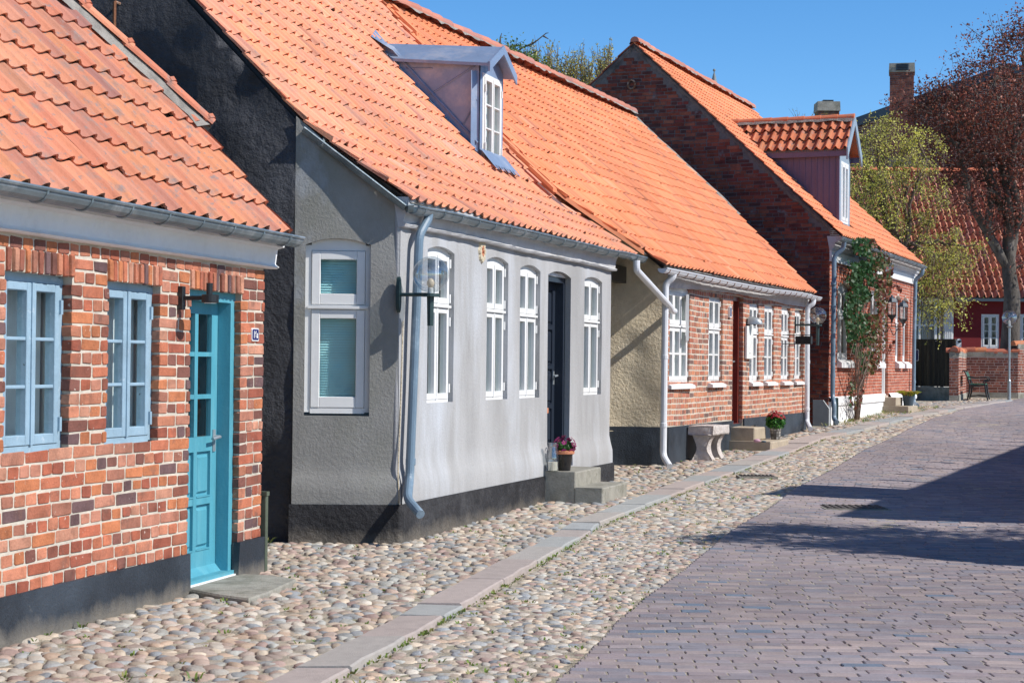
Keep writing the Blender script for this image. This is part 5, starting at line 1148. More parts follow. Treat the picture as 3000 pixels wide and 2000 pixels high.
def grow(base, top, targets, r0, bend=.15, up=.25, droop=0., seed=1, steps=5, trunkpts=8, wob=.1, limbs=()):
    """skeleton that reaches every target point; returns branch polylines with radii"""
    rg = np.random.default_rng(seed); base = np.array(base, float); top = np.array(top, float)
    T = np.linspace(0, 1, trunkpts); tr = base+(top-base)*T[:, None]+np.stack([rg.normal(0, wob, trunkpts)*np.sin(T*3), rg.normal(0, wob, trunkpts)*np.sin(T*3), 0*T], -1)*.5
    nodes_ = [p for p in tr[trunkpts//3:]]; rad = [r0*(1-.55*t) for t in T[trunkpts//3:]]; out = [(tr, np.array([r0*(1.25 if t == 0 else 1)*(1-.55*t) for t in T]))]
    D = np.linalg.norm(targets-top, axis=1); order = np.argsort(D+rg.normal(0, .3*D.std()+1e-6, len(D)))
    Nn = np.array(nodes_); Rr = np.array(rad)
    for c in limbs:
        j = int(rg.integers(max(0, len(nodes_)-3), len(nodes_))); a = Nn[j]; L = np.linalg.norm(c-a); s = np.linspace(0, 1, 8); m = a*.5+c*.5+np.array([0, 0, .18*L])+rg.normal(0, .10*L, 3); P = (1-s)[:, None]**2*a+2*(s*(1-s))[:, None]*m+(s**2)[:, None]*c; P[1:-1] += rg.normal(0, .03*L, (6, 3)); rr = np.linspace(r0*.42, .035, 8); out.append((P, rr)); Nn = np.concatenate([Nn, P[1:]]); Rr = np.concatenate([Rr, rr[1:]])
    for i in order:
        t = targets[i]; d = np.linalg.norm(Nn-t, axis=1)+np.maximum(Nn[:, 2]-t[2], 0)*(.8 if not droop else .1); j = int(np.argmin(d)); a = Nn[j]; L = np.linalg.norm(t-a)
        if L < .05: continue
        r = min(Rr[j]*.62, .012+.018*L+Rr[j]*.25); s = np.linspace(0, 1, steps); m = (a+t)/2+np.array([0, 0, up*L])+rg.normal(0, bend*L, 3)
        P = (1-s)[:, None]**2*a+2*(s*(1-s))[:, None]*m+(s**2)[:, None]*t
        if droop: P[:, 2] -= droop*L*s**3
        rr = r*(1-.75*s); out.append((P, rr)); Nn = np.concatenate([Nn, P[1:]]); Rr = np.concatenate([Rr, rr[1:]])
    return out
def ell(c, r, n, rg, shell=.45):
    v = rg.normal(size=(n, 3)); v /= np.linalg.norm(v, axis=1)[:, None]; return np.array(c)+v*np.array(r)*(shell+(1-shell)*rg.random((n, 1))**.6)
def tree(name, label, cat, base, top, blobs, r0, ntar, nleaf, size, cols, seed=1, droop=0., hang=0., up=.2, twig=.9, group=None, bark='bark', spread=.22, flat=.2, clumpy=.5, twigs=3, tw_up=0.):
    rg = np.random.default_rng(seed); t = thing(name, label, cat, base, group); w_ = np.array([b[2] for b in blobs], float); w_ /= w_.sum()
    T = np.concatenate([ell(b[0], b[1], max(3, int(ntar*k)), rg) for b, k in zip(blobs, w_)])
    br = grow(base, top, T, r0, .13, up, droop, seed, limbs=[np.array(b[0], float)+rg.normal(0, .15, 3) for b in blobs]); mb = MB()
    tube(mb, br[0][0], br[0][1], 10)
    ends = []
    for P, r in br[1:]:
        tube(mb, P, r, 4 if r[0] < .05 else 6, cap=False); ends.append(P)
        for k in range(twigs):
            a = P[rg.integers(2, len(P))]; d = rg.normal(size=3)*.5+np.array([0, 0, tw_up-hang]); d = d/np.linalg.norm(d)*twig*rg.uniform(.4, 1.); Q = a+d[None]*np.linspace(0, 1, 4)[:, None]; Q[:, 2] -= hang*np.linspace(0, 1, 4)**2*twig*.5
            tube(mb, Q, [.012*min(1, r0/.1), .009, .006, .004], 3, cap=False); ends.append(Q)
    mb.build('trunk', MT[bark], t, smooth=True)
    E_ = np.array([e[rg.integers(0, len(e))] for e in [ends[i] for i in rg.integers(0, len(ends), nleaf)]])
    L = E_+rg.normal(0, spread, (nleaf, 3))*np.array([1, 1, .8]); 
    cl = 1+clumpy*vn(L[:, 0]*1.1, L[:, 1]*1.1, L[:, 2]*1.1)*1.4
    mb = MB(); leaves(mb, L, size, cols, 0, flat, .35, np.clip(cl, .4, 1.7)); mb.build('crown', MT['leaf'], t)
    return t
COP = [(.22, .062, .04), (.28, .085, .05), (.17, .048, .035), (.12, .04, .03), (.32, .115, .07), (.20, .07, .05)]
YG = [(.66, .64, .12), (.72, .68, .16), (.58, .56, .10), (.72, .66, .20), (.48, .50, .12)]
OL = [(.48, .43, .12), (.52, .48, .14), (.42, .38, .11), (.36, .33, .10)]
GR = [(.16, .24, .05), (.20, .28, .06), (.12, .19, .045)]
A3 = lambda x, y, Y: atY(x, y, Y)
bb = A3(2962, 1168, 50.5); bb[2] = .65
tree('beech_tree', 'large copper-leaved beech with a thick grey trunk behind the garden wall', 'tree', bb, A3(2955, 640, 50.5), [
    (A3(2960, 330, 50), (2.8, 2.4, 2.5), 4), (A3(2830, 350, 49.5), (1.7, 1.8, 1.4), 3), (A3(2740, 330, 49.5), (1.3, 1.4, .7), 1.4), (A3(2790, 270, 49.5), (.8, 1, .5), .6), (A3(2930, 200, 50), (1.5, 1.8, 1.1), 1.5), (A3(3060, 260, 50), (2., 2, 2.4), 2.2), (A3(2900, 560, 49.5), (1.6, 1.8, 1.5), 2.2), (A3(3060, 620, 50), (2, 2, 2.5), 2.2), (A3(2985, 110, 50), (.55, .8, .6), .4), (A3(2880, 440, 50), (1.7, 1.8, 1.2), 2)], .33, 480, 24000, .085, COP, 5, up=.05, twig=.75, spread=.17, twigs=3, clumpy=.7)
yb = A3(2655, 1100, 47.5); yb[2] = .65
tree('willow_tree', 'yellow-green spring tree with drooping twigs behind the end of the brick house', 'tree', yb, A3(2640, 720, 47.5), [
    (A3(2590, 440, 47.5), (1.2, 1.2, 1.1), 3.4), (A3(2540, 520, 47.5), (.8, 1, 1.2), 2), (A3(2640, 560, 47.5), (1.3, 1.3, 1.1), 3), (A3(2560, 600, 47.5), (.8, 1, 1.), 1.6), (A3(2700, 730, 47), (1.4, 1.2, 1.), 3), (A3(2780, 760, 46.8), (.9, .8, .45), 1.2), (A3(2760, 860, 46.8), (.8, .8, .5), 1.2), (A3(2700, 440, 47.5), (.7, 1, .6), 1), (A3(2620, 390, 47.5), (.7, .9, .4), .8), (A3(2720, 900, 46.8), (.7, .7, .4), .9), (A3(2830, 730, 46.8), (.55, .6, .35), .7)], .17, 330, 17000, .058, YG, 9, up=.2, hang=.5, twig=.6, spread=.07, twigs=4, clumpy=.6, bark='stem')
bx = A3(1500, 600, 37); bx[2] = .3
tree('garden_tree', 'small green tree with a bare leaning branch showing just right of the zinc dormer', 'tree', bx, A3(1495, 330, 37), [(A3(1510, 185, 37), (.45, .6, .4), 2), (A3(1480, 170, 37), (.3, .4, .45), 1), (A3(1560, 215, 37), (.4, .5, .3), 1.2)], .08, 60, 1500, .07, GR, 3, up=.1, twig=.35, spread=.10, twigs=2)
t_ = [o for o in C.objects if o.name.startswith('garden_tree')][0]
mb = MB(); 
for pts in ([(1490, 180), (1530, 140), (1560, 130), (1600, 98), (1607, 97)], [(1545, 135), (1572, 120)], [(1592, 106), (1607, 115)], [(1465, 130), (1466, 110), (1470, 98)], [(1520, 165), (1555, 160), (1575, 147)]): tube(mb, [A3(x, y, 37) for x, y in pts], np.linspace(.022, .007, len(pts)), 4)
mb.build('bare_branch', MT['bark'], t_)
def bush(x0, x1, ytop, ybot, Y, label, seed, n=26, nl=5000):
    rg = np.random.default_rng(seed); b = A3((x0+x1)/2, 700, Y); b[2] = .4; t = thing('budding_tree', label, 'tree', b, 'budding trees beyond the orange roofs'); mb = MB(); L = []
    hx = (x1-x0)/2*Y/F
    for i in range(n):
        a = b+np.array([rg.uniform(-.25, .25)*hx, rg.uniform(-.4, .4), 0]); xx = rg.uniform(x0, x1); tp = A3(xx, rg.uniform(ytop+10, ytop+75)+abs(xx-(x0+x1)/2)/(x1-x0)*40, Y+rg.uniform(-.6, .6)); s = np.linspace(0, 1, 9)[:, None]
        m = np.array([tp[0], tp[1], (a[2]+tp[2])*.45]); P = (1-s)**2*a+2*s*(1-s)*m+s*s*tp; tube(mb, P, np.linspace(.06, .006, 9), 4, cap=False)
        for k in range(26):
            u = rg.uniform(.72, 1)**.8; c = P[int(u*8)]*(1-(u*8)%1)+P[min(8, int(u*8)+1)]*((u*8)%1); d = np.array([rg.normal(0, .13), rg.normal(0, .13), rg.uniform(.25, .6)]); Q = c+d*np.linspace(0, 1, 4)[:, None]; tube(mb, Q, [.008, .007, .005, .003], 3, cap=False); L.append(c+d*rg.random((int(nl/n/26)+1, 1))+rg.normal(0, .03, (int(nl/n/26)+1, 3)))
    mb.build('trunk', MT['stem'], t); L = np.concatenate(L); mb = MB(); leaves(mb, L, .055, OL, 0, 0, .3, 1+.8*vn(L[:, 0]*2, L[:, 1], L[:, 2]*2)); mb.build('crown', MT['leaf'], t)
bush(1535, 1655, 150, 300, 40, 'olive-yellow budding tree just right of the small green tree, above the orange roofs', 4, 34, 9000)
bush(1650, 1745, 165, 300, 40.5, 'olive-yellow budding tree in the middle of the row above the orange roofs', 6, 28, 8000)
bush(1745, 1800, 140, 300, 41, 'slender olive-yellow budding tree touching the left edge of the dark brick gable', 8, 16, 4000)
bush(2325, 2370, 330, 400, 62, 'tiny distant budding tree left of the small square chimney', 10, 8, 600)
# climbing rose / ivy on house 4
t = thing('climbing_plant', 'green and reddish climbing plant trained up the front of the tall brick house', 'climbing plant', q4(2508, 1240, .3)); mb = MB(); rg = np.random.default_rng(3); L = []; cl = []
prof_ = [(712, 2530, 30), (740, 2540, 52), (780, 2550, 62), (850, 2545, 60), (920, 2535, 58), (1000, 2540, 52), (1040, 2548, 40), (1090, 2540, 25), (1110, 2500, 14)]
ys_ = [p[0] for p in prof_]
for i in range(17):
    y1 = rg.uniform(720, 1060); xc = np.interp(y1, ys_, [p[1] for p in prof_]); hw_ = np.interp(y1, ys_, [p[2] for p in prof_]); x1 = xc+rg.uniform(-.85, .85)*hw_; x0 = 2508+rg.uniform(-8, 12)
    yy = np.linspace(1238, y1, 9); s = np.linspace(0, 1, 9); xx = x0+(x1-x0)*s**1.3+rg.normal(0, 4, 9)*np.sin(s*3)+10*np.sin(s*3.1)*(1 if i % 2 else -1)*.6
    tube(mb, [q4(a, b, .10+.25*float(np.sin(c*3))) for a, b, c in zip(xx, yy, s)], np.linspace(.018 if i < 4 else .009, .004, 9), 5, cap=False)
tube(mb, [q4(2590, 850, .3), q4(2612, 843, .45), q4(2628, 838, .5), q4(2636, 842, .5)], .008, 4); tube(mb, [q4(2590, 1060, .3), q4(2605, 1020, .45), q4(2622, 1000, .5)], .008, 4)
mb.build('stem', MT['stem'], t)
for i in range(11000):
    y = rg.uniform(700, 1100) if rg.random() < .93 else rg.uniform(1100, 1200); xc = np.interp(y, ys_, [p[1] for p in prof_]); hw_ = np.interp(y, ys_, [p[2] for p in prof_]); x = xc+np.clip(rg.normal(0, .5), -1.05, 1.05)*hw_
    dens__ = 1 if y < 860 else (.75 if y < 1000 else .38)
    if y > 1100: x = rg.uniform(2490, 2530); dens__ = .25
    if rg.random() > dens__ or vn(x*.045, y*.045, 3.) < -.17: continue
    o = rg.uniform(.08, .5)*(1 if y < 1000 else .7); L.append(q4(x, y, o)); g_ = (x-xc)/hw_
    cl.append((.035, .10, .03) if g_+rg.normal(0, .45)+(y-900)/500 < .15 else ((.22, .07, .045) if rg.random() < .5 else (.13, .12, .04)))
for (x, y) in ((2628, 838), (2633, 842), (2622, 835), (2637, 850), (2630, 845), (2615, 842), (2610, 1015), (2620, 1000), (2605, 1030)):
    for k in range(5): L.append(q4(x+rg.normal(0, 3), y+rg.normal(0, 4), .5)); cl.append((.20, .06, .04))
L = np.array(L); cl = np.array(cl); mb = MB(); N = len(L); n = rg.normal(size=(N, 3))+np.array([.7, -.5, .3]); n /= np.linalg.norm(n, axis=1)[:, None]; a = np.cross(n, rg.normal(size=(N, 3))); a /= np.linalg.norm(a, axis=1)[:, None]; b = np.cross(n, a); s = rg.uniform(.06, .13, (N, 1))
mb.batch(np.stack([L-a*s*.5, L+b*s*.34, L+a*s*.5, L-b*s*.34], 1), [(0, 1, 2, 3)], 0, np.clip(cl*rg.uniform(.7, 1.4, (N, 1)), 0, 1)); mb.build('foliage', MT['leaf'], t)
# weeds and grass tufts
def tuft(mb, p, n, h, cols, r=.05):
    for i in range(n):
        a = R.uniform(0, 6.28); d = np.array([math.cos(a), math.sin(a), 0]); q = np.array(p)+d*R.uniform(0, r); hh_ = h*R.uniform(.5, 1.2); s = np.cross(d, [0, 0, 1])*.006
        mb.add([q-s, q+s, q+d*hh_*.5+np.array([0, 0, hh_*.6])+s*.8, q+d*hh_*.5+np.array([0, 0, hh_*.6])-s*.8, q+d*hh_+np.array([0, 0, hh_*.75])], [(0, 1, 2, 3), (3, 2, 4)], 0, np.array(cols[R.randrange(len(cols))])*R.uniform(.8, 1.2))
mb = MB(); WC = [(.16, .26, .04), (.22, .30, .06), (.12, .2, .04), (.30, .29, .10)]
for (x, y, n, h) in [(660, 1855, 8, .03), (362, 1985, 8, .03), (570, 1990, 8, .035), (655, 1760, 6, .03), (1660, 1452, 16, .06), (1230, 1570, 4, .04), (985, 1574, 12, .06), (880, 1582, 8, .06), (1065, 1578, 8, .05), (780, 1590, 16, .06), (240, 1835, 5, .03), (1870, 1385, 6, .04), (1600, 1420, 8, .05)]: tuft(mb, gr(x, y)+np.array([0, 0, .0]), n, h, WC)
for i in range(900):
    y = 5.8+R.random()**1.5*24; k_ = R.random()
    if k_ < .45: x = float(krx(y))+R.uniform(-.01, .03)
    elif k_ < .8: x = R.uniform(float(krx(y)), float(roadx(y)))
    else: x = R.uniform(float(fac(y))+.02, float(klx(y)))
    tuft(mb, (x, y, float(zg(y))-.005), 4, .022, WC, .03)
for i in range(90): y = R.uniform(33, 41); x = float(fac(y))+R.uniform(.02, .9)*(1 if R.random() < .5 else .3); tuft(mb, (x, y, float(zg(y))), 9, .07, [(.25, .27, .08), (.33, .30, .14), (.16, .24, .05)], .12)
u, z = G.pk(1322, 1530); tube(mb, [gr(1322, 1534), gr(1324, 1534)+np.array([0, 0, .16]), gr(1326, 1534)+np.array([.01, 0, .26])], .004, 4, 0, (.2, .3, .08))
tag(mb.build('weeds', MT['leaf']), kind='stuff')
# ================================================================ street lamps on the walls
def globe_lamp(name, label, gc, rad, wallpt, glass, stem_len, plate=True, r_arm=.016):
    gc = np.array(gc); t = thing(name, label, 'wall lamp', wallpt); hz = gc[2]-rad-.015
    mb = MB(); wp = np.array(wallpt); e = np.array([gc[0], gc[1], hz]); tube(mb, [np.array([wp[0], wp[1], hz]), e], r_arm, 8); tube(mb, [e, e+np.array([0, 0, -stem_len])], [.032, .026], 10); lathe(mb, e-np.array([0, 0, .012]), [(0, -.006), (rad*.5, -.006), (rad*.5, .02), (0, .02)], 16)
    mb.build('arm', MT['iron_green'], t)
    m = MB(); d = (e-np.array([wp[0], wp[1], hz])); d /= np.linalg.norm(d); s = np.cross(d, [0, 0, 1]); V = []
    c = np.array([wp[0], wp[1], hz])
    for k, o in ((1, 0), (1, .03)): V += [c+d*o+s*.03*math.cos(a)*k+np.array([0, 0, 1])*.15*math.sin(a)*k for a in np.arange(12)*math.pi/6]
    m.add(V, [(i, (i+1) % 12, 12+(i+1) % 12, 12+i) for i in range(12)]+[tuple(range(12, 24)), tuple(range(11, -1, -1))]); m.build('wall_plate', MT['iron_green'], t)
    m = MB(); sphere(m, gc, rad, 28, 18); m.build('globe', MT[glass], t, smooth=True)
    m = MB(); lathe(m, (gc[0], gc[1], hz), [(.022, 0), (.024, .05), (.018, .055)], 10); b = m.build('socket', MT['enamel'], t)
    m = MB(); sphere(m, (gc[0], gc[1], hz+.095), .032, 12, 8, sc=(1, 1, 1.3)); m.build('bulb', MT['bulb'], t, smooth=True)
u, z = G.pk(1186, 870); ga = G.W(*G.pk(1262, 804, .30), .30); ug, _ = G.uo(ga)
globe_lamp('globe_wall_lamp', 'clear glass globe lamp on a dark bracket by the cut-off corner of the grey house', ga, .152, G.W(ug, z, .0), 'globe', .26)
gb = H3.W(*H3.pk(2396, 924, .42), .42); ub, _ = H3.uo(gb)
globe_lamp('globe_wall_lamp', 'smoky glass globe lamp on a green bracket in front of the dark brick gable', gb, .152, H3.W(min(ub, E3-.02), 2, .0), 'smoke_globe', .36)
# free standing street lamp
lb = gr(2956, 1171); t = thing('street_lamp', 'slim grey street lamp with a clear globe in front of the garden wall', 'street lamp', lb)
zt = atY(2957, 958, lb[1])[2]; mb = MB(); tube(mb, [lb-np.array([0, 0, .05]), lb+np.array([0, 0, .52]), lb+np.array([0, 0, .56]), np.array([lb[0], lb[1], zt])], [.05, .05, .032, .03], 12); lathe(mb, (lb[0], lb[1], zt-.03), [(.03, 0), (.075, .04), (.08, .06), (0, .06)], 14); mb.build('post', MT['steel'], t)
m = MB(); gcz = atY(2957, 930, lb[1])[2]; sphere(m, (lb[0], lb[1], gcz), .205, 26, 16); m.build('globe', MT['globe'], t, smooth=True); m = MB(); lathe(m, (lb[0], lb[1], zt+.02), [(.03, 0), (.028, .14), (.0, .18)], 10); m.build('bulb', MT['enamel'], t)
# carriage lanterns on house 4
def lantern(label, x, y, o, s):
    u, z = H4.pk(x, y, o); c = H4.W(u, z, o); t = thing('carriage_lantern', label, 'wall lantern', H4.W(u, z-.3*s, 0), 'carriage lanterns by the white door')
    m = MB(); n = 6; th = np.arange(n)*2*math.pi/n+.3
    def ring(r, zz): return [c+np.array([r*s*math.cos(a), r*s*math.sin(a), zz*s]) for a in th]
    V = ring(.125, .12)+ring(.12, .135)+ring(.085, .2)+ring(.03, .24)+ring(.02, .27); m.add(V, [(k*n+i, k*n+(i+1) % n, (k+1)*n+(i+1) % n, (k+1)*n+i) for k in range(4) for i in range(n)]+[tuple(range(n))[::-1], tuple(range(4*n, 5*n))]); m.build('lantern_roof', MT['slate'], t)
    m = MB(); A, B_ = ring(.10, .12), ring(.085, -.13)
    for p, q_ in zip(A, B_): tube(m, [p, q_], .008*s, 4)
    V = ring(.10, -.13)+ring(.10, -.15)+ring(.03, -.23)+ring(.015, -.30); m.add(V, [(k*n+i, (k)*n+(i+1) % n, (k+1)*n+(i+1) % n, (k+1)*n+i) for k in range(3) for i in range(n)]+[tuple(range(n))]); m.build('cage', MT['iron'], t)
    m = MB(); V = ring(.095, .12)+ring(.08, -.13); m.add(V, [(i, (i+1) % n, n+(i+1) % n, n+i) for i in range(n)]); m.build('pane', MT['globe'], t)
    m = MB(); lathe(m, c+np.array([0, 0, -.13*s]), [(.018, 0), (.016, .12), (0, .14)], 8); m.build('bulb', MT['enamel'], t)
    m = MB(); w_ = H4.W(u, z-.29*s, 0); e = H4.W(u, z-.29*s, o); tube(m, [w_, e], .012, 6); L = np.linspace(0, 1, 22); tube(m, [H4.W(u, z-.29*s-.11*s+.09*s*math.sin(a*9)*(1-a*.3), .03+(o-.03)*a*.8) for a in L], .009, 5); tube(m, [H4.W(u, z-.29*s+.04+.045*math.cos(a), o*.45+.05*math.sin(a)) for a in np.linspace(0, 5.5, 12)], .008, 5); m.box(H4, u-.03, u+.03, z-.42*s, z-.16*s, 0, .02); m.build('scroll_bracket', MT['iron'], t)
lantern('black carriage lantern left of the white door, half hidden by the climbing plant', 2613, 903, .38, 1.05)
lantern('black carriage lantern on a scroll bracket right of the white door, fully in view', 2646, 916, .38, 1.05)
# ================================================================ steps, bench, pots
def frame_at(pl, pts): return pl
def step_block(mb, pl, u0, u1, z0, z1, o0, o1, mat=0): mb.bevbox(pl, u0, u1, z0, z1, o0, o1, .012, mat)
s1 = MB(); ua_ = G.pk(1607, 1425)[0]; 
zgG = float(zg(19.6)); uL = gd[0]-.04; uR = gd[1]+.28
t = thing('door_steps', 'two grey concrete steps in front of the black door of the grey house', 'steps', G.W((uL+uR)/2, zgG, .3))
m = MB(); m.bevbox(G, 4.06, 5.08, zgG-.05, .37, .03, .40, .012); m.build('upper_step', MT['concrete'], t)
m = MB(); m.bevbox(G, 4.05, 5.07, zgG-.05, .21, .40, .70, .012); m.build('lower_step', MT['concrete'], t)
def flowerpot(name, label, base, r0, r1, h, mat, plant, group=None, cat='flower pot'):
    t = thing(name, label, cat, base, group); m = MB()
    lathe(m, base, [(0, 0), (r0, 0), (r1, h), (r1+.008, h), (r1+.008, h-.0), (r1-.012, h), (r1-.02, h-.03), (0, h-.03)], 20, 0); m.build('pot', MT[mat], t, smooth=False)
    plant(t, np.array(base)+np.array([0, 0, h-.02]), r1); return t
def pansies(t, c, r):
    m = MB(); rg = np.random.default_rng(1); P = c+ell((0, 0, .05), (r*1.05, r*1.05, .075), 420, rg, .2)*1.; P[:, 2] = np.maximum(P[:, 2], c[2]-.02); leaves(m, P, .045, [(.04, .12, .03), (.06, .16, .04)], 0, .3); m.build('foliage', MT['leaf'], t)
    m = MB(); v = ell((0, 0, .075), (r*1.25, r*1.25, .105), 44, rg, .95); v = v[v[:, 2] > .02]
    for p in v:
        n_ = p-np.array([0, 0, .05]); n_ /= np.linalg.norm(n_); col = [(.25, .01, .10), (.30, .02, .16), (.16, .008, .07), (.35, .03, .12)][rg.integers(0, 4)]; a = np.cross(n_, [0, 0, 1.]); a /= np.linalg.norm(a)+1e-6; b = np.cross(n_, a)
        for k in range(5):
            an = k*1.257+rg.uniform(-.2, .2); d = a*math.cos(an)+b*math.sin(an); s_ = np.cross(n_, d); q_ = c+p; m.add([q_, q_+d*.022+s_*.014, q_+d*.03+n_*.006, q_+d*.022-s_*.014], [(0, 1, 2, 3)], 0, col)
        m.add([c+p+n_*.007+a*.005*math.cos(x)+b*.005*math.sin(x) for x in (0, 1.57, 3.14, 4.71)], [(0, 1, 2, 3)], 0, (.55, .30, .02))
    m.build('blossoms', MT['petal'], t)
pb = G.W(*G.pk(1653, 1381, .22), .22); pb[2] = .372
flowerpot('flower_pot', 'black pot of purple pansies standing on the top step of the grey house', pb, .065, .095, .21, 'black_pot', pansies)
tpot = [o for o in C.objects if o.name == 'flower_pot'][0]; m = MB(); lathe(m, pb+np.array([0, 0, .175]), [(.10, 0), (.108, .005), (.108, .035), (.10, .04), (.09, .04)], 20); m.build('pot_rim', MT['terra'], tpot)
jb = G.W(*G.pk(1619, 1380, .14), .14); jb[2] = .372; t = thing('glass_lantern', 'clear glass jar lantern with a thick pale candle beside the black pot', 'lantern', jb)
m = MB(); lathe(m, jb, [(.055, 0), (.066, .01), (.066, .16), (.045, .25), (.045, .29), (.05, .30)], 20); m.build('glass_jar', MT['globe'], t, smooth=True); m = MB(); lathe(m, jb+np.array([0, 0, .008]), [(0, 0), (.05, 0), (.05, .09), (0, .09)], 16); m.build('candle', MT['wax'], t)
# granite bench
bu0, bu1 = H3.pk(2026, 1240, .35)[0], H3.pk(2113, 1240, .35)[0]
zgb = float(zg(24.7)); t = thing('stone_bench', 'rough granite slab bench on two curved stone legs against the black base', 'bench', H3.W(1.3, zgb, .4))
sa = gr(2090, 1337); uo_ = H3.uo(sa); sb = gr(2125, 1331); uo2 = H3.uo(sb); print('bench', uo_, uo2, bu0, bu1)
bz = H3.pk(2024, 1245, .12)[1]; BO = .04; BW = .36; BL0 = .95; bz = .655
def rough(mb, pl, u0, u1, z0, z1, o0, o1, n=(10, 4, 6), amp=.014, fn=None, seed=0):
    g = []; idx = {}; V = []; Fs = []
    nu, nz, no = n
    def vid(i, j, k):
        if (i, j, k) not in idx:
            u, z, o = u0+(u1-u0)*i/nu, z0+(z1-z0)*j/nz, o0+(o1-o0)*k/no
            if fn: u, z, o = fn(u, z, o)
            d = amp*2*np.array([float(vn(u*9+seed, z*9, o*9)), float(vn(u*9+7, z*9+seed, o*9)), float(vn(u*9, z*9+5, o*9+seed))])
            idx[(i, j, k)] = len(V); V.append(pl.W(u+d[0], z+d[1]*.6, o+d[2]))
        return idx[(i, j, k)]
    for i in range(nu):
        for j in range(nz):
            for k in (0, no): q_ = [vid(i, j, k), vid(i+1, j, k), vid(i+1, j+1, k), vid(i, j+1, k)]; Fs.append(tuple(q_ if k else q_[::-1]))
    for i in range(nu):
        for k in range(no):
            for j in (0, nz): q_ = [vid(i, j, k), vid(i+1, j, k), vid(i+1, j, k+1), vid(i, j, k+1)]; Fs.append(tuple(q_[::-1] if j else q_))
    for j in range(nz):
        for k in range(no):
            for i in (0, nu): q_ = [vid(i, j, k), vid(i, j+1, k), vid(i, j+1, k+1), vid(i, j, k+1)]; Fs.append(tuple(q_ if i == 0 else q_[::-1]))
    mb.add(V, Fs, 0)
m = MB(); rough(m, H3, BL0, BL0+.88, bz-.13, bz, BO, BO+BW, (22, 5, 9), .011); m.build('seat', MT['granite'], t, smooth=True)
for k, uu in enumerate((BL0+.06, BL0+.60)):
    def wa(u, z, o, uu=uu): f = (z-zgb)/(bz-.14-zgb); w_ = 1-.42*math.sin(math.pi*min(1, max(0, f))); return (uu+.09+(u-uu-.09)*(.75+.25*w_), z, BO+BW*.48+(o-BO-BW*.48)*w_)
    m = MB(); rough(m, H3, uu, uu+.19, zgb-.04, bz-.135, BO+.04, BO+BW-.03, (5, 12, 9), .014, wa, k*3.); m.build('leg', MT['granite'], t, smooth=True)
# steps house 3
z3g = float(zg(27.3)); ul_3, ur_3 = d3[0]-.15, d3[1]+.12
t = thing('door_steps', 'two sandstone steps below the dark red door', 'steps', H3.W((ul_3+ur_3)/2, z3g, .4)); m = MB(); m.bevbox(H3, 3.3, 4.02, .361, .56, .04, .42, .02); m.build('upper_step', MT['sandstone'], t)
m = MB(); m.bevbox(H3, 3.2, 4.38, z3g-.1, .36, .04, .70, .02); m.build('lower_step', MT['sandstone'], t)
zs3 = .36
def mums(t, c, r):
    m = MB(); rg = np.random.default_rng(2); P = c+ell((0, 0, .07), (r*1.55, r*1.55, .13), 900, rg, .4); P = P[P[:, 2] > c[2]-.06]; leaves(m, P, .05, [(.06, .22, .03), (.08, .28, .04), (.04, .14, .03)], 0, .4); m.build('foliage', MT['leaf'], t)
    m = MB(); v = ell((0, 0, .10), (r*1.45, r*1.45, .15), 130, rg, .97); v = v[v[:, 2] > .135]
    for p in v:
        n_ = p-np.array([0, 0, .05]); n_ /= np.linalg.norm(n_); a = np.cross(n_, [0, 1., 0]); a /= np.linalg.norm(a)+1e-6; b = np.cross(n_, a); q_ = c+p; k = 9; s_ = .025; V = [q_+n_*.012]+[q_+a*s_*math.cos(x*2*math.pi/k)+b*s_*math.sin(x*2*math.pi/k) for x in range(k)]; m.add(V, [(0, 1+i, 1+(i+1) % k) for i in range(k)], 0, [(.34, .006, .016), (.42, .012, .02), (.25, .004, .012)][rg.integers(0, 3)])
    m.build('blossoms', MT['petal'], t)
pb = H3.W(ur_3+.42, zs3, .80); gp_ = H3.W(*H3.pk(2272, 1280, .55), .55); pb = np.array([gp_[0], gp_[1], zs3+.002])
t = thing('flower_pot', 'square grey mosaic pot of red flowers on the lower sandstone step', 'flower pot', pb); m = MB()
n = 4; rows_ = 5
for j in range(rows_):
    r_a, r_b = .07+.03*j/rows_, .07+.03*(j+1)/rows_; za_j, zb_j = .22*j/rows_, .22*(j+1)/rows_
    for i in range(12):
        a0, a1 = 2*math.pi*i/12, 2*math.pi*(i+1)/12; e_ = .03; P_ = [(r_a, a0+e_, za_j+.004), (r_a, a1-e_, za_j+.004), (r_b, a1-e_, zb_j-.004), (r_b, a0+e_, zb_j-.004)]
        m.add([pb+np.array([r*math.cos(a), r*math.sin(a), z_]) for r, a, z_ in P_], [(0, 1, 2, 3)], 0, [(.30, .29, .27), (.12, .11, .10), (.45, .44, .42), (.2, .19, .18)][R.randrange(4)])
lathe(m, pb, [(0, .0), (.066, 0), (.096, .22), (.085, .22), (.08, .19), (0, .19)], 12, 0, (.15, .15, .14)); m.build('pot', MT['mosaic'], t); mums(t, pb+np.array([0, 0, .20]), .10)
sp = H3.W(*H3.pk(2218, 1284, .58), .58); sp[2] = zs3+.002; t = thing('garden_ornament', 'small pink and dark painted stone ornament lying on the lower sandstone step', 'ornament', sp); m = MB()
sphere(m, sp+np.array([0, 0, .028]), .042, 14, 8, sc=(1.3, 1, .7)); m.build('pink_stone', M('pink_stone_paint', (.50, .30, .38), .6, .1, 8, 40, .001), t, smooth=True); m = MB(); sphere(m, sp+np.array([.10, .0, .016]), .025, 12, 8, sc=(1.6, 1, .6)); m.build('dark_stone', MT['slate'], t, smooth=True)
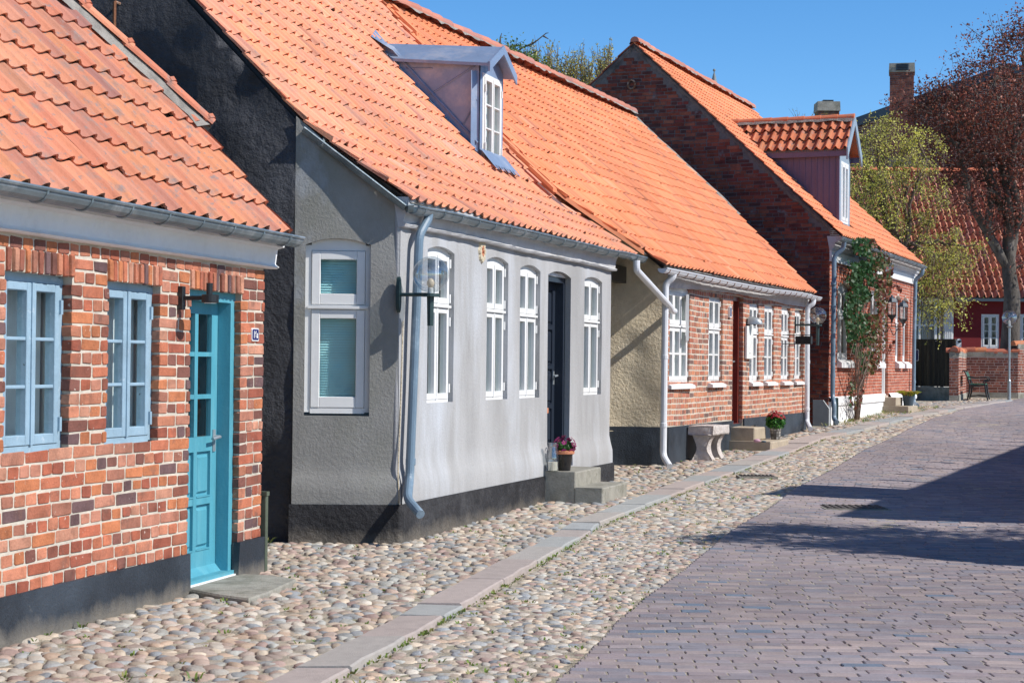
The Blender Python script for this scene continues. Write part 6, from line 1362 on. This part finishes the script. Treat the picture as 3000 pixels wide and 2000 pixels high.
# steps house 4 and planter
z4g = float(zg(41)); ua4, ub4 = d4[0]-.45, d4[1]+.15
t = thing('door_steps', 'two sandstone steps below the white door of the tall brick house', 'steps', H4.W((ua4+ub4)/2, z4g, .4)); zt4 = H4.pk(2620, 1168, .5)[1]; zm4 = H4.pk(2620, 1195, .9)[1]
uA = H4.pk(2584, 1190, .55)[0]; uB = H4.pk(2628, 1180, .55)[0]; uC = H4.pk(2660, 1205, 1.0)[0]
m = MB(); m.bevbox(H4, 4.98, 5.80, .661, .845, .06, .33, .015); m.build('upper_step', MT['sandstone'], t)
m = MB(); m.bevbox(H4, 4.86, 6.08, .3, .66, .06, .62, .015); m.build('lower_step', MT['sandstone'], t); print('st4', z4g, d4, uA, uB, uC, zt4, zm4)
def grassy(t, c, r):
    m = MB(); rg = np.random.default_rng(4)
    for i in range(420):
        a = rg.uniform(0, 6.28); d = np.array([math.cos(a), math.sin(a), 0]); q_ = c+d*rg.uniform(0, r); h_ = rg.uniform(.08, .18); s_ = np.cross(d, [0, 0, 1])*.007; col = [(.45, .42, .04), (.55, .52, .05), (.18, .30, .05), (.50, .36, .10)][rg.integers(0, 4)]
        m.add([q_-s_, q_+s_, q_+d*h_*.4+np.array([0, 0, h_*.55])+s_, q_+d*h_*.45+np.array([0, 0, h_*.7])-s_, q_+d*h_*1.1+np.array([0, 0, h_*.55])], [(0, 1, 2, 3), (3, 2, 4)], 0, col)
    m.build('foliage', MT['leaf'], t)
pz = gr(2668, 1207); pz = H4.W(*H4.pk(2652, 1190, .35), .35); zst = (z4g+d4[2])/2+.02
uo4 = H4.uo(pz); pz = H4.W(5.72, .662, .47)
t = flowerpot('planter', 'round slate-grey planter of yellow-green grasses beside the steps of the tall house', pz, .10, .135, .23, 'slate', grassy, cat='planter')
m = MB(); 
for i in range(14): a = R.uniform(0, 6.28); sphere(m, pz+np.array([.06*math.cos(a)-.09, .06*math.sin(a)-.06, .24+R.uniform(0, .04)]), .018, 6, 4)
m.build('red_blossoms', MT['red_door'], t)
# ================================================================ end of the street
FN = Pl(atY(2640, 1170, 47.9)[:2], atY(2800, 1172, 46.6)[:2]); fb, fz = FN.pk(2730, 1131)[1], FN.pk(2740, 993)[1]
t = thing('board_fence', 'dark vertical board fence on a concrete base left of the garden wall', 'fence', FN.W(FN.L/2, .62, 0)); m = MB(); x = 0
while x < FN.L: w_ = .085*R.uniform(.9, 1.1); m.box(FN, x, min(x+w_-.006, FN.L), fb, fz-.05+R.uniform(-.005, .005), 0, .022+R.uniform(0, .006), 0, [(.8,)*3, (1.1, 1.05, .9), (1.35, 1.25, 1.1), (.65, .65, .7)][R.randrange(4)]); x += w_
m.build('boards', MT['fence'], t); m = MB(); m.box(FN, 0, FN.L, fz-.05, fz, -.03, .05); m.box(FN, 0, FN.L, fb, fb+.08, -.03, .0); m.build('rail', MT['fence'], t)
m = MB(); m.box(FN, -.1, FN.L, .2, fb-.02, -.10, .03); m.build('concrete_base', MT['concrete'], t)
pp_ = atY(2809, 1000, 51.5); t = thing('gate_post', 'white painted gate post with a rounded head behind the brick garden pillar', 'post', (pp_[0], 51.5, .68)); m = MB(); zt_p = atY(2809, 988, 51.5)[2]; boxw(m, ((pp_[0]), 51.5, (.6+zt_p-.1)/2), (.12, .12, zt_p-.1-.6)); V = []; 
tube(m, [(pp_[0], 51.44, zt_p-.1), (pp_[0], 51.56, zt_p-.1)], .06, 16); m.build('post', MT['white'], t)
u, z = FN.pk(2685, 1040); t = thing('parking_sign', 'small blue sign with a pale border at the left end of the dark board fence', 'sign', FN.W(u, z, .04)); m = MB(); plate(m, .13, .16, .02, .03, .05, FN, u-.03, z); m.build('border', MT['enamel'], t); m = MB(); plate(m, .115, .145, .02, .05, .053, FN, u-.03, z); m.build('blue_field', MT['enamel_blue'], t); m = MB()
m.box(FN, u-.02, u+.01, z+.03, z+.07, .053, .055); m.build('upper_mark', MT['steel'], t); m = MB(); m.box(FN, u-.02, u+.01, z-.06, z-.02, .053, .055); m.build('lower_mark', MT['steel'], t)
# garden wall: pillar end, side run, back run, oblique run
p0, p1, p2, p3 = gr(2784, 1172)[:2], gr(2808, 1174)[:2], gr(2847, 1163)[:2], np.array([14.5, 49.9]); p0 = p1+np.array([-.24, .04]); p4 = p3+np.array([5.2, 2.6]); p2 = np.array([13.10, 50.2])
t = thing('garden_wall', 'brick garden wall with red tile coping, folding round behind the bench', 'wall', (*p1, .64)); ct = 0
m = MB(); mc = MB(); mt = MB()
for (a, b, hi) in ((p0, p1, 1.32), (p1, p2, 1.32), (p2, p3, 1.32), (p3, p4, 1.55)):
    W_ = Pl(a, b); zb_w = float(zg((a[1]+b[1])/2))-.02; panel(m, W_, rect(0, W_.L, zb_w, zb_w+hi), (), 1.0, None, mat=1); bricks(m, W_, 0, W_.L, zb_w+.16, zb_w+hi-.14, (), .077, .122, .017, .006, .002, .02, 'SSSH' if W_.L > 1 else 'SH', PAL_E if (a is p2) else [(c[0]*1.25, c[1]*1.3, c[2]*1.3) for c in PAL_E], 0, None, None, 1.15, None, False)
    mc.box(W_, 0, W_.L, zb_w-.05, zb_w+.155, -.05, .02); mc.box(W_, 0, W_.L, zb_w+hi-.13, zb_w+hi, -.05, .012)
    ridge(mt, W_.W(-.05, zb_w+hi+.0, -.12), W_.W(W_.L+.05, zb_w+hi+.0, -.10), .12, .30, 0, None, [(.55, .17, .09), (.48, .15, .09), (.6, .22, .1)], wob=.02)
m.build('brickwork', [MT['lichen'] if False else MT['brick'], MT['mortar_pink']], t); mc.build('render_band', MT['concrete'], t); mt.build('coping', MT['tile_old'], t)
# cast iron bench facing the street
ba = gr(2836, 1172); bdn = (p2-p1)/np.linalg.norm(p2-p1); BP = Pl(p1+bdn*1.0, p2); o_a = .12
t = thing('park_bench', 'black cast-iron garden bench with green slats standing in the nook of the garden wall', 'bench', (*BP.W(.6, .66, .4)[:2], .65)); zb0 = .645; LB = 1.25
uB0 = BP.uo(ba)[0]; oB0 = BP.uo(ba)[1]; print('bench2', uB0, oB0, BP.L)
fr = MB()
for uu in (uB0, uB0+LB):
    f = MB(); c = lambda o, z, uu=uu: BP.W(uu, zb0+z, oB0+o)
    tube(f, [c(-.02, 0), c(.03, .2), c(.04, .42), c(-.02, .62), c(-.09, .78), c(-.14, .80), c(-.15, .76)], [.02, .022, .026, .024, .024, .02, .016], 6)
    tube(f, [c(.52, 0), c(.47, .18), c(.44, .42)], [.018, .024, .026], 6); tube(f, [c(.03, .41), c(.25, .385), c(.46, .42)], .022, 6)
    tube(f, rnd_path([c(-.02, .64), c(.15, .60), c(.36, .62), c(.50, .62), c(.52, .54), c(.45, .50), c(.42, .56)], .06, 5), .018, 6); tube(f, [c(.44, .42), c(.40, .5), c(.45, .56)], .016, 6)
    tube(f, [c(.0, .1), c(.25, .13), c(.5, .1)], .012, 5); tube(f, [c(.05, .36)]+[c(.12+.05*math.cos(a), .32+.05*math.sin(a)) for a in np.linspace(1, 6, 9)], .010, 5)
    f.build('side_frame', MT['iron'], t)
m = MB(); ax = Pl(BP.W(uB0, 0, oB0)[:2], BP.W(uB0+LB, 0, oB0)[:2])
for i in range(6): m.box(ax, 0, LB, zb0+.425, zb0+.45, .03+i*.072, .03+i*.072+.062)
m.build('seat', MT['green_paint'], t); m = MB(); V = [ax.W(a, zb0+z_, o_) for a in (0, LB) for z_, o_ in ((.56, .01), (.76, -.06), (.76, -.085), (.56, -.015))]; m.add(V, [(0, 1, 5, 4), (1, 2, 6, 5), (2, 3, 7, 6), (3, 0, 4, 7), (0, 3, 2, 1), (4, 5, 6, 7)]); m.build('backrest', MT['green_paint'], t)
# red house
yR = 53.5; RH = Pl(atY(2560, 1100, yR)[:2], atY(3150, 1100, yR)[:2]); ez = RH.pk(2880, 874, .3)[1]
t = thing('red_house', 'dark red house with a red-brown tiled roof behind the garden wall', 'house', RH.W(RH.L/2, .7, 0)); m = MB()
rw = [RH.pk(2875, 920)+RH.pk(2927, 1020), RH.pk(2988, 920)+RH.pk(3040, 1020)]; rw = [(a, c, d, b) for a, b, c, d in rw]; uRd = RH.pk(2792, 950)[0]
panel(m, RH, rect(uRd, RH.L, .5, ez), [rect(*o) for o in rw], .8, None, .08); m.build('wall', MT['red_wall'], t)
for o in rw: make_window(t, RH, o, .02, 2, ((0, 1, 4),), 'white', .05, .045, .025, curtain=None)
m = MB(); ca, cb_ = RH.pk(2670, 950)[0], uRd; zc0, zc1 = .6, RH.pk(2700, 885)[1]
for (a, b) in ((ca, ca+.08), (RH.pk(2692, 950)[0], RH.pk(2692, 950)[0]+.05), (RH.pk(2738, 950)[0], RH.pk(2738, 950)[0]+.12), (RH.pk(2745, 950)[0], RH.pk(2745, 950)[0]+.10)): m.box(RH, a, b, zc0, zc1, -.05, .03)
m.box(RH, ca, RH.pk(2738, 950)[0], RH.pk(2700, 950)[1]-.05, RH.pk(2700, 950)[1], -.05, .02); m.box(RH, ca, uRd, zc1, ez, -.05, .04)
m.box(RH, RH.pk(2765, 950)[0], uRd, zc0, zc1, -.05, .05)
for i in range(4): a = RH.pk(2767+i*6, 950)[0]; m.box(RH, a, a+.03, zc0+1.0, zc1-.2, .05, .065)
m.build('conservatory_frame', MT['white'], t); m = MB(); m.add(RH.W([ca, uRd, uRd, ca], [zc0, zc0, zc1, zc1], [-.02]*4), [(0, 1, 2, 3)]); m.build('pane', MT['glass'], t); m = MB(); m.add(RH.W([ca, uRd, uRd, ca], [zc0, zc0, zc1, zc1], [-.7]*4), [(0, 1, 2, 3)]); m.box(RH, RH.pk(2712, 950)[0], RH.pk(2736, 950)[0], zc0, zc1, -.5, -.4); m.build('interior', MT['room'], t)
rr = Roof(RH, [(.35, ez), (.35-4.35, ez+4.35)], .0, 2); m = MB(); tiles(m, rr, 0, RH.L, 0, rr.L, .205, .33, .03, [(c[0]*1.12, c[1]*1.45, c[2]*1.5) for c in TC_RED], 0, None, None, .7, 2.5); sheet(m, rr, 0, RH.L, rr.L, 1, -.02, 4); ridge(m, rr.S(0, rr.L, .03), rr.S(RH.L, rr.L, .03), .11, .4, 0, None, [(.7, .2, .1)], wob=.002); V = [RH.W(0, rr.Z[-1], -4.0), RH.W(RH.L, rr.Z[-1], -4.0), RH.W(RH.L, ez, -8), RH.W(0, ez, -8)]; m.add(V, [(0, 1, 2, 3)], 0, (.4, .12, .08)); m.build('roof', [MT['red_roof'], MT['bedding']], t)
m = MB(); m.box(RH, uRd, RH.L, ez-.09, ez-.01, .30, .42); m.build('gutter', MT['slate'], t)
# large brick building behind
BG_ = Pl(atY(2440, 500, 72)[:2], atY(3300, 500, 65)[:2]); BG_ = Pl((12.2, 73.), (30., 64.5)); pa, pb_ = BG_.pk(2440, 380), BG_.pk(2863, 230); sl_ = (pb_[1]-pa[1])/(pb_[0]-pa[0]); ux = BG_.pk(2960, 200)[0]; za_x = pa[1]+sl_*(ux-pa[0])
t = thing('brick_building', 'large dark brick building with a shallow blue-edged gable rising behind the trees', 'building', BG_.W(6, .8, 0)); m = MB(); zl_ = pa[1]-sl_*(pa[0]-0)
poly = [(0, .5), (BG_.L, .5), (BG_.L, za_x-(BG_.L-ux)*sl_), (ux, za_x), (0, zl_)]; panel(m, BG_, poly, (), 2, None, mat=1)
bricks(m, BG_, max(0, pa[0]-1), min(BG_.L, ux+6), 6.5, za_x, (), .085, .13, .018, .006, .002, .02, 'S', [(c[0]*.75, c[1]*.7, c[2]*.75) for c in PAL_E], 0, lambda u, z: z < (zl_+sl_*u if u < ux else za_x-(u-ux)*sl_)-.25, None, .9, None, False); m.build('wall', [MT['brick'], MT['mortar_pink']], t)
m = MB()
for (a, b) in (((0, zl_), (ux, za_x)), ((ux, za_x), (BG_.L, poly[2][1]))):
    V = np.concatenate([BG_.W([a[0], b[0]], [a[1]-.25, b[1]-.25], .2), BG_.W([a[0], b[0]], [a[1]+.12, b[1]+.12], .2), BG_.W([a[0], b[0]], [a[1]+.12, b[1]+.12], -8), BG_.W([a[0], b[0]], [a[1]-.25, b[1]-.25], -8)]); m.add(V, [(0, 1, 3, 2), (2, 3, 5, 4), (0, 6, 7, 1)])
m.build('roof', MT['slate'], t)
def chimney(name, label, x0, x1, y0, y1, Y, zb, pal, lich, capH, rz, vent):
    a = atY(x0, y1, Y); b = atY(x1, y1, Y); zt = atY((x0+x1)/2, y0, Y)[2]; w_ = (b[0]-a[0])/(math.cos(rz)+math.sin(abs(rz))); c = np.array([(a[0]+b[0])/2, Y]); t = thing(name, label, 'chimney', (c[0], c[1], zb)); m = MB(); d = np.array([math.cos(rz), math.sin(rz)]); n_ = np.array([d[1], -d[0]]); h = w_/2
    cor = [c+d*sx*h+n_*sy*h for sx, sy in ((-1, 1), (1, 1), (1, -1), (-1, -1))]
    for i in range(4): W_ = Pl(cor[i], cor[(i+1) % 4]); panel(m, W_, rect(0, W_.L, zb, zt-capH), (), 5, None, mat=1); bricks(m, W_, 0, W_.L, zt-capH-3.2, zt-capH, (), .075, .12, .014, .005, .002, .02, 'SH', pal, 0, None, None, 1., None, False)
    m.build('stack', [MT['lichen' if lich else 'brick'], MT['mortar_grey']], t); m = MB(); boxw(m, (c[0], c[1], zt-capH*.5), (w_*1.10, w_*1.10, capH), 0, rz, taper=.97); m.build('cap', MT['concrete'], t)
    if vent:
        W_ = Pl(cor[0]+n_*.06*w_, cor[1]+n_*.06*w_); m = MB(); m.box(W_, W_.L*.25, W_.L*.78, zt-capH*.85, zt-capH*.12, 0, .03); m.build('vent', MT['slate'], t); v = MB()
        for k in range(4): v.box(W_, W_.L*.29, W_.L*.74, zt-capH*(.78-.17*k), zt-capH*(.70-.17*k), .03, .04)
        v.build('louvre', MT['black_paint'], t)
    else: m = MB(); boxw(m, (c[0], c[1], zt+.03), (w_*.5, w_*.7, .07), 0, rz); m.build('flue', MT['iron'], t)
chimney('chimney', 'small square chimney with a mossy concrete cap just above the tiled dormer', 2392, 2453, 302, 360, 56, 6., [(.20, .075, .05), (.15, .06, .045)], True, .30, .0, False)
chimney('chimney', 'tall brick chimney with a louvred concrete cap beside the large brick building', 2601, 2682, 191, 330, 66, 7., PAL_E, False, .34, -.22, True)
sp_ = atY(2092, 270, 130); t = thing('church_spire', 'distant grey lead spire with a ball finial above the orange ridge', 'spire', (sp_[0], 130, sp_[2]-6)); m = MB(); zt_ = atY(2092, 216, 130)[2]; k = 8; lathe(m, (sp_[0], 130, sp_[2]-6), [(1.0, 0), (1.0, 5.0), (.72, 5.3), (.20, 5.3+(zt_-sp_[2]+.7)*.75), (.07, zt_-sp_[2]+6)], 8); m.build('spire', MT['lead'], t); m = MB(); tube(m, [(sp_[0], 130, zt_-.2), (sp_[0], 130, zt_+.3)], .05, 6); sphere(m, (sp_[0], 130, zt_+.25), .11, 8, 6); m.build('finial', MT['lead'], t)
# ================================================================ the other side of the street (outside the picture: it throws the shadows and shows in the panes)
K = 1/math.tan(math.radians(42)); sh = lambda g, h: np.array([g[0]+h*K*.94, g[1]-h*K*.341])
hr = 5.2; A_ = sh((3.15, 17.2), hr); B_ = sh((12.4, 38.3), hr); dA_ = (B_-A_)/np.linalg.norm(B_-A_); nA = np.array([dA_[1], -dA_[0]])
t = thing('thatched_house', 'long low thatched house across the street with crossed ridge timbers', 'house', (*A_, 0)); m = MB(); RL = np.linalg.norm(B_-A_); T_ = Pl(A_, B_)
hwd = 2.6; V = [T_.W(0, hr, 0), T_.W(RL, hr, 0), T_.W(RL+.0, 2.3, hwd), T_.W(0, 2.3, hwd), T_.W(RL, 2.3, -hwd), T_.W(0, 2.3, -hwd)]; m.add(V, [(0, 3, 2, 1), (0, 1, 4, 5), (0, 5, 3), (1, 2, 4)]); m.build('roof', MT['thatch'], t)
m = MB(); m.box(T_, .2, RL-.2, -.1, 2.5, -hwd+.5, hwd-.5); m.build('wall', MT['lime_white'], t); m = MB()
for u_ in np.arange(3.6, RL, 1.02):
    for s in (-1, 1): tube(m, [T_.W(u_, hr-.45, -.45*s), T_.W(u_+.05, hr+.30, .30*s)], .05, 5)
m.build('ridge_timber', MT['bark'], t)
m = MB(); m.box(T_, 2.0, 3.4, 3.5, hr+.80, -.45, .45); m.build('chimney', MT['brick'], t)
T2 = Pl(A_+dA_*.0, B_); m = MB(); 
c_ = sh((4.1, 14.9), 4.6)
tree('garden_tree', 'leafy garden tree across the street whose shadow falls on the clinkers', 'tree', (c_[0], c_[1], 0), (c_[0], c_[1], 3.4), [((c_[0]-.75, c_[1]+.25, 4.7), (1.35, 1.1, .75), 3.6), ((c_[0]+1.2, c_[1]-.5, 4.8), (1.2, 1.3, .7), 2), ((c_[0]+2.6, c_[1]-1.1, 4.9), (1.2, 1.3, .7), 2)], .12, 130, 15000, .10, GR, 33, twig=.4, spread=.16)
c_ = sh((4.9, 13.9), 3.2); t = thing('clipped_tree', 'dense clipped ball-shaped tree across the street', 'tree', (c_[0], c_[1], 0)); m = MB(); sphere(m, (c_[0], c_[1], 3.2), 1.25, 24, 14, sc=(1.15, .8, .9)); tube(m, [(c_[0], c_[1], 0), (c_[0], c_[1], 2.6)], .1, 8, 0, (.1, .07, .05)); rg = np.random.default_rng(5); m.c = [(.05, .09, .03)]*len(m.c); leaves(m, ell((c_[0], c_[1], 3.2), (1.45, 1.0, 1.15), 3000, rg, .95), .08, GR); m.build('foliage', MT['leaf'], t)
# ================================================================ light, sky, camera
sc = bpy.context.scene
w = bpy.data.worlds.new('World'); sc.world = w; w.use_nodes = True; nt = w.node_tree; bg = nt.nodes['Background']
SAZ = (.94, -.341); EL = math.radians(42)
sky = nt.nodes.new('ShaderNodeTexSky'); sky.sky_type = 'NISHITA'; sky.sun_disc = False; sky.sun_elevation = EL; sky.sun_rotation = math.atan2(SAZ[0], SAZ[1]); sky.altitude = 900; sky.air_density = .9; sky.dust_density = .15; sky.ozone_density = 4.
bg.inputs[1].default_value = .145
hs = nt.nodes.new('ShaderNodeHueSaturation'); hs.inputs['Saturation'].default_value = 1.25; hs.inputs['Value'].default_value = 1.
nt.links.new(sky.outputs[0], hs.inputs['Color'])
tc = nt.nodes.new('ShaderNodeTexCoord'); sx = nt.nodes.new('ShaderNodeSeparateXYZ'); nt.links.new(tc.outputs['Generated'], sx.inputs[0])
zr_ = ramp(nt, sx.outputs[2], [(.0, (.92, .97, 1.0)), (.22, (1, 1, 1)), (.6, (.62, .62, .64))]).outputs[0]   # deeper blue towards the zenith
nt.links.new(mix(nt, hs.outputs[0], zr_, 1., 'MULTIPLY'), bg.inputs[0])
sd = bpy.data.lights.new('sun', 'SUN'); sd.energy = 4.6; sd.angle = math.radians(.5); sd.color = (1., .955, .89)
so = bpy.data.objects.new('sun', sd); C.objects.link(so)
sv = Vector((SAZ[0]*math.cos(EL), SAZ[1]*math.cos(EL), math.sin(EL))); so.rotation_euler = sv.to_track_quat('Z', 'Y').to_euler(); so.location = (20, -10, 30)
cam = bpy.data.cameras.new('camera'); cam.sensor_width = 36; cam.lens = 36*F/3000; cam.clip_end = 3000; cam.clip_start = .1
co = bpy.data.objects.new('camera', cam); C.objects.link(co); sc.camera = co
Rv = Vector((cR, -sR*sT, sR*cT)); Uv = Vector((-sR, -cR*sT, cR*cT)); Fv = Vector((0, cT, sT))
m4 = Matrix((( Rv.x, Uv.x, -Fv.x, 0), (Rv.y, Uv.y, -Fv.y, 0), (Rv.z, Uv.z, -Fv.z, H), (0, 0, 0, 1))); co.matrix_world = m4
sc.view_settings.view_transform = 'Standard'; sc.view_settings.look = 'None'; sc.view_settings.exposure = .22; sc.view_settings.gamma = 1
sc.render.resolution_x = 1024; sc.render.resolution_y = 682
